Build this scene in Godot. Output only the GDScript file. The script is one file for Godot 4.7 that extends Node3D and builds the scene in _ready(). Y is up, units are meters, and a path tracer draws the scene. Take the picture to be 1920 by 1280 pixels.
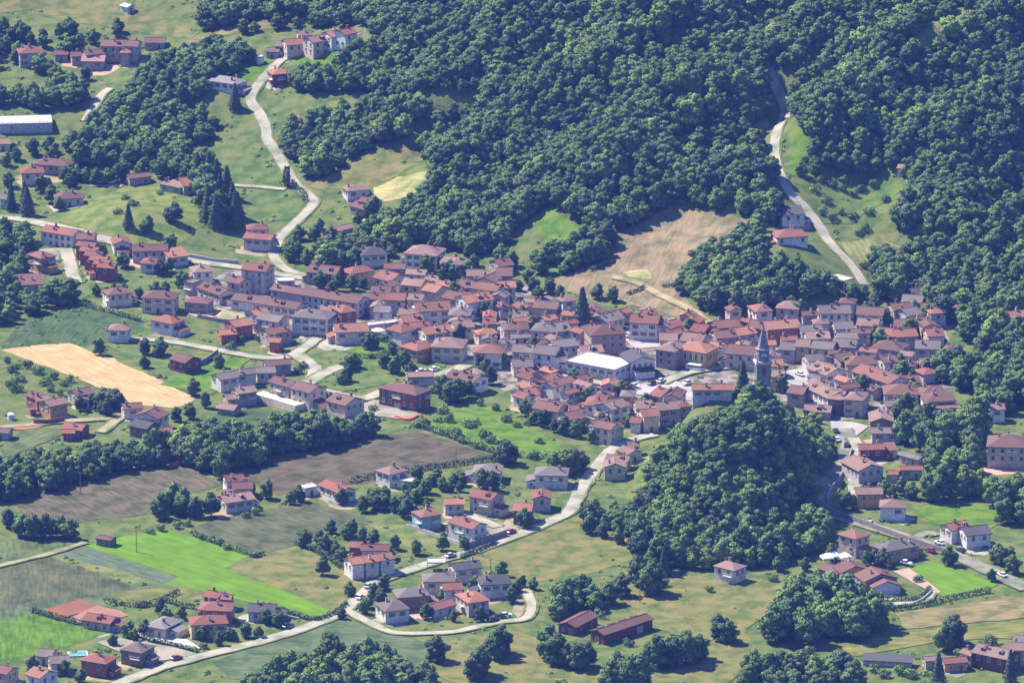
extends Node3D

# The valley village seen from a mountain about 2.6 km away. Metres, y up; the middle of the view lies at the origin.
const SUN_TOWARDS := Vector3(0.545, -0.76, 0.355)
const STEP := 4.0
const X0 := -320.0
const Z0 := -540.0
const NX := 160
const NZ := 248

var grid := PackedFloat32Array()
var counts := {}
var used := {}
var landmarks := []
var road_parts := []
var footprints := []
var layer := 0
var plots := []
var rng := RandomNumberGenerator.new()
var M := {}
var shape := {}
var tree_list := []


func _ready() -> void:
	rng.seed = 77
	# ---- camera, sky, sun, air, exposure
	var cam := Camera3D.new()
	cam.name = "camera"
	cam.fov = 5.638
	cam.near = 20.0
	cam.far = 12000.0
	add_child(cam)
	cam.look_at_from_position(Vector3(0, 716.66, 2499.28), Vector3.ZERO, Vector3.UP)
	cam.current = true
	var sky_look := ProceduralSkyMaterial.new()
	sky_look.sky_top_color = Color(0.38, 0.52, 0.84)
	sky_look.sky_horizon_color = Color(0.70, 0.77, 0.88)
	sky_look.sky_curve = 0.12
	sky_look.ground_bottom_color = Color(0.25, 0.3, 0.28)
	sky_look.ground_horizon_color = Color(0.55, 0.65, 0.8)
	sky_look.sun_angle_max = 8.0
	var sky := Sky.new()
	sky.sky_material = sky_look
	var env := Environment.new()
	env.background_mode = Environment.BG_SKY
	env.sky = sky
	env.background_energy_multiplier = 0.56
	env.tonemap_mode = Environment.TONE_MAPPER_LINEAR
	env.tonemap_exposure = 2.5
	env.sdfgi_enabled = true
	env.ssao_enabled = true
	env.ssil_enabled = true
	env.fog_enabled = true
	env.fog_density = 0.000041
	env.fog_light_color = Color(0.42, 0.57, 1.0)
	var world := WorldEnvironment.new()
	world.name = "world"
	world.environment = env
	add_child(world)
	var sun := DirectionalLight3D.new()
	sun.name = "sun"
	sun.light_color = Color(1.0, 0.955, 0.89)
	sun.light_energy = 1.6
	sun.light_angular_distance = 0.5
	sun.shadow_enabled = true
	add_child(sun)
	sun.look_at_from_position(-SUN_TOWARDS * 500.0, Vector3.ZERO, Vector3.UP)
	# ---- the ground, fields and roads
	make_materials()
	make_terrain()
	add_fields()
	add_roads()
	# ---- buildings
	make_small_shapes()
	add_houses()
	special_buildings()
	# ---- trees and everything small
	make_tree_shapes()
	add_walls_and_hedges()
	add_groves()
	add_trees()
	plant_trees()
	add_undergrowth()
	add_cars_and_poles()
	small_things()


# ------------------------------------------------------------------ helpers
func numbered(called: String) -> String:
	var n: int = counts.get(called, -1) + 1
	counts[called] = n
	return called if n == 0 else "%s_%03d" % [called, n]


func base(called: String, at: Vector3, turn := 0.0) -> Node3D:
	var o := Node3D.new()
	o.name = numbered(called)
	o.position = at
	o.rotation.y = turn
	add_child(o)
	return o


func tag(o: Node, label: String, category: String, group := "") -> void:
	o.set_meta("label", label)
	o.set_meta("category", category)
	if group:
		o.set_meta("group", group)


func part(called: String, m: Mesh, parent: Node, at := Vector3.ZERO, turn := 0.0) -> MeshInstance3D:
	var o := MeshInstance3D.new()
	var key := "parts of %d" % parent.get_instance_id()
	var own: Dictionary = used.get_or_add(key, {})
	var n: int = own.get(called, -1) + 1
	own[called] = n
	o.name = called if n == 0 else "%s_%03d" % [called, n]
	o.mesh = m
	o.position = at
	o.rotation.y = turn
	parent.add_child(o)
	return o


func setting(called: String, m: Mesh, mat: Material) -> MeshInstance3D:
	var o := MeshInstance3D.new()
	o.name = numbered(called)
	o.mesh = m
	o.material_override = mat
	o.set_meta("kind", "structure")
	add_child(o)
	return o


func lin(r: float, g: float, b: float) -> Color:
	return Color(r, g, b).linear_to_srgb()


func start() -> SurfaceTool:
	var st := SurfaceTool.new()
	st.begin(Mesh.PRIMITIVE_TRIANGLES)
	st.set_smooth_group(-1)
	return st


func quad(st: SurfaceTool, a: Vector3, b: Vector3, c: Vector3, d: Vector3, col := Color.WHITE) -> void:
	# corners clockwise as seen from the front
	st.set_color(col)
	for p in [a, b, c, a, c, d]:
		st.add_vertex(p)


func tri(st: SurfaceTool, a: Vector3, b: Vector3, c: Vector3, col := Color.WHITE) -> void:
	st.set_color(col)
	for p in [a, b, c]:
		st.add_vertex(p)


func box(st: SurfaceTool, lo: Vector3, hi: Vector3, col := Color.WHITE) -> void:
	var a := lo
	var b := hi
	quad(st, Vector3(a.x, b.y, b.z), Vector3(b.x, b.y, b.z), Vector3(b.x, a.y, b.z), Vector3(a.x, a.y, b.z), col)
	quad(st, Vector3(b.x, b.y, a.z), Vector3(a.x, b.y, a.z), Vector3(a.x, a.y, a.z), Vector3(b.x, a.y, a.z), col)
	quad(st, Vector3(b.x, b.y, b.z), Vector3(b.x, b.y, a.z), Vector3(b.x, a.y, a.z), Vector3(b.x, a.y, b.z), col)
	quad(st, Vector3(a.x, b.y, a.z), Vector3(a.x, b.y, b.z), Vector3(a.x, a.y, b.z), Vector3(a.x, a.y, a.z), col)
	quad(st, Vector3(a.x, b.y, a.z), Vector3(b.x, b.y, a.z), Vector3(b.x, b.y, b.z), Vector3(a.x, b.y, b.z), col)
	quad(st, Vector3(a.x, a.y, b.z), Vector3(b.x, a.y, b.z), Vector3(b.x, a.y, a.z), Vector3(a.x, a.y, a.z), col)


func done(st: SurfaceTool, mat: Material, into: ArrayMesh = null) -> ArrayMesh:
	st.generate_normals()
	var m: ArrayMesh = st.commit(into) if into else st.commit()
	m.surface_set_material(m.get_surface_count() - 1, mat)
	return m


func lathe(st: SurfaceTool, profile: Array, sides: int, col := Color.WHITE) -> void:
	# profile: Vector2(radius, y) from the bottom upwards
	for k in sides:
		var t0 := TAU * k / sides
		var t1 := TAU * (k + 1) / sides
		for i in profile.size() - 1:
			var p: Vector2 = profile[i]
			var q: Vector2 = profile[i + 1]
			var a := Vector3(cos(t0) * p.x, p.y, sin(t0) * p.x)
			var b := Vector3(cos(t1) * p.x, p.y, sin(t1) * p.x)
			var c := Vector3(cos(t1) * q.x, q.y, sin(t1) * q.x)
			var d := Vector3(cos(t0) * q.x, q.y, sin(t0) * q.x)
			quad(st, d, c, b, a, col)


# ------------------------------------------------------------------ terrain
func swell(x: float, z: float, b: Array) -> float:
	var c := cos(float(b[5]))
	var s := sin(float(b[5]))
	var dx: float = x - b[0]
	var dz: float = z - b[1]
	var u: float = (dx * c + dz * s) / b[2]
	var v: float = (-dx * s + dz * c) / b[3]
	return b[4] * exp(-(u * u + v * v))

const SWELLS := [
	[98.0, -62.0, 30.0, 32.0, 13.0, 0.0],
	[-150.0, -150.0, 30.0, 30.0, 10.0, 0.0],
	[-132.0, -292.0, 45.0, 26.0, 6.0, 0.3],
	[104.0, -240.0, 13.0, 95.0, -11.0, 0.0],
	[48.0, -185.0, 30.0, 60.0, 7.0, 0.0],
	[172.0, -195.0, 34.0, 70.0, 9.0, 0.0],
	[-12.0, -250.0, 30.0, 40.0, 6.0, 0.0],
	[-30.0, -165.0, 22.0, 30.0, 4.0, 0.0],
]


func height(x: float, z: float) -> float:
	var t := smoothstep(-190.0, 120.0, x)
	var z0 := -175.0 + 115.0 * t
	var k := 0.17 + 0.23 * t
	var q := (z0 - z) / 22.0
	var h := k * (z0 - z) if q > 30.0 else k * 22.0 * log(1.0 + exp(q))
	h = h / (1.0 + maxf(h, 0.0) / 700.0)
	var ku := (x - 77.0) / 26.0
	var kv := (z - 190.0) / 54.0
	h += 25.0 * exp(-pow(ku * ku + kv * kv, 2.0))
	# the wooded slopes are folded
	var wild := smoothstep(6.0, 26.0, h) * (0.15 + 0.85 * smoothstep(-110.0, -10.0, x))
	h += wild * (4.5 * sin(x * 0.085 + z * 0.06 + 1.3 * sin(z * 0.03)) + 3.0 * sin(z * 0.11 - x * 0.045 + 0.7))
	for b in SWELLS:
		h += swell(x, z, b)
	return h


func grid_at(i: int, j: int) -> float:
	return grid[clampi(j, 0, NZ) * (NX + 1) + clampi(i, 0, NX)]


func ground(x: float, z: float) -> float:
	var fx := (x - X0) / STEP
	var fz := (z - Z0) / STEP
	var i := int(floor(fx))
	var j := int(floor(fz))
	if i < 0 or j < 0 or i >= NX or j >= NZ:
		return height(x, z)
	var u := fx - i
	var v := fz - j
	var a := grid_at(i, j)
	var d := grid_at(i + 1, j + 1)
	if u > v:
		var b := grid_at(i + 1, j)
		return a + (b - a) * u + (d - b) * v
	var c := grid_at(i, j + 1)
	return a + (d - c) * u + (c - a) * v


func up_at(x: float, z: float) -> Vector3:
	return Vector3(ground(x - 3, z) - ground(x + 3, z), 6.0, ground(x, z - 3) - ground(x, z + 3)).normalized()


func make_terrain() -> void:
	grid.resize((NX + 1) * (NZ + 1))
	for j in NZ + 1:
		for i in NX + 1:
			grid[j * (NX + 1) + i] = height(X0 + i * STEP, Z0 + j * STEP)
	var v := PackedVector3Array()
	var n := PackedVector3Array()
	var uv := PackedVector2Array()
	var uv2 := PackedVector2Array()
	var ix := PackedInt32Array()
	for j in NZ + 1:
		for i in NX + 1:
			var x := X0 + i * STEP
			var z := Z0 + j * STEP
			v.append(Vector3(x, grid_at(i, j), z))
			n.append(up_at(x, z))
			uv.append(Vector2(x, z) / 60.0)
			uv2.append(Vector2(x, z) / 9.0)
			if i < NX and j < NZ:
				var a := j * (NX + 1) + i
				ix.append_array([a, a + 1, a + NX + 2, a, a + NX + 2, a + NX + 1])
	setting("ground", raw_mesh(v, n, uv, uv2, ix), M.meadow)
	# the country round about, coarser and a little lower
	v = PackedVector3Array(); n = PackedVector3Array(); uv = PackedVector2Array(); uv2 = PackedVector2Array(); ix = PackedInt32Array()
	var w := 60
	for j in w + 1:
		for i in w + 1:
			var x := -1500.0 + i * 50.0
			var z := -1900.0 + j * 50.0
			var inside := x > X0 + 10 and x < X0 + NX * STEP - 10 and z > Z0 + 10 and z < Z0 + NZ * STEP - 10
			v.append(Vector3(x, height(x, z) - (25.0 if inside else 0.6), z))
			n.append(Vector3(height(x - 20, z) - height(x + 20, z), 40.0, height(x, z - 20) - height(x, z + 20)).normalized())
			uv.append(Vector2(x, z) / 60.0)
			uv2.append(Vector2(x, z) / 9.0)
			if i < w and j < w:
				var a := j * (w + 1) + i
				ix.append_array([a, a + 1, a + w + 2, a, a + w + 2, a + w + 1])
	setting("terrain", raw_mesh(v, n, uv, uv2, ix), M.meadow)


func raw_mesh(v: PackedVector3Array, n: PackedVector3Array, uv: PackedVector2Array, uv2: PackedVector2Array, ix = null) -> ArrayMesh:
	var a := []
	a.resize(Mesh.ARRAY_MAX)
	a[Mesh.ARRAY_VERTEX] = v
	a[Mesh.ARRAY_NORMAL] = n
	a[Mesh.ARRAY_TEX_UV] = uv
	a[Mesh.ARRAY_TEX_UV2] = uv2
	if ix != null:
		a[Mesh.ARRAY_INDEX] = ix
	var m := ArrayMesh.new()
	m.add_surface_from_arrays(Mesh.PRIMITIVE_TRIANGLES, a)
	return m


func draped(polys: Array, lift: float, turn: float, streaky := false) -> ArrayMesh:
	# a sheet cut to the outlines and laid on the triangles of the ground
	var v := PackedVector3Array()
	var n := PackedVector3Array()
	var uv := PackedVector2Array()
	var uv2 := PackedVector2Array()
	for poly in polys:
		var lo: Vector2 = poly[0]
		var hi: Vector2 = poly[0]
		for p in poly:
			lo = lo.min(p)
			hi = hi.max(p)
		for j in range(int(floor((lo.y - Z0) / STEP)), int(floor((hi.y - Z0) / STEP)) + 1):
			for i in range(int(floor((lo.x - X0) / STEP)), int(floor((hi.x - X0) / STEP)) + 1):
				var a := Vector2(X0 + i * STEP, Z0 + j * STEP)
				var b := a + Vector2(STEP, 0)
				var c := a + Vector2(STEP, STEP)
				var d := a + Vector2(0, STEP)
				for t in [PackedVector2Array([a, b, c]), PackedVector2Array([a, c, d])]:
					for cut in Geometry2D.intersect_polygons(t, poly):
						var ids := Geometry2D.triangulate_polygon(cut)
						for k in range(0, ids.size(), 3):
							var q := [cut[ids[k]], cut[ids[k + 1]], cut[ids[k + 2]]]
							if (q[1] - q[0]).cross(q[2] - q[0]) < 0:
								q = [q[0], q[2], q[1]]
							for p in q:
								v.append(Vector3(p.x, ground(p.x, p.y) + lift, p.y))
								n.append(up_at(p.x, p.y))
								uv.append(p / 60.0)
								var r: Vector2 = p.rotated(turn)
								uv2.append(Vector2(r.x / 150.0, r.y / 17.0) if streaky else r / 9.0)
	return raw_mesh(v, n, uv, uv2)


func to_points(flat: Array) -> PackedVector2Array:
	var p := PackedVector2Array()
	for k in range(0, flat.size(), 2):
		p.append(Vector2(flat[k], flat[k + 1]))
	return p


func ragged(p: PackedVector2Array, closed: bool, each: float, by: float) -> PackedVector2Array:
	var out := PackedVector2Array()
	var m := p.size() if closed else p.size() - 1
	for k in m:
		var a := p[k]
		var b := p[(k + 1) % p.size()]
		var parts := maxi(1, int(a.distance_to(b) / each))
		for i in parts:
			var q := a.lerp(b, float(i) / parts)
			out.append(q + Vector2(rng.randf_range(-by, by), rng.randf_range(-by, by)) * (1.0 if i else 0.5))
	if not closed:
		out.append(p[p.size() - 1])
	return out


func curved(p: PackedVector2Array) -> PackedVector2Array:
	var c := Curve2D.new()
	for k in p.size():
		var before := p[maxi(k - 1, 0)]
		var after := p[mini(k + 1, p.size() - 1)]
		var t := (after - before) / 6.0
		c.add_point(p[k], -t, t)
	return c.tessellate(3, 6.0)


func field(called: String, mat: String, flat: Array) -> void:
	var p := to_points(flat)
	var longest := Vector2.RIGHT
	for k in p.size():
		var e := p[(k + 1) % p.size()] - p[k]
		if e.length() > longest.length():
			longest = e
	var small: bool = mat in ["stone", "plaza", "village", "white", "pinkpave", "court", "court2", "gravel"]
	p = ragged(p, true, 3.0 if small else 4.0, 0.15 if small else 0.8)
	plots.append([p, mat])
	layer += 1
	setting(called, draped([p], 0.02 + layer * 0.004, -longest.angle(), mat in ["wheat", "bright", "crop_a", "crop_b", "crop_c", "crop_d", "green_b", "green_d", "plough", "plough2", "hay", "hay2", "paleyellow", "paleyellow2", "yellowgreen"]), M[mat])


func road(called: String, wide: float, flat: Array) -> void:
	var p := curved(to_points(flat))
	for k in p.size() - 1:
		road_parts.append([p[k], p[k + 1], wide * 0.5])
	# a worn verge under the road and the paved strip on it
	layer += 1
	var verge := []
	for q in Geometry2D.offset_polyline(p, wide * 0.5 + 0.9, Geometry2D.JOIN_ROUND, Geometry2D.END_BUTT):
		if not Geometry2D.is_polygon_clockwise(q):
			verge.append(ragged(q, true, 2.5, 0.35))
	setting("verge", draped(verge, 0.02 + layer * 0.004, 0.0), M.hay2 if called == "stubble_track" else M.verge)
	layer += 1
	var strips := []
	for q in Geometry2D.offset_polyline(p, wide * 0.5, Geometry2D.JOIN_ROUND, Geometry2D.END_BUTT):
		if not Geometry2D.is_polygon_clockwise(q):
			strips.append(ragged(q, true, 3.0, 0.16))
	var grey: bool = called in ["main_road", "bridge_lane"]
	setting(called, draped(strips, 0.02 + layer * 0.004, (p[p.size() - 1] - p[0]).angle() * -1.0), M.asphalt if grey else M.dirt if called in ["field_track", "stubble_track", "farm_lane"] else M.paving)


# ------------------------------------------------------------------ materials
func noise_tex(seed_no: int, freq: float, dark: float, bright: float, octaves := 4, size := 512) -> NoiseTexture2D:
	var f := FastNoiseLite.new()
	f.seed = seed_no
	f.frequency = freq
	f.fractal_octaves = octaves
	f.fractal_gain = 0.6
	var t := NoiseTexture2D.new()
	t.noise = f
	t.width = size
	t.height = size
	t.seamless = true
	var g := Gradient.new()
	g.offsets = PackedFloat32Array([0.15, 0.85])
	g.colors = PackedColorArray([Color(dark, dark, dark), Color(bright, bright, bright)])
	t.color_ramp = g
	return t


func tinted_tex(seed_no: int, freq: float, cols: Array, at: Array, octaves := 4, size := 512) -> NoiseTexture2D:
	var t := noise_tex(seed_no, freq, 0, 1, octaves, size)
	var g := Gradient.new()
	g.offsets = PackedFloat32Array(at)
	g.colors = PackedColorArray(cols)
	t.color_ramp = g
	return t


func soil(called: String, albedo: Color, wide: Texture2D, fine: Texture2D) -> void:
	var m := StandardMaterial3D.new()
	m.resource_name = called
	m.albedo_color = albedo
	m.albedo_texture = wide
	m.roughness = 0.95
	m.metallic_specular = 0.2
	m.detail_enabled = true
	m.detail_albedo = fine
	m.detail_blend_mode = BaseMaterial3D.BLEND_MODE_MUL
	m.detail_uv_layer = BaseMaterial3D.DETAIL_UV_2
	M[called] = m


func make_materials() -> void:
	var wide := tinted_tex(3, 0.008, [Color(0.72, 0.78, 0.66), Color(0.9, 0.92, 0.84), Color(1, 0.97, 0.88)], [0.2, 0.5, 0.8], 5)
	var patchy := tinted_tex(9, 0.012, [Color(0.7, 0.82, 0.64), Color(0.88, 0.92, 0.8), Color(1.0, 0.97, 0.88)], [0.25, 0.5, 0.75], 5)
	var even := noise_tex(5, 0.01, 0.9, 1.0, 3)
	var fine := noise_tex(12, 0.03, 0.72, 1.0, 5)
	var rows := noise_tex(14, 0.02, 0.8, 1.0, 3)
	var soft := noise_tex(15, 0.02, 0.84, 1.0, 3)
	soil("meadow", lin(0.18, 0.215, 0.08), patchy, fine)
	soil("wheat", lin(0.54, 0.365, 0.175), even, soft)
	soil("bright", lin(0.12, 0.235, 0.014), even, even)
	soil("bright2", lin(0.16, 0.26, 0.035), patchy, fine)
	soil("crop_a", lin(0.116, 0.160, 0.096), even, rows)
	soil("crop_b", lin(0.132, 0.172, 0.078), wide, rows)
	soil("crop_c", lin(0.125, 0.135, 0.08), wide, rows)
	soil("crop_d", lin(0.125, 0.17, 0.095), wide, rows)
	soil("green_b", lin(0.12, 0.225, 0.025), wide, rows)
	soil("green_d", lin(0.085, 0.135, 0.06), wide, rows)
	soil("green_e", lin(0.165, 0.22, 0.075), patchy, fine)
	soil("olive", lin(0.24, 0.228, 0.095), patchy, fine)
	soil("olive2", lin(0.235, 0.25, 0.1), patchy, fine)
	soil("hillock", lin(0.235, 0.265, 0.085), patchy, fine)
	soil("plough", lin(0.135, 0.116, 0.082), wide, rows)
	soil("plough2", lin(0.145, 0.13, 0.09), wide, rows)
	soil("hay", lin(0.285, 0.222, 0.15), wide, soft)
	soil("hay2", lin(0.27, 0.225, 0.12), wide, rows)
	soil("paleyellow", lin(0.42, 0.39, 0.19), wide, rows)
	soil("paleyellow2", lin(0.27, 0.27, 0.12), wide, rows)
	soil("yellowgreen", lin(0.215, 0.22, 0.07), wide, rows)
	soil("court", lin(0.30, 0.13, 0.075), even, fine)
	soil("court2", lin(0.42, 0.22, 0.16), even, fine)
	soil("gravel", lin(0.42, 0.36, 0.28), wide, fine)
	soil("stone", lin(0.42, 0.385, 0.36), wide, fine)
	soil("white", lin(0.66, 0.63, 0.6), even, fine)
	soil("pinkpave", lin(0.60, 0.40, 0.31), even, fine)
	soil("orange", lin(0.50, 0.22, 0.12), even, fine)
	soil("paving", lin(0.5, 0.47, 0.445), wide, fine)
	soil("dirt", lin(0.468, 0.403, 0.286), wide, fine)
	soil("asphalt", lin(0.336, 0.322, 0.315), wide, fine)
	soil("plaza", lin(0.47, 0.44, 0.42), even, fine)
	soil("village", lin(0.34, 0.315, 0.29), tinted_tex(31, 0.015, [Color(0.62, 0.68, 0.54), Color(0.82, 0.8, 0.77), Color(1, 0.98, 0.96)], [0.3, 0.5, 0.75], 3), fine)
	soil("verge", lin(0.22, 0.23, 0.1), patchy, fine)
	# plaster, tiles, wood, metal: the colour of each thing lies in its vertices, stains and grain in the texture
	for row in [["wall", 21, 0.02, 0.78, 0.0, 0.22], ["tile", 22, 0.045, 0.5, 0.0, 0.45], ["wood", 23, 0.03, 0.7, 0.0, 0.5]]:
		var m := StandardMaterial3D.new()
		m.resource_name = row[0]
		m.vertex_color_use_as_albedo = true
		m.albedo_texture = noise_tex(row[1], row[2], row[3], 1.0, 5)
		m.uv1_triplanar = true
		m.uv1_world_triplanar = true
		m.uv1_scale = Vector3.ONE * row[5] * 0.3
		m.roughness = 0.88
		m.metallic_specular = 0.3
		M[row[0]] = m
	var paint := StandardMaterial3D.new()
	paint.resource_name = "paint"
	paint.vertex_color_use_as_albedo = true
	paint.roughness = 0.55
	M.paint = paint
	var gloss := StandardMaterial3D.new()
	gloss.resource_name = "car_paint"
	gloss.vertex_color_use_as_albedo = true
	gloss.roughness = 0.3
	gloss.clearcoat_enabled = true
	gloss.clearcoat = 0.6
	M.gloss = gloss
	var pane := StandardMaterial3D.new()
	pane.resource_name = "window_glass"
	pane.albedo_color = lin(0.03, 0.035, 0.04)
	pane.roughness = 0.12
	M.pane = pane
	var water := StandardMaterial3D.new()
	water.resource_name = "pool_water"
	water.albedo_color = lin(0.10, 0.29, 0.26)
	water.roughness = 0.08
	M.water = water
	var bark := StandardMaterial3D.new()
	bark.resource_name = "bark"
	bark.albedo_color = lin(0.12, 0.09, 0.065)
	bark.roughness = 0.9
	M.bark = bark
	M.leaf = []
	for c in LEAVES:
		var leaf := StandardMaterial3D.new()
		leaf.resource_name = "foliage"
		leaf.vertex_color_use_as_albedo = true
		leaf.albedo_color = lin(c[0], c[1], c[2])
		leaf.roughness = 0.75
		leaf.metallic_specular = 0.3
		leaf.backlight_enabled = true
		leaf.backlight = Color(0.42, 0.46, 0.24)
		M.leaf.append(leaf)
	var wild := StandardMaterial3D.new()
	wild.resource_name = "forest_foliage"
	wild.vertex_color_use_as_albedo = true
	wild.roughness = 0.75
	wild.metallic_specular = 0.3
	wild.backlight_enabled = true
	wild.backlight = Color(0.42, 0.46, 0.24)
	M.wild = wild


const LEAVES := [[0.092, 0.158, 0.056], [0.110, 0.186, 0.060], [0.136, 0.220, 0.063], [0.190, 0.290, 0.068], [0.076, 0.122, 0.066]]
const WALLS := {
	"w": Color(0.78, 0.75, 0.71), "c": Color(0.66, 0.57, 0.45), "g": Color(0.56, 0.53, 0.52), "o": Color(0.56, 0.36, 0.18), "y": Color(0.62, 0.47, 0.22), "r": Color(0.48, 0.17, 0.10),
	"k": Color(0.32, 0.12, 0.09), "p": Color(0.52, 0.39, 0.34), "t": Color(0.25, 0.48, 0.50), "b": Color(0.25, 0.19, 0.14), "s": Color(0.45, 0.39, 0.34), "m": Color(0.20, 0.085, 0.06)}
const ROOFS := {
	"r": Color(0.40, 0.168, 0.118), "o": Color(0.52, 0.24, 0.15), "m": Color(0.268, 0.142, 0.112), "p": Color(0.42, 0.27, 0.21), "g": Color(0.275, 0.235, 0.215), "d": Color(0.145, 0.14, 0.15),
	"l": Color(0.36, 0.345, 0.34), "w": Color(0.86, 0.82, 0.77)}


func jitter(c: Color, by: float) -> Color:
	var k := 1.0 + rng.randf_range(-by, by)
	return Color(c.r * k * (1.0 + rng.randf_range(-by, by) * 0.35), c.g * k, c.b * k * (1.0 + rng.randf_range(-by, by) * 0.35))


# ------------------------------------------------------------------ small shared shapes
func make_small_shapes() -> void:
	# windows: a dark pane in a frame with a sill, with or without open shutters
	for row in [["plain", Color(0.5, 0.48, 0.45), null, 1.05, 1.45], ["green", Color(0.6, 0.58, 0.55), Color(0.05, 0.11, 0.06), 0.95, 1.4], ["brown", Color(0.6, 0.58, 0.55), Color(0.13, 0.07, 0.04), 0.95, 1.4], ["small", Color(0.5, 0.47, 0.44), null, 0.8, 0.9], ["arched", Color(0.66, 0.62, 0.55), null, 1.15, 2.2]]:
		var w: float = row[3] * 0.5
		var h: float = row[4] * 0.5
		var st := start()
		box(st, Vector3(-w - 0.1, -h, 0.0), Vector3(-w, h, 0.1), row[1])
		box(st, Vector3(w, -h, 0.0), Vector3(w + 0.1, h, 0.1), row[1])
		box(st, Vector3(-w - 0.1, h, 0.0), Vector3(w + 0.1, h + 0.12, 0.1), row[1])
		box(st, Vector3(-w - 0.2, -h - 0.12, 0.0), Vector3(w + 0.2, -h, 0.2), row[1])
		box(st, Vector3(-0.035, -h, 0.03), Vector3(0.035, h, 0.07), row[1])
		if row[2] != null:
			box(st, Vector3(-w - 0.12 - w, -h, 0.01), Vector3(-w - 0.12, h, 0.06), row[2])
			box(st, Vector3(w + 0.12, -h, 0.01), Vector3(w + 0.12 + w, h, 0.06), row[2])
		if row[0] == "arched":
			for k in 8:
				var t0 := PI * k / 8.0
				var t1 := PI * (k + 1) / 8.0
				quad(st, Vector3(-cos(t0) * (w + 0.1), h + 0.12 + sin(t0) * w, 0.1), Vector3(-cos(t1) * (w + 0.1), h + 0.12 + sin(t1) * w, 0.1), Vector3(-cos(t1) * w * 0.75, h + 0.12 + sin(t1) * w * 0.7, 0.1), Vector3(-cos(t0) * w * 0.75, h + 0.12 + sin(t0) * w * 0.7, 0.1), row[1])
		var m := done(st, M.paint)
		st = start()
		quad(st, Vector3(-w, h, 0.025), Vector3(w, h, 0.025), Vector3(w, -h, 0.025), Vector3(-w, -h, 0.025))
		if row[0] == "arched":
			for k in 8:
				var t0 := PI * k / 8.0
				var t1 := PI * (k + 1) / 8.0
				tri(st, Vector3(0, h + 0.12, 0.05), Vector3(-cos(t0) * w * 0.8, h + 0.12 + sin(t0) * w * 0.75, 0.05), Vector3(-cos(t1) * w * 0.8, h + 0.12 + sin(t1) * w * 0.75, 0.05))
		shape["window " + row[0]] = done(st, M.pane, m)
	for row in [["door", Color(0.16, 0.09, 0.05), 1.1, 2.15], ["garage", Color(0.36, 0.33, 0.30), 2.5, 2.2], ["shop", Color(0.30, 0.34, 0.38), 3.2, 2.6]]:
		var st := start()
		var w: float = row[2] * 0.5
		box(st, Vector3(-w, 0, 0), Vector3(w, row[3], 0.05), row[1])
		box(st, Vector3(-w - 0.12, 0, 0), Vector3(-w, row[3] + 0.12, 0.12), Color(0.5, 0.46, 0.42))
		box(st, Vector3(w, 0, 0), Vector3(w + 0.12, row[3] + 0.12, 0.12), Color(0.5, 0.46, 0.42))
		box(st, Vector3(-w, row[3], 0), Vector3(w, row[3] + 0.12, 0.12), Color(0.5, 0.46, 0.42))
		box(st, Vector3(-w, row[3] * 0.5, 0.05), Vector3(w, row[3] * 0.5 + 0.08, 0.08), row[1] * 0.8)
		shape[row[0]] = done(st, M.paint)
	for k in 3:
		var st := start()
		var c: Color = [Color(0.48, 0.40, 0.35), Color(0.34, 0.19, 0.14), Color(0.66, 0.62, 0.58)][k]
		box(st, Vector3(-0.35, -0.8, -0.3), Vector3(0.35, 0.95, 0.3), c)
		box(st, Vector3(-0.28, 0.95, -0.05), Vector3(0.28, 1.2, 0.05), c)
		box(st, Vector3(-0.48, 1.2, -0.42), Vector3(0.48, 1.32, 0.42), Color(0.30, 0.14, 0.10))
		shape["chimney %d" % k] = done(st, M.wall)
	var st := start()
	box(st, Vector3(-1.7, 0, 0), Vector3(1.7, 0.16, 1.25), Color(0.6, 0.57, 0.53))
	for k in 15:
		var x := -1.65 + k * 0.2357
		box(st, Vector3(x - 0.025, 0.16, 1.18), Vector3(x + 0.025, 1.05, 1.22), Color(0.55, 0.52, 0.5))
	box(st, Vector3(-1.7, 1.05, 1.16), Vector3(1.7, 1.13, 1.25), Color(0.62, 0.6, 0.57))
	box(st, Vector3(-1.7, 1.05, 0), Vector3(-1.64, 1.13, 1.16), Color(0.62, 0.6, 0.57))
	box(st, Vector3(1.64, 1.05, 0), Vector3(1.7, 1.13, 1.16), Color(0.62, 0.6, 0.57))
	shape.balcony = done(st, M.paint)


func dormer(c: Color) -> ArrayMesh:
	var st := start()
	var w := Color(0.6, 0.56, 0.52)
	box(st, Vector3(-0.6, -0.6, -1.2), Vector3(0.6, 0.7, 0.4), w)
	box(st, Vector3(-0.38, -0.05, 0.4), Vector3(0.38, 0.6, 0.43), Color(0.05, 0.05, 0.06))
	quad(st, Vector3(-0.85, 0.62, 0.6), Vector3(-0.85, 0.62, -1.4), Vector3(0, 1.1, -1.4), Vector3(0, 1.1, 0.6), c)
	quad(st, Vector3(0, 1.1, 0.6), Vector3(0, 1.1, -1.4), Vector3(0.85, 0.62, -1.4), Vector3(0.85, 0.62, 0.6), c)
	tri(st, Vector3(-0.6, 0.7, 0.4), Vector3(0, 1.08, 0.4), Vector3(0.6, 0.7, 0.4), w)
	return done(st, M.tile)


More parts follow.
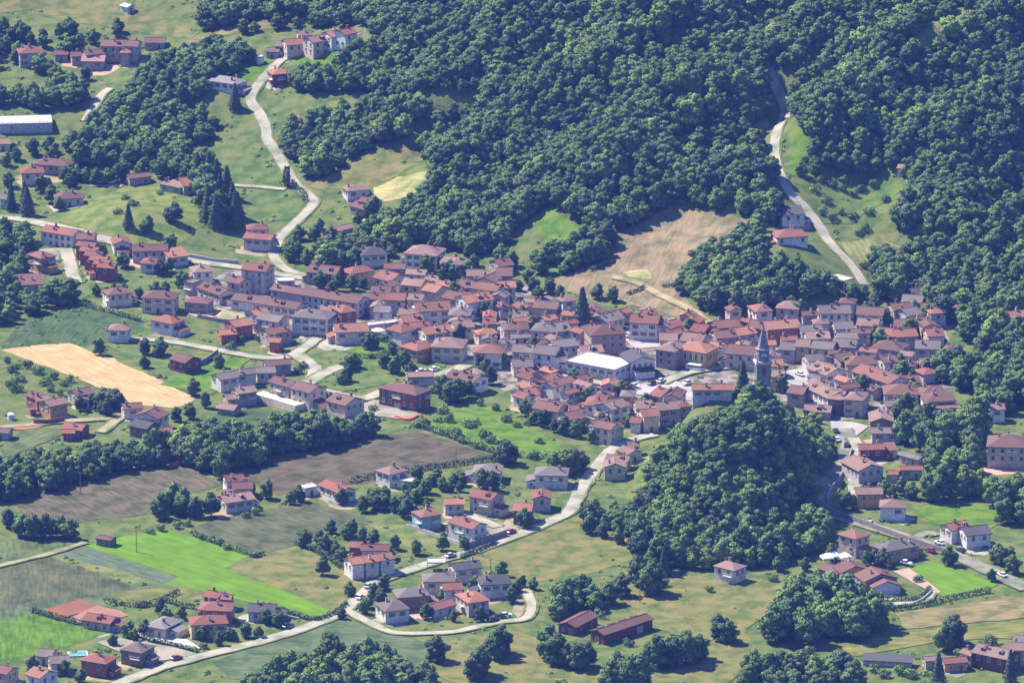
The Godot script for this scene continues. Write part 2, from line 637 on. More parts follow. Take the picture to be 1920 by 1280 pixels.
func wall_mesh(a: float, d: float, low: float, top: float, rise: float, kind: String, col: Color) -> ArrayMesh:
	var st := start()
	var x := a * 0.5
	var z := d * 0.5
	var yb := top + rise * 2.0 if kind == "s" else top
	var p := [Vector3(-x, low, z), Vector3(x, low, z), Vector3(x, low, -z), Vector3(-x, low, -z)]
	var q := [Vector3(-x, top, z), Vector3(x, top, z), Vector3(x, yb, -z), Vector3(-x, yb, -z)]
	for k in 4:
		var l := (k + 1) % 4
		quad(st, q[k], q[l], p[l], p[k], col)
	if kind == "g":
		tri(st, q[1], Vector3(x, top + rise, 0), q[2], col)
		tri(st, q[3], Vector3(-x, top + rise, 0), q[0], col)
	else:
		quad(st, q[3], q[2], q[1], q[0], col)
	# a plinth of darker plaster round the foot
	box(st, Vector3(-x - 0.06, low, -z - 0.06), Vector3(x + 0.06, low + 1.35, z + 0.06), col * Color(0.78, 0.76, 0.75))
	return done(st, M.wall)


func roof_mesh(a: float, d: float, rise: float, kind: String, col: Color) -> ArrayMesh:
	var st := start()
	var x := a * 0.5
	var z := d * 0.5
	var t := 0.24
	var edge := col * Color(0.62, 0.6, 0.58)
	var c1 := jitter(col, 0.06)
	var c2 := jitter(col, 0.06)
	if kind == "g":
		var cut := [-x, rng.randf_range(-0.5, 0.1) * x, rng.randf_range(0.2, 0.7) * x, x]
		for k in 3:
			quad(st, Vector3(cut[k], rise, 0), Vector3(cut[k + 1], rise, 0), Vector3(cut[k + 1], 0, z), Vector3(cut[k], 0, z), jitter(col, 0.1) if k != 1 else c1)
		quad(st, Vector3(x, rise, 0), Vector3(-x, rise, 0), Vector3(-x, 0, -z), Vector3(x, 0, -z), c2)
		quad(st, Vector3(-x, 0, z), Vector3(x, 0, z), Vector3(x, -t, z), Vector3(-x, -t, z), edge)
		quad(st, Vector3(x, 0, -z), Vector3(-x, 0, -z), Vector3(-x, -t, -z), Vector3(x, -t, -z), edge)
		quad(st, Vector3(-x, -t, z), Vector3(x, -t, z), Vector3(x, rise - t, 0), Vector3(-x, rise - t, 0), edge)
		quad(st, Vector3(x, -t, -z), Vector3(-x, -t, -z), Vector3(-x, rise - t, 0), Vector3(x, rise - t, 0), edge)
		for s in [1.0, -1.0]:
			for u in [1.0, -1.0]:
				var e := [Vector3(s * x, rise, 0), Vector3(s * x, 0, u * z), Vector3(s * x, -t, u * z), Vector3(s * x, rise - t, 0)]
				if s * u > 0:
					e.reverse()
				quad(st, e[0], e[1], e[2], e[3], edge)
		# a ridge of half-round tiles
		box(st, Vector3(-x, rise - 0.08, -0.14), Vector3(x, rise + 0.09, 0.14), col * Color(0.9, 0.88, 0.86))
	elif kind == "h":
		var e := absf(a - d) * 0.5
		var ra := Vector3(-e, rise, 0) if a >= d else Vector3(0, rise, -e)
		var rb := Vector3(e, rise, 0) if a >= d else Vector3(0, rise, e)
		var q := [Vector3(-x, 0, z), Vector3(x, 0, z), Vector3(x, 0, -z), Vector3(-x, 0, -z)]
		if a >= d:
			quad(st, ra, rb, q[1], q[0], c1)
			quad(st, rb, ra, q[3], q[2], c2)
			tri(st, q[1], rb, q[2], c1)
			tri(st, q[3], ra, q[0], c2)
		else:
			tri(st, rb, q[1], q[0], c1)
			tri(st, ra, q[3], q[2], c2)
			quad(st, rb, ra, q[2], q[1], c1)
			quad(st, ra, rb, q[0], q[3], c2)
		for k in 4:
			var l := (k + 1) % 4
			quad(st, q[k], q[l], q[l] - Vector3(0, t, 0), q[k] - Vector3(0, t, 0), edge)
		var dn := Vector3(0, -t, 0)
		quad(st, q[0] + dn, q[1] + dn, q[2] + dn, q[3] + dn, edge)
	elif kind == "s":
		var b := rise * 2.0
		quad(st, Vector3(-x, b, -z), Vector3(x, b, -z), Vector3(x, 0, z), Vector3(-x, 0, z), c1)
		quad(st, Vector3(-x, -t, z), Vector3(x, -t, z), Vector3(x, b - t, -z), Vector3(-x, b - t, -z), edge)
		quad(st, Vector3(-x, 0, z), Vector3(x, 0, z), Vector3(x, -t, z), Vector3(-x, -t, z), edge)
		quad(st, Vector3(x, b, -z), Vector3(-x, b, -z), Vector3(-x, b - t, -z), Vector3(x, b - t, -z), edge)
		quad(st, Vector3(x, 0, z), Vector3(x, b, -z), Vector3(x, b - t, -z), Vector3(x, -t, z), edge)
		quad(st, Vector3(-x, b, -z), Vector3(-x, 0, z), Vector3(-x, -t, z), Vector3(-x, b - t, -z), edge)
	else:
		box(st, Vector3(-x, -0.05, -z), Vector3(x, 0.2, z), c1)
		for s in [1.0, -1.0]:
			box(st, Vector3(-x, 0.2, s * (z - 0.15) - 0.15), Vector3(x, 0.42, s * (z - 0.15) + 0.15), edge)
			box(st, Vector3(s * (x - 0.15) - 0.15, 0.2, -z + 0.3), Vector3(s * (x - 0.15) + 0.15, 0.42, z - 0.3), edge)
	return done(st, M.tile)


func house(called: String, kind: String, look: String, x: float, low: float, z: float, turn: float, a: float, d: float, eave: float, balconies: int, label: String, group: String, mark := "") -> void:
	if kind == "p":
		kind = "g"
		turn += PI * 0.5
		var s := a
		a = d
		d = s
	var o := base(called, Vector3(x, low, z), turn)
	tag(o, label, called.replace("_", " "), group)
	if mark:
		landmarks.append([mark, x, z])
	footprints.append([Vector2(x, z), maxf(a, d) * 0.5])
	if called not in ["barn", "shed", "canopy_roof", "carport", "townhouse"] and rng.randf() < 0.7:
		# trodden and paved ground about the house
		var yard := PackedVector2Array()
		var off := Vector2(rng.randf_range(-0.35, 0.35) * a, rng.randf_range(0.1, 0.5) * d)
		for k in 9:
			var r := maxf(a, d) * rng.randf_range(0.45, 0.85)
			yard.append(Vector2(x, z) + off + Vector2(cos(TAU * k / 9.0), sin(TAU * k / 9.0)) * r)
		setting("yard", draped([ragged(yard, true, 2.0, 0.3)], 0.006 + fmod(footprints.size() * 0.0017, 0.012), 0.0), M[["gravel", "stone", "paving", "verge", "pinkpave", "dirt"][rng.randi_range(0, 5)]])
	var open_roof: bool = called in ["canopy_roof", "carport"]
	if not balconies and eave > 4.8 and rng.randf() < 0.22 and called in ["house", "villa", "row_house"]:
		balconies = 1
	var wc := jitter(WALLS[look[0]], 0.1)
	var rc := jitter(ROOFS[look[1]], 0.16).lerp(jitter(Color(0.30, 0.235, 0.205), 0.1), rng.randf_range(0.0, 0.24) if look[1] in "rmpo" else 0.0)
	var over := 0.9 if kind != "f" else 0.3
	var wa := maxf(a - over, 1.5)
	var wd := maxf(d - over, 1.5)
	var pitch := 0.36 if called not in ["warehouse", "shed"] else 0.24
	var rise := d * 0.5 * pitch
	if kind == "h":
		rise = minf(a, d) * 0.5 * (pitch + 0.05)
	if kind == "s":
		rise = d * 0.11
	if open_roof:
		var st := start()
		for sx in [-1.0, 0.0, 1.0]:
			for sz in [-1.0, 1.0]:
				box(st, Vector3(sx * (a * 0.5 - 0.3) - 0.09, -0.5, sz * (d * 0.5 - 0.3) - 0.09), Vector3(sx * (a * 0.5 - 0.3) + 0.09, eave - 0.06, sz * (d * 0.5 - 0.3) + 0.09), Color(0.5, 0.48, 0.46))
		part("post", done(st, M.paint), o)
	else:
		part("wall", wall_mesh(wa, wd, -1.0, eave - 0.18, rise * wd / d * (0.94 if kind == "g" else 1.0), kind, wc), o)
	var roof := part("roof", roof_mesh(a, d, rise, kind, rc), o, Vector3(0, eave, 0))
	if open_roof:
		return
	var plain: bool = called in ["barn", "shed", "outbuilding", "hut", "club_house"]
	if not plain and kind != "f":
		for k in (1 if a < 11 else 2):
			var cx := rng.randf_range(-0.32, 0.32) * a
			var cz := rng.randf_range(-0.3, 0.3) * d
			var y := rise * (1.0 - absf(cz) / (d * 0.5))
			if kind == "h":
				y = minf(y, rise * (a * 0.5 - absf(cx)) / (minf(a, d) * 0.5))
			if kind == "s":
				y = rise * (1.0 - cz / (d * 0.5))
			part("chimney", shape["chimney %d" % rng.randi_range(0, 2)], roof, Vector3(cx, y + 0.1, cz), 0.0 if rng.randf() < 0.6 else PI * 0.5)
	if not plain and kind == "g" and a > 8.5 and rng.randf() < 0.3:
		for k in (1 if a < 12.0 else 2):
			var u := rng.randf_range(-0.3, 0.3) * a if a < 12.0 else (k - 0.5) * a * 0.5
			part("dormer", dormer(rc), roof, Vector3(u, rise * 0.42, d * 0.27))
	# lean-tos and porches
	if not plain and kind != "f" and wa > 6.5 and rng.randf() < 0.42:
		var sx: float = 1.0 if rng.randf() < 0.5 else -1.0
		var w := rng.randf_range(2.2, 3.4)
		var dd := wd * rng.randf_range(0.45, 0.8)
		var hh := clampf(eave * 0.5, 2.3, 3.2)
		var st := start()
		box(st, Vector3(sx * (wa * 0.5 + w * 0.5) - w * 0.5, -1.0, -dd * 0.5), Vector3(sx * (wa * 0.5 + w * 0.5) + w * 0.5, hh - 0.2, dd * 0.5), jitter(WALLS[look[0]], 0.15))
		var annex := part("annex", done(st, M.wall), o)
		st = start()
		var p := [Vector3(sx * wa * 0.5, hh + 0.75, dd * 0.5 + 0.3), Vector3(sx * wa * 0.5, hh + 0.75, -dd * 0.5 - 0.3), Vector3(sx * (wa * 0.5 + w + 0.4), hh - 0.15, -dd * 0.5 - 0.3), Vector3(sx * (wa * 0.5 + w + 0.4), hh - 0.15, dd * 0.5 + 0.3)]
		if sx < 0:
			p.reverse()
		var q := []
		for v in p:
			q.append(v - Vector3(0, 0.2, 0))
		var c := jitter(ROOFS[look[1]], 0.2)
		quad(st, p[0], p[1], p[2], p[3], c)
		quad(st, q[3], q[2], q[1], q[0], c)
		for k in 4:
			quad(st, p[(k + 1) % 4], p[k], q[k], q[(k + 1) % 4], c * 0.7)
		part("annex_roof", done(st, M.tile), annex)
		part("window", shape["window small"], annex, Vector3(sx * (wa * 0.5 + w * 0.5), hh - 1.3, dd * 0.5 + 0.003))
	# windows and doors on the sides that are turned to the valley
	var style: String = ["plain", "green", "brown", "plain"][rng.randi_range(0, 3)]
	if plain:
		style = "small"
	if called in ["school_building", "hall_building"]:
		style = "arched"
	var step := 3.6 if called == "school_building" else 2.75
	var floors := clampi(int((eave - 0.4) / step), 1, 4)
	for side in 4:
		var ang := PI * 0.5 * side
		var facing := Vector3(0, 0, 1).rotated(Vector3.UP, ang + turn)
		if facing.z < -0.3:
			continue
		var wide := wa if side % 2 == 0 else wd
		var deep := wd if side % 2 == 0 else wa
		var bays := int((wide - 1.2) / (2.6 if style != "arched" else 2.0))
		if style == "green" or style == "brown":
			bays = int((wide - 1.0) / 3.0)
		if plain:
			bays = mini(bays, 2)
		if bays < 1:
			continue
		var front := deep * 0.5
		var mid := Vector3(x, 0, z) + facing * front
		var ground_y := ground(mid.x, mid.z) - low
		var doors := 1 if facing.z > 0.5 and eave - ground_y > 2.5 else 0
		for f in floors:
			var y := eave - 1.45 - f * step if style != "arched" else eave - 2.3 - f * step
			if y - ground_y < 1.0:
				continue
			for b in bays:
				if rng.randf() < (0.12 if style != "arched" else 0.0):
					continue
				var u := (b + 0.5) / bays * (wide - 0.8) - (wide - 0.8) * 0.5
				if balconies and f < floors and b == bays / 2 and facing.z > 0.3 and y - ground_y > 2.6:
					part("balcony", shape.balcony, o, Vector3(u, y - 1.0, front).rotated(Vector3.UP, ang), ang)
				if doors and b == bays / 2 and y - ground_y < 2.4 and f == floors - 1:
					doors = 0
					part("door", shape["garage" if rng.randf() < 0.3 and wide > 7.0 else "door"], o, Vector3(u, ground_y + 0.02, front + 0.062).rotated(Vector3.UP, ang), ang)
					continue
				part("window", shape["window " + style], o, Vector3(u, y, front + 0.003).rotated(Vector3.UP, ang), ang)
	if called == "warehouse":
		for k in 5:
			part("shop_door", shape.shop, o, Vector3(-wa * 0.4 + k * wa * 0.2, 0.05, wd * 0.5 + 0.063))
	if called == "shed" and look[1] == "w":
		var st := start()
		box(st, Vector3(-1.3, 0, -2.0), Vector3(1.3, 0.3, 2.0), Color(0.8, 0.8, 0.8))
		var m := done(st, M.paint)
		for k in 7:
			part("skylight", m, roof, Vector3(-a * 0.43 + k * a * 0.143, 0.2, d * 0.2))
	if called == "barn" and a * d > 150.0:
		var st := start()
		box(st, Vector3(-1.2, -0.3, -0.5), Vector3(1.2, 0.5, 0.5), Color(0.16, 0.08, 0.07))
		var m := done(st, M.paint)
		for k in 4:
			part("roof_vent", m, roof, Vector3(-a * 0.36 + k * a * 0.22, rise * 0.6, -d * 0.2))


func special_buildings() -> void:
	# the bell tower behind the wooded knoll
	var at := Vector3(90.72, ground(90.72, 94.16), 94.16)
	var o := base("church_tower", at, 0.12)
	tag(o, "tall grey stone church bell tower with pointed spire behind the wooded knoll", "tower")
	landmarks.append(["church tower", at.x, at.z])
	footprints.append([Vector2(at.x, at.z), 5.0])
	var grey := Color(0.25, 0.25, 0.26)
	var pale := Color(0.55, 0.53, 0.5)
	var st := start()
	box(st, Vector3(-2.9, -1, -2.9), Vector3(2.9, 10.5, 2.9), grey)
	part("shaft", done(st, M.wall), o)
	st = start()
	box(st, Vector3(-3.15, 10.5, -3.15), Vector3(3.15, 10.9, 3.15), pale)
	part("cornice", done(st, M.wall), o)
	st = start()
	box(st, Vector3(-2.6, 10.9, -2.6), Vector3(2.6, 19.2, 2.6), grey)
	part("upper_shaft", done(st, M.wall), o)
	st = start()
	box(st, Vector3(-3.2, 19.2, -3.2), Vector3(3.2, 19.5, 3.2), pale)
	box(st, Vector3(-2.9, 19.5, -2.9), Vector3(2.9, 19.9, 2.9), pale)
	part("cornice", done(st, M.wall), o)
	st = start()
	lathe(st, [Vector2(2.35, 19.9), Vector2(2.35, 24.2)], 8, grey)
	part("belfry", done(st, M.wall), o)
	st = start()
	lathe(st, [Vector2(2.7, 24.2), Vector2(2.7, 24.6), Vector2(2.2, 24.6)], 8, pale)
	part("belfry_cornice", done(st, M.wall), o)
	st = start()
	lathe(st, [Vector2(2.35, 24.6), Vector2(1.75, 26.4), Vector2(0.95, 29.8), Vector2(0.12, 33.3)], 8, Color(0.27, 0.275, 0.29))
	part("spire", done(st, M.wall), o)
	st = start()
	box(st, Vector3(-0.05, 33.2, -0.05), Vector3(0.05, 34.6, 0.05), Color(0.2, 0.2, 0.2))
	box(st, Vector3(-0.4, 34.0, -0.05), Vector3(0.4, 34.12, 0.05), Color(0.2, 0.2, 0.2))
	part("cross", done(st, M.paint), o)
	for k in 4:
		var ang := PI * 0.5 * k
		st = start()
		box(st, Vector3(-0.7, -1.4, 0), Vector3(0.7, 1.4, 0.05), Color(0.05, 0.05, 0.06))
		part("belfry_opening", done(st, M.paint), o, Vector3(0, 16.4, 2.603).rotated(Vector3.UP, ang), ang)
		st = start()
		box(st, Vector3(-0.3, -0.5, 0), Vector3(0.3, 0.5, 0.05), Color(0.75, 0.73, 0.7))
		for s in [-1.0, 1.0]:
			part("light_opening", done(st, M.paint), o, Vector3(s * 0.55, 22.4, 2.2).rotated(Vector3.UP, ang), ang)
	for s in [[-1, 1], [1, 1], [-1, -1], [1, -1]]:
		st = start()
		lathe(st, [Vector2(0.4, 19.9), Vector2(0.35, 21.0), Vector2(0.02, 22.6)], 6, pale)
		part("pinnacle", done(st, M.wall), o, Vector3(s[0] * 2.4, 0, s[1] * 2.4))
	# pilasters of the tall estate block
	var block: Node3D = null
	for c in get_children():
		if c.has_meta("label") and str(c.get_meta("label")).begins_with("tall pilastered"):
			block = c
	if block:
		st = start()
		box(st, Vector3(-0.7, -1, 0), Vector3(0.7, 8.3, 0.35), Color(0.7, 0.64, 0.57))
		var pil := done(st, M.wall)
		var roof := block.get_node("roof") as MeshInstance3D
		var ab := roof.mesh.get_aabb()
		for k in 4:
			var u := ab.size.z * (0.36 - 0.24 * k)
			part("pilaster", pil, block, Vector3(-ab.size.x * 0.5 + 0.45, 0, u), -PI * 0.5)
			part("pilaster", pil, block, Vector3(ab.size.x * (-0.36 + 0.24 * k), 0, ab.size.z * 0.5 - 0.45), 0.0)


# ------------------------------------------------------------------ trees
func leafy(lumps: Array, cards: int, leaf: float, flatness: float) -> SurfaceTool:
	# leaf sprays spread over the outside of overlapping clumps; each clump is [centre, radius]
	var st := start()
	var weight := 0.0
	var heart := Vector3.ZERO
	for l in lumps:
		heart += l[0] / lumps.size()
	for l in lumps:
		weight += l[1] * l[1]
	for l in lumps:
		for k in int(cards * l[1] * l[1] / weight):
			var dir := Vector3(rng.randfn(), rng.randfn() * 0.9 + 0.15, rng.randfn()).normalized()
			var p: Vector3 = l[0] + dir * l[1] * rng.randf_range(0.7, 1.22) * Vector3(1, flatness, 1)
			var inside := false
			for m in lumps:
				if m[0] != l[0] and p.distance_to(m[0]) < m[1] * 0.72:
					inside = true
			if inside:
				continue
			var nrm := (dir + Vector3(rng.randfn(), rng.randfn(), rng.randfn()) * 0.3).normalized()
			spray(st, p, nrm, leaf * rng.randf_range(0.7, 1.35), (dir * 0.55 + (p - heart).normalized() * 0.6 + Vector3(0, 0.2, 0)).normalized())
	return st


func spray(st: SurfaceTool, p: Vector3, nrm: Vector3, s: float, outward: Vector3) -> void:
	# one spray of leaves; its light follows the clump that it belongs to
	var side := nrm.cross(Vector3(rng.randf() - 0.5, rng.randf() - 0.5, rng.randf() - 0.5)).normalized() * s
	var along := nrm.cross(side).normalized() * s * rng.randf_range(0.6, 1.0)
	var lift := nrm * s * 0.3
	var v := rng.randf_range(0.74, 1.26)
	var c := Color(v * rng.randf_range(0.92, 1.1), v, v * rng.randf_range(0.85, 1.1))
	st.set_color(c)
	st.set_normal((outward * 0.5 + nrm * 0.5).normalized())
	for q in [p + side, p - along, p - side, p + side, p - side, p + along + lift]:
		st.add_vertex(q)


func trunk_mesh(tall: float, thick: float) -> ArrayMesh:
	var st := start()
	lathe(st, [Vector2(thick * 1.3, -0.06), Vector2(thick, 0.03), Vector2(thick * 0.75, tall * 0.6), Vector2(thick * 0.3, tall)], 6)
	for k in 4:
		var a := TAU * k / 4.0 + 0.4
		var p := Vector3(0, tall * (0.5 + 0.1 * k), 0)
		var q := p + Vector3(cos(a) * 0.18, 0.17, sin(a) * 0.18)
		var w := thick * 0.35
		var side := Vector3(-sin(a), 0, cos(a)) * w
		quad(st, p - side, q, q + Vector3(0, w, 0), p + side)
		quad(st, p + Vector3(0, w, 0), q, q + side, p - Vector3(0, w, 0))
	return done(st, M.bark)


func make_tree_shapes() -> void:
	shape.crowns = []
	for k in 7:
		var lumps := [[Vector3(0, 0.58, 0), 0.22], [Vector3(0, 0.34, 0), 0.22]]
		for i in 20 + k % 4:
			var a := TAU * i * 0.382 + rng.randf_range(-0.3, 0.3)
			var y := rng.randf_range(0.24, 0.78) if i % 3 else rng.randf_range(0.16, 0.3)
			var reach := 0.27 * sqrt(clampf(1.0 - pow((y - 0.46) / 0.48, 2.0), 0.1, 1.0)) * rng.randf_range(0.75, 1.15)
			lumps.append([Vector3(cos(a) * reach, y, sin(a) * reach), rng.randf_range(0.055, 0.135)])
		lumps.append([Vector3(rng.randf_range(-0.06, 0.06), 0.84, rng.randf_range(-0.06, 0.06)), 0.12])
		shape.crowns.append(leafy(lumps, 2900, 0.036, 0.95))
	shape.conifers = []
	for k in 2:
		var st := start()
		for i in 1300:
			var t := pow(rng.randf(), 0.75)
			var y := 1.0 - t * 0.92
			var ring := 0.03 + 0.25 * t * (0.82 + 0.18 * sin(y * 55.0 + k))
			var a := rng.randf() * TAU
			var dir := Vector3(cos(a), 0.25, sin(a)).normalized()
			spray(st, Vector3(cos(a) * ring, y, sin(a) * ring) * Vector3(rng.randf_range(0.75, 1.05), 1, rng.randf_range(0.75, 1.05)), (dir + Vector3(0, rng.randf_range(-0.2, 0.7), 0)).normalized(), 0.032, dir)
		shape.conifers.append(st)
	shape.poplars = []
	var pl := []
	for i in 9:
		pl.append([Vector3(rng.randf_range(-0.04, 0.04), 0.16 + i * 0.092, rng.randf_range(-0.04, 0.04)), 0.10 - absf(i - 3.5) * 0.009])
	shape.poplars.append(leafy(pl, 1000, 0.032, 1.3))
	shape.bushes = []
	for k in 4:
		var lumps := []
		for i in 6:
			lumps.append([Vector3(rng.randf_range(-0.45, 0.45), rng.randf_range(0.25, 0.6), rng.randf_range(-0.45, 0.45)), rng.randf_range(0.26, 0.42)])
		shape.bushes.append(leafy(lumps, 520, 0.085, 0.9))
	shape.trunk = trunk_mesh(0.62, 0.022)
	shape.meshes = {}


func crown(kind: String, k: int, tone: int) -> ArrayMesh:
	var list: Array = shape[kind]
	k = k % list.size()
	var key := "%s %d %d" % [kind, k, tone]
	if not shape.meshes.has(key):
		var plain := "%s %d" % [kind, k]
		if not shape.meshes.has(plain):
			var st: SurfaceTool = list[k]
			shape.meshes[plain] = st.commit_to_arrays()
		var m := ArrayMesh.new()
		m.add_surface_from_arrays(Mesh.PRIMITIVE_TRIANGLES, shape.meshes[plain])
		m.surface_set_material(0, M.wild if tone < 0 else M.leaf[tone])
		shape.meshes[key] = m
	return shape.meshes[key]


func on_road(p: Vector2, clear: float) -> bool:
	for r in road_parts:
		if p.distance_squared_to(Geometry2D.get_closest_point_to_segment(p, r[0], r[1])) < pow(r[2] + clear, 2.0):
			return true
	return false


func in_house(p: Vector2, clear: float) -> bool:
	for f in footprints:
		if p.distance_squared_to(f[0]) < pow(f[1] * 0.8 + clear, 2.0):
			return true
	return false


func hides_road(q: Vector2) -> bool:
	for k in 6:
		if on_road(q - Vector2(0, k * 4.0), 2.2 if k == 0 else 0.3):
			return true
	return false


func in_plot(p: Vector2) -> bool:
	for plot in plots:
		if plot[1] != "village" and Geometry2D.is_point_in_polygon(p, plot[0]):
			return true
	return false


func grove(called: String, apart: float, h0: float, h1: float, flat: Array) -> void:
	var p := to_points(flat)
	var lo := p[0]
	var hi := p[0]
	for q in p:
		lo = lo.min(q)
		hi = hi.max(q)
	var patch := FastNoiseLite.new()
	patch.seed = called.hash() % 1000
	patch.frequency = 0.02
	var y := lo.y
	while y < hi.y:
		var x := lo.x
		while x < hi.x:
			var q := Vector2(x + rng.randf_range(-0.42, 0.42) * apart, y + rng.randf_range(-0.42, 0.42) * apart)
			if Geometry2D.is_point_in_polygon(q, p) and not in_plot(q) and not hides_road(q) and not in_house(q, 0.6):
				var h := lerpf(h0, h1, pow(rng.randf(), 1.4)) * (1.0 + 0.3 * patch.get_noise_2dv(q))
				var tone := clampi(int(roundf(1.2 + patch.get_noise_2dv(q * 2.3) * 2.2 + rng.randfn() * 0.6)), 0, 3)
				if rng.randf() < 0.08:
					tone = 4
				var dark := called == "cypressgrove" and rng.randf() < 0.6
				tree_list.append(["c" if dark else "t", q, h, 4 if dark else tone, called])
			x += apart
		y += apart


func trees(kind: String, h: float, flat: Array) -> void:
	var light := kind == "y"
	if light:
		kind = "t"
	for q in to_points(flat):
		var s := h * rng.randf_range(0.8, 1.25)
		if kind != "p" and in_house(q, -0.6):
			continue
		if on_road(q, 0.2):
			continue
		var grows := true
		for plot in plots:
			if plot[1] in ["wheat", "bright", "plough", "plough2", "court", "plaza"] and Geometry2D.is_point_in_polygon(q - Vector2(0, h * 0.7), plot[0]):
				grows = false
		if not grows:
			continue
		var tone: int = 4 if kind == "c" else rng.randi_range(0, 3) if kind != "t" else [0, 0, 1, 1, 2, 4][rng.randi_range(0, 5)]
		tree_list.append([kind, q, s, 3 if light else tone, ""])


const KINDS := {"t": ["broadleaf_tree", "crowns", "tree"], "s": ["garden_tree", "crowns", "tree"], "c": ["conifer", "conifers", "tree"], "p": ["poplar", "poplars", "tree"], "b": ["bush", "bushes", "bush"]}
const GROVES := {"knoll": "on the wooded knoll", "bigclump": "in the big dark clump", "strip": "in the tree belt", "strip2": "in the tree belt", "backknoll": "on the small knoll", "bottom": "in the lower grove"}
const TONES := ["dark green", "mid green", "fresh green", "yellow-green", "bluish green"]


func in_frame(p: Vector3) -> bool:
	var v := p - Vector3(0, 716.66, 2499.28)
	var f := Vector3(0, -0.27564, -0.96126)
	var d := v.dot(f)
	var u := 13000.0 * v.x / d
	var w := 13000.0 * v.dot(Vector3(0, 0.96126, -0.27564)) / d
	return absf(u) < 975.0 and absf(w) < 650.0


func where(q: Vector2, called: String, words: int) -> String:
	# a free label: relation to the nearest thing with a name of its own
	var near := []
	for l in landmarks:
		near.append([q.distance_squared_to(Vector2(l[1], l[2])), l])
	near.sort_custom(func(a, b): return a[0] < b[0])
	for ordinal in ["", "second ", "third ", "fourth ", "fifth ", "sixth ", "seventh ", "eighth ", "ninth ", "tenth ", "eleventh ", "twelfth "]:
		for k in 9:
			var l: Array = near[k][1]
			var dx: float = q.x - l[1]
			var dz: float = q.y - l[2]
			var far: float = sqrt(near[k][0])
			var rel := "beside"
			if absf(dz) > absf(dx):
				rel = "behind" if dz < 0 else "in front of"
			if far > 28.0:
				rel = "well behind" if dz < 0 else "well in front of"
			var text: String = "%s%s %s the %s" % [ordinal, called, rel, l[0]]
			if text.split(" ").size() <= 16 and not used.has(text):
				used[text] = true
				return text
	return called + " near the " + str(near[0][1][0])


func leaf_tint(k: int) -> Color:
	return Color(LEAVES[k][0], LEAVES[k][1], LEAVES[k][2])


func add_undergrowth() -> void:
	# rough grass, brambles and garden greenery that nobody could count
	var lumps := []
	for i in 3:
		lumps.append([Vector3(rng.randf_range(-0.4, 0.4), 0.3, rng.randf_range(-0.4, 0.4)), 0.4])
	var st := leafy(lumps, 46, 0.2, 0.8)
	var tuft := st.commit()
	tuft.surface_set_material(0, M.wild)
	var patch := FastNoiseLite.new()
	patch.seed = 4
	patch.frequency = 0.035
	var put := []
	for k in 26000:
		var q := Vector2(rng.randf_range(-270, 270), rng.randf_range(-420, 420))
		var n := patch.get_noise_2dv(q)
		if n < rng.randf_range(-0.1, 0.42) or not in_frame(Vector3(q.x, ground(q.x, q.y), q.y)):
			continue
		var allowed := true
		for plot in plots:
			if Geometry2D.is_point_in_polygon(q, plot[0]):
				allowed = plot[1] in ["green_e", "olive2", "green_d"] or plot[1] in ["olive", "hillock", "bright2"] and rng.randf() < 0.12 or plot[1] == "village" and rng.randf() < 0.04
		if allowed and not on_road(q, 0.8):
			put.append(q)
	var mm := MultiMesh.new()
	mm.transform_format = MultiMesh.TRANSFORM_3D
	mm.use_colors = true
	mm.mesh = tuft
	mm.instance_count = put.size()
	for k in put.size():
		var q: Vector2 = put[k]
		var s := rng.randf_range(0.4, 0.8) * rng.randf_range(0.6, 2.0)
		mm.set_instance_transform(k, Transform3D(Basis(Vector3.UP, rng.randf() * TAU) * Basis.from_scale(Vector3(s * 1.4, s, s * 1.4)), Vector3(q.x, ground(q.x, q.y) - 0.05, q.y)))
		mm.set_instance_color(k, jitter(leaf_tint([1, 2, 2, 3][rng.randi_range(0, 3)]), 0.2))
	var o := MultiMeshInstance3D.new()
	o.name = "undergrowth"
	o.multimesh = mm
	o.set_meta("kind", "stuff")
	o.set_meta("label", "rough grass and brambles between the gardens and fields")
	add_child(o)


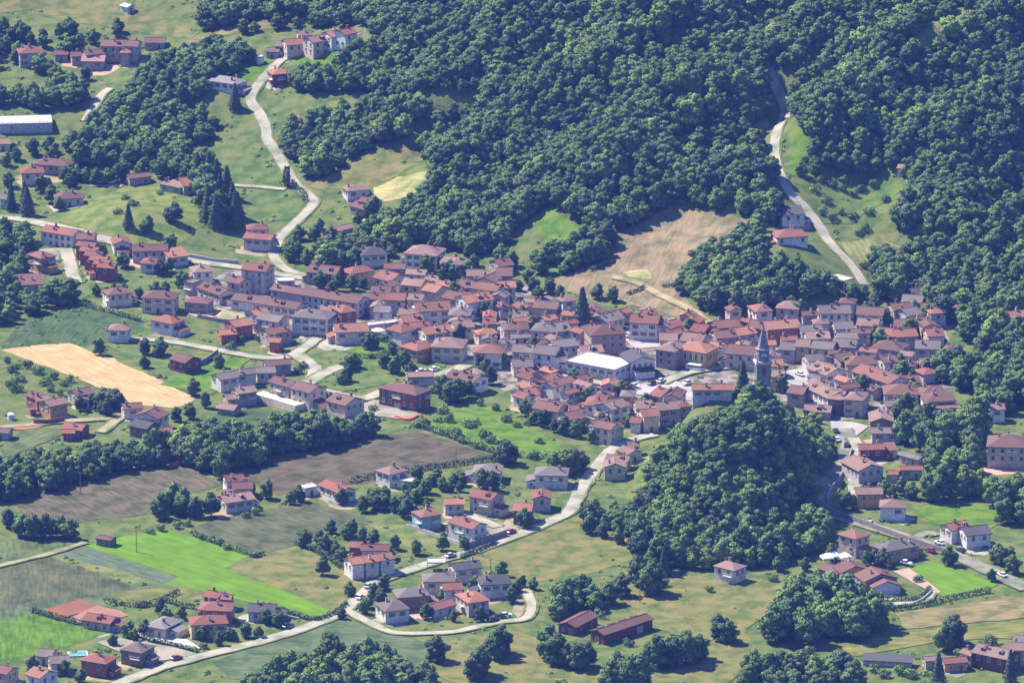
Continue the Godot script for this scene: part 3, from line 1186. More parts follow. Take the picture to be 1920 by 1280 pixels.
func plant_trees() -> void:
	var eye := Vector3(0, 716.66, 2499.28)
	var ranked := {"t": [], "s": [], "c": [], "p": [], "b": []}
	var rest := []
	for t in tree_list:
		var q: Vector2 = t[1]
		var p := Vector3(q.x, ground(q.x, q.y), q.y)
		t.append(p)
		if t[0] == "t" and t[4] == "" and t[2] < 8.0:
			t[0] = "s"
		if in_frame(p + Vector3(0, t[2] * 0.6, 0)):
			t.append(t[2] / eye.distance_to(p) * (1.25 if t[4] == "" else 1.0))
			ranked[t[0]].append(t)
		else:
			rest.append(t)
	for kind in ranked:
		var list: Array = ranked[kind]
		list.sort_custom(func(a, b): return a[6] > b[6])
		for k in list.size():
			var t: Array = list[k]
			if k >= 290:
				rest.append(t)
				continue
			var spec: Array = KINDS[kind]
			var h: float = t[2]
			var turn := rng.randf() * TAU
			var o := base(spec[0], t[5], turn)
			var wide := h * rng.randf_range(0.9, 1.15)
			var c := part("crown", crown(spec[1], rng.randi(), t[3]), o)
			c.scale = Vector3(wide, h, wide)
			if kind != "b":
				var tr := part("trunk", shape.trunk, o)
				tr.scale = Vector3(h, h, h)
			var size := "tall " if h > 11.0 else "small " if h < 6.0 else ""
			var called: String = "%s%s %s%s" % [size, TONES[t[3]], "tree" if GROVES.has(t[4]) else spec[0].replace("_", " "), (" " + GROVES[t[4]] + ",") if GROVES.has(t[4]) else ""]
			tag(o, where(t[1], called, 16), spec[2], spec[0].replace("_", " ") + "s of the valley")
	# what is left of the woods is one mass
	var woods := base("forest", Vector3.ZERO)
	woods.set_meta("kind", "stuff")
	woods.set_meta("label", "dense mixed broadleaf forest covering the slopes")
	var by := {}
	for t in rest:
		var spec: Array = KINDS[t[0]]
		var key := "%s %d" % [spec[1], rng.randi() % shape[spec[1]].size()]
		if not by.has(key):
			by[key] = []
		by[key].append(t)
	for key in by:
		var kind: String = key.split(" ")[0]
		var mm := MultiMesh.new()
		mm.transform_format = MultiMesh.TRANSFORM_3D
		mm.use_colors = true
		mm.mesh = crown(kind, int(key.split(" ")[1]), -1)
		mm.instance_count = by[key].size()
		for k in by[key].size():
			var t: Array = by[key][k]
			var h: float = t[2]
			var wide := h * rng.randf_range(1.0, 1.4)
			mm.set_instance_transform(k, Transform3D(Basis(Vector3.UP, rng.randf() * TAU) * Basis.from_scale(Vector3(wide, h, wide)), t[5]))
			mm.set_instance_color(k, jitter(leaf_tint(t[3]), 0.15))
		var o := MultiMeshInstance3D.new()
		o.name = "foliage_%03d" % woods.get_child_count()
		o.multimesh = mm
		o.set_meta("kind", "stuff")
		woods.add_child(o)


# ------------------------------------------------------------------ walls, hedges, cars, poles
func ribbon(p: PackedVector2Array, h: float, thick: float, col: Color) -> ArrayMesh:
	var st := start()
	for k in p.size() - 1:
		var a := p[k]
		var b := p[k + 1]
		var n := (b - a).normalized().orthogonal() * thick * 0.5
		var v := []
		for q in [a + n, b + n, b - n, a - n]:
			v.append(Vector3(q.x, ground(q.x, q.y), q.y))
		var t := []
		for q in v:
			t.append(q + Vector3(0, h, 0))
		for i in 4:
			var j := (i + 1) % 4
			var dn := Vector3(0, -0.6, 0)
			quad(st, t[i], t[j], v[j] + dn, v[i] + dn, col)
		quad(st, t[0], t[1], t[2], t[3], col * Color(0.9, 0.9, 0.9))
	return done(st, M.wall)


func garden_wall(mat: String, h: float, thick: float, label: String, flat: Array) -> void:
	var p := to_points(flat)
	if thick < 2.0:
		p = curved(p)
	var col: Color = {"pale": Color(0.62, 0.58, 0.53), "stone": Color(0.33, 0.30, 0.28), "cream": Color(0.72, 0.66, 0.52), "brick": Color(0.30, 0.15, 0.11), "orange": Color(0.75, 0.16, 0.06)}[mat]
	var mid := p[p.size() / 2]
	var at := Vector3(mid.x, ground(mid.x, mid.y), mid.y)
	var o := base("garden_wall", at)
	tag(o, label, "wall", "garden and retaining walls")
	part("masonry", ribbon(p, h, thick, jitter(col, 0.08)), o, -at)


func hedge(h: float, thick: float, label: String, flat: Array) -> void:
	var p := curved(to_points(flat))
	var mid := p[p.size() / 2]
	var at := Vector3(mid.x, ground(mid.x, mid.y), mid.y)
	var lumps := []
	for k in p.size() - 1:
		var n := maxi(1, int(p[k].distance_to(p[k + 1]) / (thick * 0.6)))
		for i in n:
			var q := p[k].lerp(p[k + 1], float(i) / n) + Vector2(rng.randf_range(-0.2, 0.2), rng.randf_range(-0.2, 0.2))
			lumps.append([Vector3(q.x, ground(q.x, q.y) + h * 0.45, q.y) - at, thick * 0.5 * rng.randf_range(0.85, 1.2)])
	var st := start()
	for l in lumps:
		for k in 26:
			var dir := Vector3(rng.randfn(), rng.randfn() + 0.3, rng.randfn()).normalized()
			spray(st, l[0] + dir * l[1] * Vector3(1, h / thick, 1), (dir + Vector3(rng.randfn(), rng.randfn(), rng.randfn()) * 0.4).normalized(), 0.36, dir)
	var o := MeshInstance3D.new()
	o.name = numbered("hedge")
	o.mesh = st.commit()
	o.mesh.surface_set_material(0, M.leaf[[0, 1, 1, 2, 4][rng.randi_range(0, 4)]])
	o.position = at
	add_child(o)
	tag(o, label, "hedge", "hedges along gardens and fields")


func car_parts(col: Color) -> Dictionary:
	var key := "car %s" % col
	if shape.has(key):
		return shape[key]
	var st := start()
	var prof := [Vector2(-2.1, 0.35), Vector2(-2.15, 0.75), Vector2(-1.9, 0.92), Vector2(1.15, 0.95), Vector2(2.05, 0.8), Vector2(2.15, 0.5), Vector2(2.1, 0.3)]
	for k in prof.size():
		var a: Vector2 = prof[k]
		var b: Vector2 = prof[(k + 1) % prof.size()]
		quad(st, Vector3(a.x, a.y, 0.85), Vector3(a.x, a.y, -0.85), Vector3(b.x, b.y, -0.85), Vector3(b.x, b.y, 0.85), col)
	for s in [0.85, -0.85]:
		for k in range(1, prof.size() - 1):
			var q := [Vector3(prof[0].x, prof[0].y, s), Vector3(prof[k].x, prof[k].y, s), Vector3(prof[k + 1].x, prof[k + 1].y, s)]
			if s < 0:
				q.reverse()
			tri(st, q[0], q[1], q[2], col)
	var body := done(st, M.gloss)
	st = start()
	var lo := [Vector3(-1.75, 0.93, 0.8), Vector3(1.0, 0.95, 0.8), Vector3(1.0, 0.95, -0.8), Vector3(-1.75, 0.93, -0.8)]
	var up := [Vector3(-1.25, 1.45, 0.62), Vector3(0.25, 1.47, 0.62), Vector3(0.25, 1.47, -0.62), Vector3(-1.25, 1.45, -0.62)]
	for k in 4:
		var l := (k + 1) % 4
		quad(st, up[k], up[l], lo[l], lo[k])
	var glass := done(st, M.pane)
	st = start()
	quad(st, up[3] + Vector3(0, 0.01, 0), up[2] + Vector3(0, 0.01, 0), up[1] + Vector3(0, 0.01, 0), up[0] + Vector3(0, 0.01, 0), col)
	var top := done(st, M.gloss)
	st = start()
	lathe(st, [Vector2(0.02, -0.1), Vector2(0.32, -0.1), Vector2(0.32, 0.1), Vector2(0.02, 0.1)], 10, Color(0.03, 0.03, 0.03))
	shape[key] = {"body": body, "windows": glass, "roof": top, "wheel": done(st, M.paint)}
	return shape[key]


func cars(colour: String, flat: Array) -> void:
	var col: Color = {"white": Color(0.8, 0.8, 0.8), "dark": Color(0.03, 0.035, 0.05), "red": Color(0.35, 0.03, 0.03), "silver": Color(0.42, 0.43, 0.45)}[colour]
	var m := car_parts(col)
	for q in to_points(flat):
		var turn := rng.randf() * TAU
		var best := 1e9
		for r in road_parts:
			var d: float = q.distance_to(Geometry2D.get_closest_point_to_segment(q, r[0], r[1]))
			if d < best and d < 8.0:
				best = d
				turn = -(r[1] - r[0]).angle()
		var o := base("car", Vector3(q.x, ground(q.x, q.y) + 0.45, q.y), turn)
		part("body", m.body, o)
		part("windows", m.windows, o)
		part("car_roof", m.roof, o)
		for s in [[-1.3, 0.8], [1.35, 0.8], [-1.3, -0.8], [1.35, -0.8]]:
			var w := part("wheel", m.wheel, o, Vector3(s[0], 0.32, s[1]))
			w.rotation.x = PI * 0.5
		tag(o, where(q, "small %s parked car" % colour, 16), "car", "cars parked in the village")


func poles(h: float, flat: Array) -> void:
	var st := start()
	lathe(st, [Vector2(0.16, -0.5), Vector2(0.14, h * 0.5), Vector2(0.1, h)], 8, Color(0.3, 0.26, 0.22))
	var pole := done(st, M.wood)
	st = start()
	box(st, Vector3(-0.9, h - 0.6, -0.06), Vector3(0.9, h - 0.45, 0.06), Color(0.28, 0.24, 0.2))
	for k in 3:
		box(st, Vector3(-0.8 + k * 0.8 - 0.05, h - 0.45, -0.05), Vector3(-0.8 + k * 0.8 + 0.05, h - 0.25, 0.05), Color(0.5, 0.5, 0.48))
	var arm := done(st, M.wood)
	for q in to_points(flat):
		var o := base("utility_pole", Vector3(q.x, ground(q.x, q.y), q.y), rng.randf() * PI)
		part("pole", pole, o)
		part("crossarm", arm, o)
		tag(o, where(q, "thin wooden utility pole", 16), "pole", "utility poles")


func small_things() -> void:
	# garden pool of the lower houses
	var at := Vector3(-140.8, ground(-140.8, 368.0), 368.0)
	var o := base("swimming_pool", at, 0.15)
	tag(o, "turquoise garden pool behind the brick-red corner house", "pool")
	var st := start()
	box(st, Vector3(-3.2, -0.3, -2.4), Vector3(3.2, 0.45, 2.4), Color(0.6, 0.58, 0.55))
	part("rim", done(st, M.wall), o)
	st = start()
	quad(st, Vector3(-2.8, 0.46, -2.0), Vector3(2.8, 0.46, -2.0), Vector3(2.8, 0.46, 2.0), Vector3(-2.8, 0.46, 2.0))
	part("water", done(st, M.water), o)
	# white marquee by the three-storey house
	at = Vector3(109.0, ground(109.0, 270.5), 270.5)
	o = base("marquee", at, 0.3)
	tag(o, "white marquee of three peaked canopies beside the cream three-storey house", "marquee")
	for k in 3:
		st = start()
		var c := Vector3(-3.0 + k * 3.1, 0, [0.6, -0.8, 1.6][k])
		var q := [c + Vector3(-1.9, 2.5, 1.9), c + Vector3(1.9, 2.5, 1.9), c + Vector3(1.9, 2.5, -1.9), c + Vector3(-1.9, 2.5, -1.9)]
		for i in 4:
			var j := (i + 1) % 4
			tri(st, q[i], c + Vector3(0, 3.9, 0), q[j], Color(0.82, 0.82, 0.82))
			quad(st, q[i], q[j], q[j] - Vector3(0, 0.45, 0), q[i] - Vector3(0, 0.45, 0), Color(0.82, 0.82, 0.82))
		part("canopy", done(st, M.paint), o)
		st = start()
		for i in 4:
			box(st, Vector3(q[i].x * 0.98 - 0.05, -0.3, q[i].z * 0.98 - 0.05), Vector3(q[i].x * 0.98 + 0.05, 2.5, q[i].z * 0.98 + 0.05), Color(0.7, 0.7, 0.7))
		part("frame", done(st, M.paint), o)
	# round pale tank and white dome
	for row in [["water_tank", -50.3, -4.3, 2.6, 3.2, Color(0.62, 0.52, 0.42), "round pale tank with low conical lid beside the orange-roofed long house", "tank"], ["storage_dome", -181.0, 102.0, 1.2, 2.0, Color(0.8, 0.8, 0.8), "small white domed tank at the yard by the orange track", "tank"]]:
		at = Vector3(row[1], ground(row[1], row[2]), row[2])
		o = base(row[0], at)
		tag(o, row[6], row[7])
		st = start()
		lathe(st, [Vector2(row[3], -0.5), Vector2(row[3], row[4])], 20, row[5])
		part("drum", done(st, M.wall), o)
		st = start()
		lathe(st, [Vector2(row[3] + 0.15, row[4]), Vector2(row[3] * 0.7, row[4] + 0.4), Vector2(0.02, row[4] + 0.65)], 20, row[5] * 1.05)
		part("lid", done(st, M.wall), o)
	# white minibus in front of the schoolhouse
	at = Vector3(67.4, ground(67.4, 38.9), 38.9)
	o = base("minibus", at, -0.45)
	tag(o, "long white minibus parked in front of the yellow schoolhouse", "bus")
	st = start()
	box(st, Vector3(-2.9, 0.4, -1.0), Vector3(2.9, 2.4, 1.0), Color(0.8, 0.8, 0.8))
	part("body", done(st, M.gloss), o)
	st = start()
	box(st, Vector3(-2.5, 1.4, -1.02), Vector3(2.92, 2.0, 1.02), Color(0.04, 0.04, 0.05))
	part("windows", done(st, M.pane), o)
	st = start()
	lathe(st, [Vector2(0.02, -0.12), Vector2(0.38, -0.12), Vector2(0.38, 0.12), Vector2(0.02, 0.12)], 10, Color(0.03, 0.03, 0.03))
	var wh := done(st, M.paint)
	for s in [[-1.9, 0.95], [1.9, 0.95], [-1.9, -0.95], [1.9, -0.95]]:
		part("wheel", wh, o, Vector3(s[0], 0.38, s[1])).rotation.x = PI * 0.5


func add_houses() -> void:
	house("house", "h", "gr", -202.41, 25.36, -332.8, 0.22, 11.11, 9, 6.27, 0, "tall hamlet house standing alone above the yard wall", "village houses", "tall hamlet house")
	house("farmhouse", "g", "sm", -167.2, 26.39, -337.03, -0.11, 11.04, 10, 7.2, 0, "hamlet farmhouse highest of the clustered hamlet roofs", "farmhouses", "hamlet farmhouse")
	house("villa", "h", "wl", -117.91, 26.59, -281.58, -0.54, 15.48, 9, 4.85, 1, "grey hillside villa with a pale terrace above the mountain road", "villas", "grey hillside villa")
	house("shed", "f", "gw", -200.68, 14.18, -267.25, 0.1, 22.39, 14, 3.96, 0, "long industrial shed with white skylights at the picture edge", "sheds", "long industrial shed")
	house("row_house", "g", "wo", -74.19, 38.17, -305.57, 0.53, 7.57, 9, 7.15, 0, "ridge hamlet row brightest roof of the ridge hamlet", "row houses", "ridge hamlet row")
	house("house", "h", "mo", -96.68, 28.95, -283.48, 0.36, 7.84, 8, 5.59, 0, "road-top house beside the top of the mountain road", "village houses", "road-top house")
	house("bungalow", "h", "wp", -86.5, 20.12, -241.69, 0.48, 9.63, 8, 4.47, 0, "roadside bungalow among bushes beside the mountain road", "bungalows", "roadside bungalow")
	house("hut", "g", "wp", 153.57, 27.44, -137.99, -0.3, 3.5, 6, 4.4, 0, "forest hut tiny and alone amid the forest slope", "", "forest hut")
	house("house", "g", "wr", -176.77, 1.96, -129.54, -0.53, 15.77, 9, 5.95, 0, "long white roadside house below the grassy hillock at the upper road", "village houses", "long white roadside house")
	house("house", "h", "or", -183.09, 0.19, -100.44, -0.87, 9.53, 8, 6.04, 1, "square tower house with lit yard wall beside the terraced row", "village houses", "square tower house")
	house("row_house", "g", "kr", -162.36, 0.5, -100.53, -0.27, 7.37, 6.3, 6.01, 1, "stepped terraced row third roof down the stepped terraced row", "row houses", "stepped terraced row")
	house("house", "p", "wr", -153.13, 2.34, -117.96, 0.19, 7.35, 9, 4.72, 0, "white gabled house with gable facing down the lane", "village houses", "white gabled house")
	house("village_building", "s", "go", -131.35, 0.73, -106.38, 0.46, 8.79, 8, 4.06, 0, "orange lean-to building with one bright slope beside the upper road", "village buildings", "orange lean-to building")
	house("apartment_building", "g", "cr", -97.74, 0.1, -71.34, -0.37, 10.59, 10, 9, 0, "tall pilastered block with pale vertical pilasters, tallest of the old estate", "apartment buildings", "tall pilastered block")
	house("house", "h", "cm", -134.08, 0.01, -42.8, -0.14, 13.4, 10, 6, 1, "balconied house with balconies on two floors below the orchard", "village houses", "balconied house")
	house("estate_wing", "g", "wm", -92.59, 0.03, -40.9, -0.5, 29.39, 9, 4, 0, "lower long wing lower of the two long estate wings", "long estate wings", "lower long wing")
	house("house", "h", "wr", -129.52, 0, -12.6, -0.62, 10.81, 9, 5, 0, "white cube house with bright red roof beside the dark green field", "village houses", "white cube house")
	house("house", "g", "ro", -102.91, 0, -7.66, 0.57, 8.44, 9, 5, 0, "orange twin house larger of two orange-walled houses", "village houses", "orange twin house")
	house("house", "g", "so", -131.56, 7.08, -192.91, 0.39, 5.55, 12, 4.04, 0, "hillock-top house with broad orange slope on top of the hillock", "village houses", "hillock-top house")
	house("house", "h", "wr", -100.24, 2.05, -135.2, 0.11, 8.93, 8, 5.96, 0, "hairpin house beside the hairpin of the mountain road", "village houses", "hairpin house")
	house("house", "h", "wd", -54.94, 1.16, -104.54, 0.29, 11.04, 10.98, 5.27, 0, "grey-hipped house under the forest edge above the old core", "village houses", "grey-hipped house")
	house("villa", "h", "wp", -33.84, 1.71, -100.32, -0.31, 14.11, 12.2, 6.16, 0, "arched villa with arched loggia under the forest edge", "villas", "arched villa")
	house("townhouse", "g", "wr", -30.67, 0.07, -26.27, 0.22, 13.62, 12.2, 6.02, 0, "broad red-roofed house with the broadest red roof of the old core", "houses of the old village core", "broad red-roofed house")
	house("townhouse", "g", "wo", -14.39, 0.17, -34.52, 0.53, 11.98, 10.98, 7.05, 0, "tall pale corner house at the upper edge of the old core", "houses of the old village core", "tall pale corner house")
	house("estate_wing", "g", "gm", -84.7, 0.06, -50.51, -0.56, 14.34, 8, 6, 0, "upper long wing upper of the two long estate wings", "long estate wings", "upper long wing")
	house("apartment_building", "h", "kr", -63.47, 0.02, -16.42, 0.47, 7.08, 9.76, 8, 0, "tall brick-red block taller than all roofs about it", "apartment buildings", "tall brick-red block")
	house("apartment_building", "h", "wg", -74.5, 0.01, -12.13, -0.31, 14.98, 11, 7, 1, "large pale apartment house with rows of dark windows beside the brick-red block", "apartment buildings", "large pale apartment house")
	house("house", "g", "co", -60.69, 0.01, -0.62, 0.15, 13.04, 10.98, 5, 0, "orange-roofed long house beside the round pale tank", "village houses", "orange-roofed long house")
	house("townhouse", "h", "pm", 34.73, 0.07, 13.25, 0.22, 14.05, 12.2, 8.02, 0, "pink townhouse with rows of windows beside the car park", "houses of the old village core", "pink townhouse")
	house("townhouse", "g", "wr", 50.29, 0.25, -4.51, -0.18, 11.2, 10.98, 7.02, 0, "pale townhouse facing the car park with red roof", "houses of the old village core", "pale townhouse")
	house("townhouse", "h", "wr", 93.63, 1.83, -17.31, 0.34, 7.27, 9.76, 6.23, 0, "white-sided house tight below the small wooded knoll", "houses of the old village core", "white-sided house")
	house("house", "s", "wd", 108.55, 17.37, -103.27, 0.21, 9.6, 8, 5.25, 0, "slate-roofed white house beside the straight forest road", "village houses", "slate-roofed white house")
	house("bungalow", "h", "wr", 106.66, 17.01, -73.2, 0.23, 12.98, 10, 5.03, 0, "red hip-roofed bungalow in the trees below the slate-roofed house", "bungalows", "red hip-roofed bungalow")
	house("canopy_roof", "f", "gw", 125.3, 6.84, -47.56, -0.75, 8.96, 6, 4.66, 0, "white canopy long and bright beside the foot of the forest road", "", "white canopy")
	house("townhouse", "g", "wg", 121.49, 1.36, -17.1, 0.08, 12.55, 10.98, 6.14, 0, "grey-roofed house under the meadow below the small green meadow", "houses of the old village core", "grey-roofed house under the meadow")
	house("house", "g", "yo", 189.53, 1.04, -19.3, 0.31, 9.17, 8, 4.06, 0, "orange-roofed edge house alone in the trees at the picture edge", "village houses", "orange-roofed edge house")
	house("townhouse", "g", "ro", 100.54, 0.47, 0.37, 0.29, 13.91, 10.98, 6.08, 0, "red townhouse with vivid red walls behind the church tower", "houses of the old village core", "red townhouse")
	house("farmhouse", "g", "op", -165.91, 0, 97.18, 0.65, 8.37, 8, 5, 0, "ochre farmhouse beside the wheat field corner", "farmhouses", "ochre farmhouse")
	house("bungalow", "g", "kr", -156.43, 0, 121.45, -0.35, 8.29, 8, 3, 0, "low red bungalow alone below the orange track", "bungalows", "low red bungalow")
	house("farmhouse", "p", "wm", -129.62, 0, 112.37, -0.49, 10.6, 9, 5, 0, "gabled farmhouse at the wheat tip with wide gable at the tip of the wheat field", "farmhouses", "gabled farmhouse at the wheat tip")
	house("barn", "g", "bd", -131.54, 0, 121.82, -0.62, 8.53, 9, 4, 0, "dark-roofed barn in front of the gabled farmhouse", "barns", "dark-roofed barn")
	house("barn", "g", "mm", -120.82, 0, 38.75, -0.76, 9, 9, 4.5, 0, "maroon barn alone on a stone base in the meadow", "barns", "maroon barn")
	house("house", "g", "wg", -105.17, 0, 63.09, 0.55, 8.36, 8, 5, 1, "stepped white house with open terraces beside the meadow", "village houses", "stepped white house")
	house("hut", "h", "wr", -120.4, 0, 208.24, -0.6, 5.49, 5, 3, 0, "little red-roofed hut beside dark trees in the ploughed field", "", "little red-roofed hut")
	house("farmhouse", "g", "wm", -97.14, 0, 190.23, 0.22, 7.07, 8, 5, 0, "white gable farmhouse at the ploughed field corner", "farmhouses", "white gable farmhouse")
	house("row_house", "g", "sm", -82.48, 0, 78.36, -0.78, 11.26, 8, 7, 1, "long maroon-roofed row with balconies above the cream garden wall", "row houses", "long maroon-roofed row")
	house("house", "g", "cm", -60.35, 0, 94.35, -0.74, 10.07, 10.98, 5, 0, "lane-end house at the end of the lane above the hedge trees", "village houses", "lane-end house")
	house("apartment_building", "h", "km", -38.97, 0, 84.88, -0.62, 17.5, 9.76, 6.5, 1, "brick-red apartment house with white ground floor and paved yard", "apartment buildings", "brick-red apartment house")
	house("house", "h", "or", -35.01, 0.01, 23.18, -0.78, 10.11, 10.98, 5, 0, "ochre house with red roof above the lane", "village houses", "ochre house")
	house("townhouse", "h", "cp", -23.27, 0.01, 23.36, -0.16, 12.45, 12.2, 6, 0, "cream square house beside the ochre house", "houses of the old village core", "cream square house")
	house("townhouse", "h", "wr", -8.19, 0.01, 31.65, -0.17, 11.35, 10.98, 6, 0, "white house with rose roof with pale walls at the lane corner", "houses of the old village core", "white house with rose roof")
	house("house", "h", "wp", -42.2, 0, 180.69, -0.83, 8.13, 9, 5, 0, "white house with canopy with white patio canopy at the ploughed field", "village houses", "white house with canopy")
	house("farmhouse", "g", "wr", -60.83, 0, 197.46, -0.91, 12.87, 8, 4, 0, "long red farmhouse with long red slope at the ploughed field", "farmhouses", "long red farmhouse")
	house("row_house", "g", "cr", -8.7, 0, 213.53, -0.6, 9.52, 9, 6, 0, "pale-striped row house with pale party-wall strips across its roof", "row houses", "pale-striped row house")
	house("warehouse", "f", "ww", 32.76, 0.02, 44.19, -0.59, 22.02, 15, 5, 0, "white flat-roofed warehouse biggest flat roof in the village", "", "white flat-roofed warehouse")
	house("hall_building", "p", "wd", 46.33, 0.02, 42.09, 0.34, 10.49, 12, 6, 0, "white hall with arched windows joined to the warehouse", "", "white hall")
	house("school_building", "h", "yo", 68.66, 0.07, 31.11, -0.52, 13.6, 10.98, 6.5, 0, "yellow schoolhouse with long rows of arched windows", "", "yellow schoolhouse")
	house("church_nave", "g", "cm", 86.11, 0.08, 33.33, -0.3, 12, 12, 6, 0, "church nave broad roof behind the church tower", "", "church nave")
	house("village_building", "g", "go", 70.35, 20.5, 163.91, 0, 14.64, 7.32, 9.8, 0, "low orange-roofed building above the wooded knoll beside the tower", "village buildings", "low orange-roofed building")
	house("townhouse", "g", "wp", 36.03, 0, 103.85, 0.77, 9.71, 9.76, 6, 0, "white two-faced house with bright white side wall below the warehouse", "houses of the old village core", "white two-faced house")
	house("house", "p", "cp", 36.07, 0, 173.65, 0, 8.17, 8, 5.04, 0, "gabled house by the knoll with gable facing down at the knoll's foot", "village houses", "gabled house by the knoll")
	house("house", "h", "wg", 13.94, 0, 182.44, -0.07, 11.88, 10, 5, 0, "broad lavender-grey house with hip roof behind the road bend", "village houses", "broad lavender-grey house")
	house("townhouse", "g", "yp", 108.47, 0.15, 24.26, -0.17, 5.65, 9.76, 6, 0, "yellow house with yellow walls behind the church tower", "houses of the old village core", "yellow house")
	house("townhouse", "g", "wp", 114.24, 0.01, 85.76, -1.08, 17.77, 9.76, 6, 0, "white-flanked house with tall lit white flank below the square", "houses of the old village core", "white-flanked house")
	house("townhouse", "h", "cp", 124.33, 0.01, 94.77, -0.23, 7.92, 9.76, 6.5, 0, "cream corner building at the end of the street with rows of windows", "houses of the old village core", "cream corner building")
	house("village_building", "g", "wr", 135.31, 0.02, 60.61, -0.93, 21.7, 10.98, 4.51, 0, "long white building with long sunlit white wall and red roof", "village buildings", "long white building")
	house("house", "h", "wm", 154.68, 0.01, 89.04, 0.16, 11.71, 10.98, 4.5, 1, "maroon-hipped house with low terrace wall at the upper village edge", "village houses", "maroon-hipped house")
	house("house", "p", "gp", 123.05, 0, 174.09, 0.46, 10.69, 13, 5, 0, "big gabled house with long pinkish slopes beside the sunken road", "village houses", "big gabled house")
	house("house", "g", "op", 123.58, 0, 205.38, 0.08, 9.52, 8, 5, 0, "ochre roadside house above the bend of the sunken road", "village houses", "ochre roadside house")
	house("villa", "h", "cm", 175.37, 0, 156.32, -0.11, 15, 14, 8, 0, "large villa with big hip roof among tall trees", "villas", "large villa")
	house("shed", "g", "bm", -138.16, 0, 250.64, -0.49, 6.35, 5, 2.5, 0, "field shed at the corner of the bright green field", "sheds", "field shed")
	house("house", "h", "yr", -99.4, 0, 347.69, 0.16, 12.69, 9, 5, 0, "yellow house with red hip roof beside the garden lawn on the lower road", "village houses", "yellow house with red hip roof")
	house("villa", "h", "cl", -113.78, 0, 345.79, -0.52, 8.27, 12, 3.5, 0, "villa with light grey roof with white forecourt on the lower road", "villas", "villa with light grey roof")
	house("house", "g", "sr", -134.67, 0, 340.07, -0.45, 10.82, 8, 3, 1, "low red club house beside the terracotta court", "village houses", "low red club house")
	house("house", "h", "kr", -132.92, 0, 387.02, -0.45, 9.78, 8, 5, 0, "brick-red corner house at the lower road with pale band round it", "village houses", "brick-red corner house")
	house("row_house", "g", "wo", -53.03, 0, 285.97, 0.44, 5.09, 8, 5.5, 0, "long orange-roofed row house end unit with white gable wall", "row houses", "long orange-roofed row house")
	house("carport", "f", "ww", -25.53, 0, 278.51, 0, 6.27, 5, 3, 0, "pale carport flat and white beside the road", "", "pale carport")
	house("house", "h", "wd", -6.04, 0, 305.06, 0.19, 11.26, 10, 5, 0, "slate-roofed pale house with white side wall beside the loop lane", "village houses", "slate-roofed pale house")
	house("house", "h", "wg", -39.43, 0, 331.4, 0.39, 9.17, 10, 4.5, 0, "white house at the fork inside the fork of the loop lane", "village houses", "white house at the fork")
	house("house", "h", "co", -13.11, 0, 323.45, 0.44, 8.24, 11, 5, 1, "balconied cream house with white balconies inside the loop lane", "village houses", "balconied cream house")
	house("house", "h", "tr", -29.36, 0, 230.64, 0.52, 8.34, 8, 5, 1, "teal house with blue-green walls and white balconies", "village houses", "teal house")
	house("house", "g", "wr", -15.16, 0, 245.61, -0.76, 12, 8, 6, 1, "balconied white house beside the teal house", "village houses", "balconied white house")
	house("house", "h", "wp", 73.08, 0, 289.71, -0.69, 9.17, 7.5, 5, 0, "square meadow house alone at the top of the dry meadow", "village houses", "square meadow house")
	house("barn", "p", "mm", 35.82, 0, 347.96, -0.77, 6.89, 24, 3.5, 0, "long maroon-roofed barn longest barn, with roof vents, in the dry meadow", "barns", "long maroon-roofed barn")
	house("barn", "p", "mm", 21.68, 0, 341.3, -0.55, 7.38, 15, 3, 0, "shorter brown barn parallel to the long maroon-roofed barn in the dry meadow", "barns", "shorter brown barn")
	house("house", "h", "co", 115.99, 0, 261.15, -0.77, 8.54, 8, 7, 0, "cream three-storey house with red base beside the white marquee", "village houses", "cream three-storey house")
	house("house", "g", "wd", 157.29, 0, 250.72, 0.31, 9.72, 10, 5, 0, "two-tone house with dark slope and red slope beside the main road", "village houses", "two-tone house")
	house("shed", "s", "gd", 121.31, 0, 378.46, -0.16, 16.4, 5, 2, 0, "long grey shed low and dark above the scrub", "sheds", "long grey shed")
	house("house", "g", "mp", 156.14, 0, 380.24, -0.61, 13.53, 10, 5, 0, "maroon farmstead with dark red walls at the lower picture corner", "village houses", "maroon farmstead")
	house("outbuilding", "g", "sm", -189.88, 26.47, -337.35, 0.08, 6.15, 7, 3.03, 0, "low narrow stone outbuilding with maroon gabled roof beside the tall hamlet house", "small outbuildings")
	house("house", "g", "sm", -183.28, 25.69, -333.4, 0.22, 5.38, 7, 4.08, 0, "narrow stone house with maroon gabled roof beside the hamlet farmhouse", "village houses")
	house("house", "g", "sm", -175.99, 25.42, -333.04, 0.39, 9.44, 8, 5.38, 0, "stone house with maroon gabled roof beside the hamlet farmhouse", "village houses")
	house("house", "h", "so", -162.06, 26.05, -328.84, -0.16, 4.56, 6, 6.22, 0, "narrow stone house with orange hipped roof in front of the hamlet farmhouse", "village houses")
	house("house", "g", "gm", -159.89, 26.71, -334.69, -0.17, 7.15, 9, 7.31, 0, "tall grey house with maroon gabled roof beside the hamlet farmhouse", "village houses")
	house("house", "s", "sp", -175.76, 24.99, -327.32, -0.05, 10.09, 6, 4.07, 0, "stone house with faded pink sloping roof in front of the hamlet farmhouse", "village houses")
	house("outbuilding", "g", "sm", -150.53, 29.22, -345.71, -0.05, 9.02, 8, 3.57, 0, "low stone outbuilding with maroon gabled roof beside the hamlet farmhouse", "small outbuildings")
	house("outbuilding", "g", "cp", -207.94, 11.34, -246.09, 0, 6.26, 8, 3, 0, "low narrow cream outbuilding with faded pink gabled roof in front of the long industrial shed", "small outbuildings")
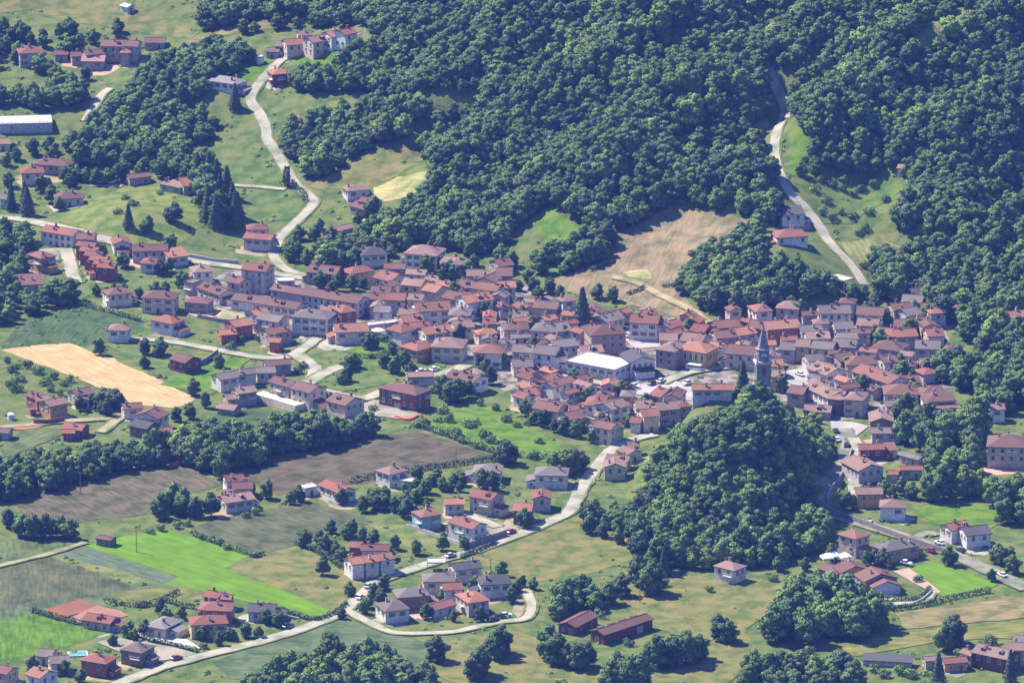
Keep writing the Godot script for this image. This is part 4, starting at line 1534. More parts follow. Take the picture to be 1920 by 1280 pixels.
	house("house", "h", "sm", -185.72, 7.47, -221.96, -0.28, 15.45, 9, 4.22, 0, "long stone house with maroon hipped roof well in front of the long industrial shed", "village houses")
	house("house", "h", "cr", -194.07, 6.14, -211.62, 0.11, 9.67, 9, 5.08, 0, "cream house with red hipped roof well in front of the long industrial shed", "village houses")
	house("outbuilding", "g", "ww", -164.37, 35.22, -386.4, -0.8, 5.19, 5, 3.22, 0, "low narrow white outbuilding with white gabled roof well behind the hamlet farmhouse", "small outbuildings")
	house("house", "g", "wp", -95.44, 34.3, -315.05, -0.2, 5.99, 8, 4.33, 0, "narrow white house with faded pink gabled roof behind the road-top house", "village houses")
	house("house", "g", "cr", -90.02, 34.05, -311.52, 0.32, 11.28, 9, 6.37, 0, "cream house with red gabled roof beside the ridge hamlet row", "village houses")
	house("house", "g", "cp", -86.89, 36.55, -318.72, 0.24, 5.97, 7, 5.79, 0, "narrow cream house with faded pink gabled roof beside the ridge hamlet row", "village houses")
	house("house", "g", "cp", -81.43, 35.34, -304.98, 0.57, 8.74, 9, 7.83, 0, "cream house with faded pink gabled roof beside the ridge hamlet row", "village houses")
	house("house", "g", "wr", -69.1, 39.08, -301.29, 0.77, 7.52, 8, 8.1, 0, "white house with red gabled roof beside the ridge hamlet row", "village houses")
	house("outbuilding", "g", "sg", -99.49, 33.56, -312.17, -0.2, 5.99, 6, 3.25, 0, "low narrow stone outbuilding with grey-brown gabled roof behind the road-top house", "small outbuildings")
	house("outbuilding", "f", "ww", -105.14, 32.5, -305.89, 0.33, 2.9, 4, 3.15, 0, "low narrow white outbuilding with white flat roof behind the road-top house", "small outbuildings")
	house("house", "g", "mm", -89.99, 29.43, -281.55, 0.17, 6.66, 8, 4.59, 0, "maroon house with maroon gabled roof beside the road-top house", "village houses")
	house("house", "s", "sm", -186.28, 0.03, -72.89, 0.17, 11.31, 9, 3, 0, "low stone house with maroon sloping roof in front of the square tower house", "village houses")
	house("house", "g", "sm", -166.61, 1.98, -120, -0.13, 7.42, 9, 6.22, 0, "stone house with maroon gabled roof beside the long white roadside house", "village houses")
	house("row_house", "g", "kr", -165.83, 1.28, -111.8, -0.37, 8.26, 6.3, 6.02, 1, "brick-red row house with red gabled roof behind the stepped terraced row", "row houses")
	house("row_house", "g", "kr", -164.4, 0.81, -106.23, -0.26, 7.64, 6.3, 6.02, 0, "brick-red row house with red gabled roof beside the white gabled house", "row houses")
	house("row_house", "g", "kr", -160.06, 0.28, -94.61, -0.32, 7.49, 6.3, 6.02, 1, "brick-red row house with red gabled roof in front of the stepped terraced row", "row houses")
	house("row_house", "g", "kr", -158.63, 0.18, -89.59, -0.14, 6.83, 6.3, 6, 0, "brick-red row house with red gabled roof in front of the white gabled house", "row houses")
	house("row_house", "g", "kr", -156.65, 0.13, -86.16, -0.27, 7.32, 6.3, 5.51, 0, "brick-red row house with red gabled roof further along from the square tower house", "row houses")
	house("outbuilding", "g", "co", -163.11, 0.15, -87.85, 0.54, 3.78, 4, 2.52, 1, "low narrow cream outbuilding with orange gabled roof in front of the stepped terraced row", "small outbuildings")
	house("house", "g", "gm", -141.41, 1.17, -110.21, 0.07, 14.26, 9, 5.11, 0, "long grey house with maroon gabled roof beside the white gabled house", "village houses")
	house("house", "h", "wr", -140.43, 0.37, -97.63, -0.18, 7.43, 8, 4.04, 0, "white house with red hipped roof beside the orange lean-to building", "village houses")
	house("house", "h", "wp", -120.27, 0.11, -83.53, 0.24, 8.12, 9, 5.01, 0, "white house with faded pink hipped roof in front of the orange lean-to building", "village houses")
	house("house", "f", "sg", -122.63, 0.05, -65.92, -0.67, 4.61, 6, 5, 1, "narrow stone house with grey-brown flat roof behind the balconied house", "village houses")
	house("house", "g", "gm", -113.19, 0.03, -58.16, -0.88, 14.77, 9, 4.01, 1, "long grey house with maroon gabled roof beside the balconied house", "village houses")
	house("house", "g", "cm", -104.93, 0.06, -63.64, -0.63, 6.5, 8, 6, 0, "narrow cream house with maroon gabled roof in front of the tall pilastered block", "village houses")
	house("house", "h", "wm", -151.02, 0.01, -51.73, 0.38, 10.19, 8, 5, 1, "white house with maroon hipped roof beside the balconied house", "village houses")
	house("house", "h", "sm", -119.3, 0.02, -42.71, -0.28, 10.15, 8, 4, 1, "stone house with maroon hipped roof beside the balconied house", "village houses")
	house("house", "h", "wp", -147.33, 0, -1.48, -0.11, 8.09, 8, 5, 0, "white house with faded pink hipped roof beside the white cube house", "village houses")
	house("house", "g", "ro", -106.97, 0, 1.54, 0.28, 6.67, 7, 4, 0, "orange-red house with orange gabled roof in front of the orange twin house", "village houses")
	house("outbuilding", "g", "sm", -150.99, 6.83, -206.61, 0.43, 10.12, 6, 3.44, 0, "low stone outbuilding with maroon gabled roof beside the hillock-top house", "small outbuildings")
	house("house", "h", "sp", -135.09, 7.02, -194.57, -0.68, 11.77, 8, 3.04, 0, "low stone house with faded pink hipped roof beside the hillock-top house", "village houses")
	house("house", "h", "gm", -177.55, 4.15, -182.09, 0.18, 11.77, 9, 4.17, 0, "low grey house with maroon hipped roof well behind the long white roadside house", "village houses")
	house("house", "g", "gg", -202.54, 3.21, -184.65, 0, 5.33, 8, 4.04, 0, "narrow grey house with grey-brown gabled roof well behind the long white roadside house", "village houses")
	house("house", "g", "gr", -99.02, 1.34, -126.71, -0.29, 11.85, 8, 5.08, 0, "grey house with red gabled roof in front of the hairpin house", "village houses")
	house("house", "h", "wp", -62.26, 9.36, -172.97, 0.32, 9.98, 8, 4.63, 0, "low white house with faded pink hipped roof further along from the hairpin house", "village houses")
	house("house", "g", "sm", -56.21, 7.98, -156.09, -0.6, 8.08, 7, 5.23, 0, "stone house with maroon gabled roof well behind the grey-hipped house", "village houses")
	house("house", "g", "sm", -58.86, 7.36, -155.78, -0.77, 8.26, 9, 4, 0, "stone house with maroon gabled roof further along from the hairpin house", "village houses")
	house("outbuilding", "g", "op", -47.11, 7.41, -144.58, -0.93, 6.11, 7.6, 3.23, 0, "low narrow ochre outbuilding with faded pink gabled roof well behind the grey-hipped house", "small outbuildings")
	house("outbuilding", "g", "sp", -68.69, 3.02, -137.19, 0.7, 12.47, 6, 3.87, 0, "low stone outbuilding with faded pink gabled roof well behind the grey-hipped house", "small outbuildings")
	house("house", "g", "sm", -72.07, 0.29, -81.76, -0.33, 12.74, 10.98, 5.02, 0, "stone house with maroon gabled roof behind the upper long wing", "village houses")
	house("house", "h", "or", -59.67, 0.39, -81.18, -1.03, 8.29, 11.35, 5.04, 0, "ochre house with red hipped roof in front of the grey-hipped house", "village houses")
	house("house", "g", "cp", -23.03, 1.68, -89.89, -0.47, 6.91, 9.76, 5.03, 0, "cream house with faded pink gabled roof beside the arched villa", "village houses")
	house("house", "h", "cp", -22.18, 1.54, -87.77, 0.56, 7.86, 9.76, 5.29, 0, "cream house with faded pink hipped roof beside the arched villa", "village houses")
	house("house", "g", "gr", -46.81, 0.39, -71.73, -0.71, 9.51, 10.98, 5.01, 0, "grey house with red gabled roof in front of the grey-hipped house", "village houses")
	house("house", "g", "sm", -45.28, 0.74, -84.83, -0.08, 8.37, 7.32, 5.08, 0, "stone house with maroon gabled roof in front of the grey-hipped house", "village houses")
	house("house", "g", "cp", -36.57, 0.79, -79.88, -0.26, 8.07, 7.32, 4.05, 0, "cream house with faded pink gabled roof in front of the arched villa", "village houses")
	house("townhouse", "g", "yp", -37.13, 0.31, -59.74, -0.37, 8.6, 9.76, 6.01, 0, "yellow townhouse with faded pink gabled roof behind the broad red-roofed house", "houses of the old village core")
	house("townhouse", "g", "so", -29.35, 0.27, -51.28, -0.61, 7.11, 9.76, 6, 0, "stone townhouse with orange gabled roof behind the broad red-roofed house", "houses of the old village core")
	house("house", "g", "sm", -49.86, 0.15, -52.79, -0.13, 8.05, 9.76, 5.01, 0, "stone house with maroon gabled roof behind the tall brick-red block", "village houses")
	house("house", "g", "sm", -52.01, 0.1, -44.11, -0.08, 7.43, 8.54, 5.01, 0, "stone house with maroon gabled roof beside the tall brick-red block", "village houses")
	house("townhouse", "g", "gr", -44.05, 0.1, -40, -0.13, 8.01, 9.76, 6.01, 0, "grey townhouse with red gabled roof beside the broad red-roofed house", "houses of the old village core")
	house("townhouse", "g", "cp", -36.23, 0.13, -39.4, -0.23, 6.2, 8.54, 6.01, 0, "narrow cream townhouse with faded pink gabled roof behind the broad red-roofed house", "houses of the old village core")
	house("townhouse", "g", "gm", -18.71, 0.21, -39.24, -0.61, 14.1, 9.76, 6, 0, "long grey townhouse with maroon gabled roof beside the tall pale corner house", "houses of the old village core")
	house("house", "g", "gm", -14.92, 0.57, -59.28, -0.49, 10.95, 9.76, 5.01, 0, "grey house with maroon gabled roof behind the tall pale corner house", "village houses")
	house("townhouse", "g", "wr", -7.67, 0.51, -52.31, -0.39, 8.03, 9.76, 6.02, 0, "white townhouse with red gabled roof behind the tall pale corner house", "houses of the old village core")
	house("house", "p", "wm", -8.21, 0.99, -68.29, -0.51, 8.54, 10.98, 5.01, 0, "white house with maroon gabled roof behind the tall pale corner house", "village houses")
	house("house", "g", "sm", -3.07, 1.38, -73.87, 0, 6.64, 10.98, 5.12, 0, "stone house with maroon gabled roof behind the tall pale corner house", "village houses")
	house("townhouse", "g", "co", -2.49, 0.66, -55.06, 0.14, 7.49, 8.54, 6.08, 0, "cream townhouse with orange gabled roof behind the tall pale corner house", "houses of the old village core")
	house("house", "g", "sm", -4.03, 2.38, -86.9, 0.48, 6.88, 9.76, 4.34, 0, "stone house with maroon gabled roof well behind the tall pale corner house", "village houses")
	house("house", "g", "sp", -14.35, 1.08, -73.83, 0, 6.64, 8.54, 5.1, 0, "stone house with faded pink gabled roof behind the tall pale corner house", "village houses")
	house("townhouse", "g", "gm", -67.71, 0.06, -41.44, -0.52, 26.31, 9.76, 6, 0, "long grey townhouse with maroon gabled roof behind the tall brick-red block", "houses of the old village core")
	house("house", "g", "go", -96.35, 0.01, -18.99, 0.71, 7.08, 8, 6, 0, "grey house with orange gabled roof in front of the lower long wing", "village houses")
	house("house", "g", "gg", -90.03, 0.01, -11.02, -0.56, 10.3, 9, 6, 0, "grey house with grey-brown gabled roof beside the orange twin house", "village houses")
	house("house", "g", "gg", -88.64, 0.01, -14.72, 0.7, 5.74, 8, 5, 1, "narrow grey house with grey-brown gabled roof beside the large pale apartment house", "village houses")
	house("townhouse", "g", "cp", -69.86, 0.02, -23.8, -0.2, 5.02, 8.54, 6, 1, "narrow cream townhouse with faded pink gabled roof beside the large pale apartment house", "houses of the old village core")
	house("house", "g", "sm", -88.46, 0, 2.27, 0.54, 10.57, 8, 5, 0, "stone house with maroon gabled roof beside the orange twin house", "village houses")
	house("house", "g", "ro", -88.12, 0, 12.37, -0.2, 4.59, 6, 4, 0, "narrow orange-red house with orange gabled roof in front of the orange twin house", "village houses")
	house("house", "h", "wr", -41.44, 0.02, -0.25, -0.76, 9.43, 9.76, 5, 0, "white house with red hipped roof behind the ochre house", "village houses")
	house("house", "g", "cr", -35.06, 0.03, -3.81, 0.26, 7.78, 8.54, 5, 0, "cream house with red gabled roof in front of the broad red-roofed house", "village houses")
	house("house", "g", "co", -28.95, 0.02, 1.79, 0.43, 11.79, 9.76, 5.01, 0, "cream house with orange gabled roof behind the cream square house", "village houses")
	house("house", "h", "cp", -20.3, 0.05, -9.8, -0.26, 7.84, 9.76, 5, 0, "cream house with faded pink hipped roof in front of the broad red-roofed house", "village houses")
	house("house", "g", "cp", -19.28, 0.04, -5.51, 0.37, 8.1, 9.76, 5.01, 0, "cream house with faded pink gabled roof behind the cream square house", "village houses")
	house("townhouse", "h", "gg", -19.46, 0.08, -19.3, -0.11, 8.74, 10.98, 6.01, 0, "grey townhouse with grey-brown hipped roof beside the broad red-roofed house", "houses of the old village core")
	house("house", "g", "sr", -38.1, 0.04, -13.54, 0.23, 8.6, 9.76, 5.01, 0, "stone house with red gabled roof in front of the broad red-roofed house", "village houses")
	house("house", "g", "cp", -38.66, 0.05, -21.76, -0.25, 8.15, 9.76, 5, 0, "cream house with faded pink gabled roof beside the broad red-roofed house", "village houses")
	house("house", "g", "wg", -48.83, 0.05, -26.35, -0.16, 6.36, 8.54, 5, 0, "narrow white house with grey-brown gabled roof beside the tall brick-red block", "village houses")
	house("house", "g", "sr", -8.51, 0.08, -10.16, 0, 5.41, 8.54, 5.01, 0, "narrow stone house with red gabled roof in front of the tall pale corner house", "village houses")
	house("house", "g", "cp", -1.96, 0.07, -2.62, 0.35, 5.74, 8.54, 5.01, 0, "narrow cream house with faded pink gabled roof behind the white house with rose roof", "village houses")
	house("outbuilding", "f", "gw", -51.59, 0.03, -13.59, 0.39, 7.27, 4, 3, 0, "low grey outbuilding with white flat roof beside the orange-roofed long house", "small outbuildings")
	house("outbuilding", "f", "gw", -45.69, 0.04, -16.2, 0.51, 5.69, 4, 3.01, 0, "low narrow grey outbuilding with white flat roof beside the orange-roofed long house", "small outbuildings")
	house("outbuilding", "f", "gw", -87.41, 0.16, -75.2, 0.14, 6.71, 6, 3.02, 0, "low grey outbuilding with white flat roof behind the upper long wing", "small outbuildings")
	house("townhouse", "g", "gm", 13.42, 0.29, -27.68, -0.25, 9.81, 9.76, 6.02, 0, "grey townhouse with maroon gabled roof further along from the tall pale corner house", "houses of the old village core")
	house("house", "g", "co", 4.37, 0.13, -14.64, 0.51, 10.24, 7.32, 4.03, 0, "cream house with orange gabled roof further along from the tall pale corner house", "village houses")
	house("house", "g", "gg", 3.57, 0.18, -21.69, -0.17, 6.06, 9.76, 4.01, 0, "narrow grey house with grey-brown gabled roof beside the tall pale corner house", "village houses")
	house("house", "h", "gg", 11.86, 0.08, -1.17, -0.23, 8.57, 10.98, 5.01, 0, "grey house with grey-brown hipped roof further along from the white house with rose roof", "village houses")
	house("house", "g", "gg", 16.19, 0.09, -0.76, 0.43, 9.5, 10.98, 5.02, 0, "grey house with grey-brown gabled roof beside the pink townhouse", "village houses")
	house("house", "g", "gm", 2.01, 0.07, -2.98, 0.13, 7.88, 9.76, 5.01, 0, "grey house with maroon gabled roof behind the white house with rose roof", "village houses")
	house("house", "h", "sm", 30.83, 0.53, -32.15, 0.44, 9.4, 12.2, 3.12, 0, "low stone house with maroon hipped roof behind the pink townhouse", "village houses")
	house("house", "g", "gg", 34.58, 0.33, -17.75, -0.3, 6.78, 9.76, 4.01, 0, "grey house with grey-brown gabled roof behind the pink townhouse", "village houses")
	house("house", "g", "gg", 36.02, 0.32, -16.79, 0.77, 9.98, 9.76, 4.1, 0, "grey house with grey-brown gabled roof beside the pale townhouse", "village houses")
	house("outbuilding", "s", "bp", 51.56, 1.06, -28.56, 0.34, 6.1, 4.88, 2.7, 0, "low narrow brown outbuilding with faded pink sloping roof behind the pale townhouse", "small outbuildings")
	house("townhouse", "g", "gp", 54.89, 0.32, -5.62, 0.36, 5.53, 10.98, 6.04, 0, "narrow grey townhouse with faded pink gabled roof beside the pale townhouse", "houses of the old village core")
	house("house", "g", "sr", 59.11, 0.33, -4.18, 0.87, 9.04, 8.54, 5.11, 0, "stone house with red gabled roof beside the pale townhouse", "village houses")
	house("house", "g", "sr", 71.26, 0.34, 1.18, -0.47, 6.55, 9.76, 5.01, 0, "stone house with red gabled roof behind the yellow schoolhouse", "village houses")
	house("house", "g", "wr", 76, 0.33, 3.74, -0.69, 6.15, 8.54, 4.02, 0, "narrow white house with red gabled roof behind the yellow schoolhouse", "village houses")
	house("house", "g", "sr", 79.7, 0.5, -3.89, 0.39, 10.34, 9.76, 5.13, 0, "stone house with red gabled roof beside the white-sided house", "village houses")
	house("house", "g", "co", 85.71, 0.32, 5.16, 0.55, 9.34, 9.76, 5.07, 0, "cream house with orange gabled roof beside the red townhouse", "village houses")
	house("house", "g", "sm", 94.49, 0.53, -0.97, -0.77, 9.86, 8.54, 5.13, 0, "stone house with maroon gabled roof beside the red townhouse", "village houses")
	house("house", "g", "sm", 79.15, 0.24, 9.11, 0.24, 8.34, 9.76, 5.03, 0, "stone house with maroon gabled roof behind the church nave", "village houses")
	house("townhouse", "g", "cp", 58.27, 0.12, 15.59, 0, 6.96, 9.76, 6.01, 0, "cream townhouse with faded pink gabled roof beside the yellow schoolhouse", "houses of the old village core")
	house("townhouse", "g", "cp", 68.2, 0.14, 16.66, -0.33, 8.98, 10.98, 6, 0, "cream townhouse with faded pink gabled roof behind the yellow schoolhouse", "houses of the old village core")
	house("outbuilding", "f", "gw", 128.88, 5.94, -43.19, 0.15, 2.58, 3, 2.41, 0, "low narrow grey outbuilding with white flat roof in front of the white canopy", "small outbuildings")
	house("townhouse", "h", "gp", 104.78, 2.21, -19.92, -0.22, 9.36, 9.76, 6.25, 0, "grey townhouse with faded pink hipped roof beside the white-sided house", "houses of the old village core")
	house("house", "g", "wm", 135.88, 1.31, -21.74, -0.19, 10.68, 10.98, 4.2, 0, "white house with maroon gabled roof beside the grey-roofed house under the meadow", "village houses")
	house("house", "g", "gg", 152.67, 2.09, -35.73, -0.24, 8.32, 10.98, 4.17, 0, "grey house with grey-brown gabled roof further along from the grey-roofed house under the meadow", "village houses")
	house("house", "g", "sd", 153.17, 2.99, -43.58, 0.56, 7.69, 9.76, 4.16, 0, "stone house with slate gabled roof further along from the white canopy", "village houses")
	house("house", "g", "sm", 146.94, 1.71, -27.82, 0.25, 7.99, 9.76, 3.99, 0, "stone house with maroon gabled roof further along from the grey-roofed house under the meadow", "village houses")
	house("house", "g", "gg", 150.03, 1.21, -22.13, 0.57, 7.38, 9.76, 4.09, 0, "grey house with grey-brown gabled roof further along from the orange-roofed edge house", "village houses")
	house("house", "g", "sm", 156.63, 1.72, -28.84, 0.24, 4.26, 7.32, 4.02, 0, "narrow stone house with maroon gabled roof further along from the orange-roofed edge house", "village houses")
	house("house", "g", "sm", 169.04, 1.3, -25.56, -0.5, 8.39, 9.76, 4.12, 0, "stone house with maroon gabled roof further along from the orange-roofed edge house", "village houses")
	house("house", "g", "gg", 124.17, 0.59, -2.1, 0.13, 7.66, 9.76, 5, 0, "grey house with grey-brown gabled roof in front of the grey-roofed house under the meadow", "village houses")
	house("house", "g", "cp", 134.23, 0.62, -5.82, -0.23, 8.5, 9.76, 5.06, 0, "cream house with faded pink gabled roof beside the grey-roofed house under the meadow", "village houses")
	house("house", "g", "co", 140.8, 0.33, 6.42, -0.36, 8.44, 9.76, 5.03, 0, "cream house with orange gabled roof further along from the grey-roofed house under the meadow", "village houses")
	house("house", "g", "sr", 146.67, 0.32, 7.5, 0.22, 8.92, 9.76, 5.01, 0, "stone house with red gabled roof further along from the grey-roofed house under the meadow", "village houses")
	house("house", "g", "sm", 147.39, 0.65, -8.04, -0.14, 7.31, 9.76, 4.03, 0, "stone house with maroon gabled roof well behind the long white building", "village houses")
	house("house", "g", "sm", 153.29, 0.73, -10.9, 0.23, 8.73, 9.76, 4.02, 0, "stone house with maroon gabled roof well in front of the white canopy", "village houses")
	house("house", "g", "cr", 157.89, 0.33, 7, 0.14, 6.84, 9.76, 5.01, 0, "cream house with red gabled roof further along from the orange-roofed edge house", "village houses")
	house("house", "g", "gg", 111.55, 0.46, 2.61, 0.22, 8.91, 9.76, 5.03, 0, "grey house with grey-brown gabled roof beside the red townhouse", "village houses")
	house("townhouse", "g", "gp", 113.86, 0.25, 13.81, 0.11, 9.2, 9.76, 6.01, 0, "grey townhouse with faded pink gabled roof beside the yellow house", "houses of the old village core")
	house("house", "g", "gg", 124.8, 0.27, 12.19, 0.12, 8.15, 9.76, 5, 0, "grey house with grey-brown gabled roof beside the yellow house", "village houses")
	house("house", "g", "km", -172.46, 0, 84.97, -0.97, 6.63, 7, 4, 0, "brick-red house with maroon gabled roof beside the ochre farmhouse", "village houses")
	house("house", "g", "kp", -171.03, 0, 88.57, 0.32, 5.47, 7, 4, 0, "narrow brick-red house with faded pink gabled roof beside the ochre farmhouse", "village houses")
	house("outbuilding", "g", "kr", -173.53, 0, 96.36, 0.28, 3.05, 4, 2.5, 0, "low narrow brick-red outbuilding with red gabled roof beside the ochre farmhouse", "small outbuildings")
	house("house", "g", "gm", -156.99, 0, 80.41, 0.56, 8.01, 8, 4, 0, "grey house with maroon gabled roof beside the ochre farmhouse", "village houses")
	house("outbuilding", "p", "wp", -156.14, 0, 85.82, 0.45, 3.92, 6, 3, 0, "low narrow white outbuilding with faded pink gabled roof beside the ochre farmhouse", "small outbuildings")
	house("outbuilding", "g", "kr", -158.47, 0, 127.09, 0, 4.76, 5, 3, 0, "low narrow brick-red outbuilding with red gabled roof in front of the low red bungalow", "small outbuildings")
	house("house", "g", "gm", -137.48, 0, 98.65, 0.23, 7.56, 7, 4, 0, "grey house with maroon gabled roof behind the gabled farmhouse at the wheat tip", "village houses")
	house("outbuilding", "g", "sr", -124.13, 0, 124.77, 0.36, 4.74, 5, 3, 0, "low narrow stone outbuilding with red gabled roof beside the dark-roofed barn", "small outbuildings")
	house("house", "g", "gg", -98.23, 0, 57.99, 0.34, 7.92, 7, 5, 0, "grey house with grey-brown gabled roof beside the stepped white house", "village houses")
	house("house", "g", "sp", -97.57, 0, 81.44, 0.45, 7.91, 8, 5, 0, "stone house with faded pink gabled roof beside the long maroon-roofed row", "village houses")
	house("outbuilding", "g", "sp", -102.29, 0, 83.52, 0.34, 5.07, 7, 3, 0, "low narrow stone outbuilding with faded pink gabled roof in front of the stepped white house", "small outbuildings")
	house("outbuilding", "g", "sp", -102.36, 0, 94.74, -0.47, 7.45, 7, 2.5, 0, "low stone outbuilding with faded pink gabled roof well in front of the stepped white house", "small outbuildings")
	house("house", "g", "gp", -98.18, 0, 209.24, -0.82, 6.35, 8, 4, 0, "narrow grey house with faded pink gabled roof in front of the white gable farmhouse", "village houses")
	house("house", "g", "cp", -95.74, 0, 209.91, 0.48, 11.71, 9, 4, 0, "cream house with faded pink gabled roof in front of the white gable farmhouse", "village houses")
	house("house", "g", "sm", -93.91, 0, 195.94, 0.11, 7.42, 8, 4, 0, "stone house with maroon gabled roof in front of the white gable farmhouse", "village houses")
	house("outbuilding", "g", "sm", -181.98, 0, 125.88, -0.28, 6.06, 6, 3, 0, "low narrow stone outbuilding with maroon gabled roof further along from the low red bungalow", "small outbuildings")
	house("house", "g", "sm", -86.9, 0, 42.22, 0.26, 10.09, 7, 4, 0, "stone house with maroon gabled roof behind the long maroon-roofed row", "village houses")
	house("house", "g", "gg", -90.77, 0, 52.15, 0.12, 7.36, 8, 4, 0, "grey house with grey-brown gabled roof behind the long maroon-roofed row", "village houses")
	house("townhouse", "g", "cm", -73.95, 0, 85.51, -0.74, 10.36, 9.76, 7, 0, "tall cream townhouse with maroon gabled roof beside the long maroon-roofed row", "houses of the old village core")
	house("house", "f", "gp", -33.74, 0, 58.69, 0.1, 10.05, 8, 4, 1, "grey house with faded pink flat roof behind the brick-red apartment house", "village houses")
	house("house", "g", "wm", -16.61, 0, 64.4, -0.66, 13.74, 9.76, 5, 0, "white house with maroon gabled roof well in front of the white house with rose roof", "village houses")
	house("outbuilding", "f", "ww", -38.03, 0, 184.04, -0.39, 8.35, 5, 2.6, 0, "low white outbuilding with white flat roof beside the white house with canopy", "small outbuildings")
	house("outbuilding", "f", "ww", -71.04, 0, 193.42, 0.58, 5.72, 5, 3, 0, "low narrow white outbuilding with white flat roof beside the long red farmhouse", "small outbuildings")
	house("house", "h", "wg", -8.47, 0, 176.03, -0.08, 10.29, 10, 4, 0, "white house with grey-brown hipped roof behind the pale-striped row house", "village houses")
	house("house", "g", "go", -20.12, 0, 214.28, 0.1, 7.39, 7, 4, 0, "grey house with orange gabled roof beside the pale-striped row house", "village houses")
	house("townhouse", "g", "wg", 13.39, 0.02, 36.65, -0.32, 9.21, 10.98, 7, 0, "tall white townhouse with grey-brown gabled roof beside the white flat-roofed warehouse", "houses of the old village core")
	house("townhouse", "g", "wg", 15.61, 0.02, 36.67, 0.62, 6.57, 9.76, 6, 0, "white townhouse with grey-brown gabled roof beside the white flat-roofed warehouse", "houses of the old village core")
	house("house", "g", "cg", 3.59, 0.01, 43.42, 0.12, 8.01, 9.76, 4, 0, "cream house with grey-brown gabled roof beside the white house with rose roof", "village houses")
	house("house", "g", "gg", 4.29, 0.02, 27.44, -0.12, 8.06, 9.76, 5, 0, "grey house with grey-brown gabled roof beside the white house with rose roof", "village houses")
	house("house", "g", "gg", 18.64, 0.04, 20.29, 0.4, 9.91, 9.76, 5.01, 0, "grey house with grey-brown gabled roof behind the white flat-roofed warehouse", "village houses")
	house("house", "g", "pp", 29.04, 0.03, 28.04, 0.22, 8.77, 9.76, 5.01, 0, "pinkish house with faded pink gabled roof behind the white flat-roofed warehouse", "village houses")
	house("townhouse", "h", "pp", 59.29, 0.06, 31.67, -0.47, 8.55, 12.2, 7, 0, "tall pinkish townhouse with faded pink hipped roof beside the yellow schoolhouse", "houses of the old village core")
	house("house", "g", "wr", 55.13, 0, 85.14, -0.7, 5.71, 10.98, 5, 0, "narrow white house with red gabled roof beside the white two-faced house", "village houses")
	house("house", "p", "wm", 58.8, 0, 86.57, -0.25, 7.49, 10.98, 5, 0, "white house with maroon gabled roof beside the low orange-roofed building", "village houses")
	house("house", "p", "wr", 16.84, 0, 71.44, -0.82, 7.65, 12.2, 5, 0, "white house with red gabled roof beside the white flat-roofed warehouse", "village houses")
	house("house", "p", "wr", 22.31, 0, 82.05, -0.79, 4.8, 11, 5, 0, "narrow white house with red gabled roof well in front of the white flat-roofed warehouse", "village houses")
	house("house", "g", "wr", 4.82, 0, 81.58, 0.47, 8.2, 9.76, 4, 0, "white house with red gabled roof well in front of the white flat-roofed warehouse", "village houses")
	house("house", "g", "wr", 4.36, 0, 84.9, -0.72, 5.57, 7.32, 4, 0, "narrow white house under red roof well in front of the white house under rose roof", "village houses")
	house("house", "g", "cm", 13.99, 0, 102.9, -0.53, 10.79, 9.76, 5, 0, "cream house with maroon gabled roof further along from the white two-faced house", "village houses")
	house("house", "g", "om", 18.82, 0, 98.04, -0.18, 5.01, 7.32, 4, 0, "narrow ochre house with maroon gabled roof further along from the white two-faced house", "village houses")
	house("house", "h", "wr", 30.48, 0, 92.21, -0.12, 7.59, 12.2, 4, 0, "white house with red hipped roof beside the white two-faced house", "village houses")
	house("house", "g", "sr", 22.71, 0, 102.21, 0.31, 6, 8.54, 4, 0, "narrow stone house with red gabled roof beside the white two-faced house", "village houses")
	house("house", "g", "cm", 21.45, 0, 113.78, 0.52, 7.2, 9.76, 5, 0, "cream house with maroon gabled roof beside the white two-faced house", "village houses")
	house("house", "g", "cm", 33.95, 0, 129.98, -0.56, 7.78, 8, 6, 0, "cream house with maroon gabled roof in front of the white two-faced house", "village houses")
	house("house", "g", "oo", 35.97, 0, 127.68, 0.66, 6.72, 6, 5, 0, "ochre house with orange gabled roof in front of the white two-faced house", "village houses")
	house("townhouse", "g", "cr", 48.8, 0, 114.2, 0.28, 6.48, 9.76, 6.01, 0, "narrow cream townhouse with red gabled roof beside the white two-faced house", "houses of the old village core")
	house("house", "g", "wr", 44.8, 0, 116.5, -0.2, 4.46, 7.32, 4, 0, "narrow white house with red gabled roof in front of the white two-faced house", "village houses")
	house("townhouse", "g", "pp", 55.2, 0, 105.48, 0.33, 8.29, 9.76, 6.01, 0, "pinkish townhouse with faded pink gabled roof beside the white two-faced house", "houses of the old village core")
	house("house", "g", "cp", 47.33, 0, 100.18, 0.14, 6.31, 9.76, 5, 0, "narrow cream house with faded pink gabled roof beside the white two-faced house", "village houses")
	house("house", "h", "gp", 20.7, 0, 156.84, -0.38, 6.55, 9, 4, 0, "grey house with faded pink hipped roof behind the broad lavender-grey house", "village houses")
	house("house", "g", "gp", 41.5, 0.01, 154.16, -0.91, 7.16, 7, 4.03, 0, "grey house with faded pink gabled roof behind the gabled house by the knoll", "village houses")
	house("house", "g", "cp", 37.54, 0, 163.38, -0.28, 8.74, 7, 4.03, 0, "cream house with faded pink gabled roof behind the gabled house by the knoll", "village houses")
	house("house", "g", "mm", 43.08, 0.02, 146.79, 0, 4.48, 6, 4.13, 0, "narrow maroon house with maroon gabled roof behind the gabled house by the knoll", "village houses")
	house("house", "p", "gr", 10.35, 0, 209.91, 0, 6.9, 9, 5, 0, "grey house with red gabled roof in front of the broad lavender-grey house", "village houses")
	house("house", "g", "ko", 3.93, 0, 224.16, -0.11, 6.9, 9, 5, 0, "brick-red house with orange gabled roof beside the pale-striped row house", "village houses")
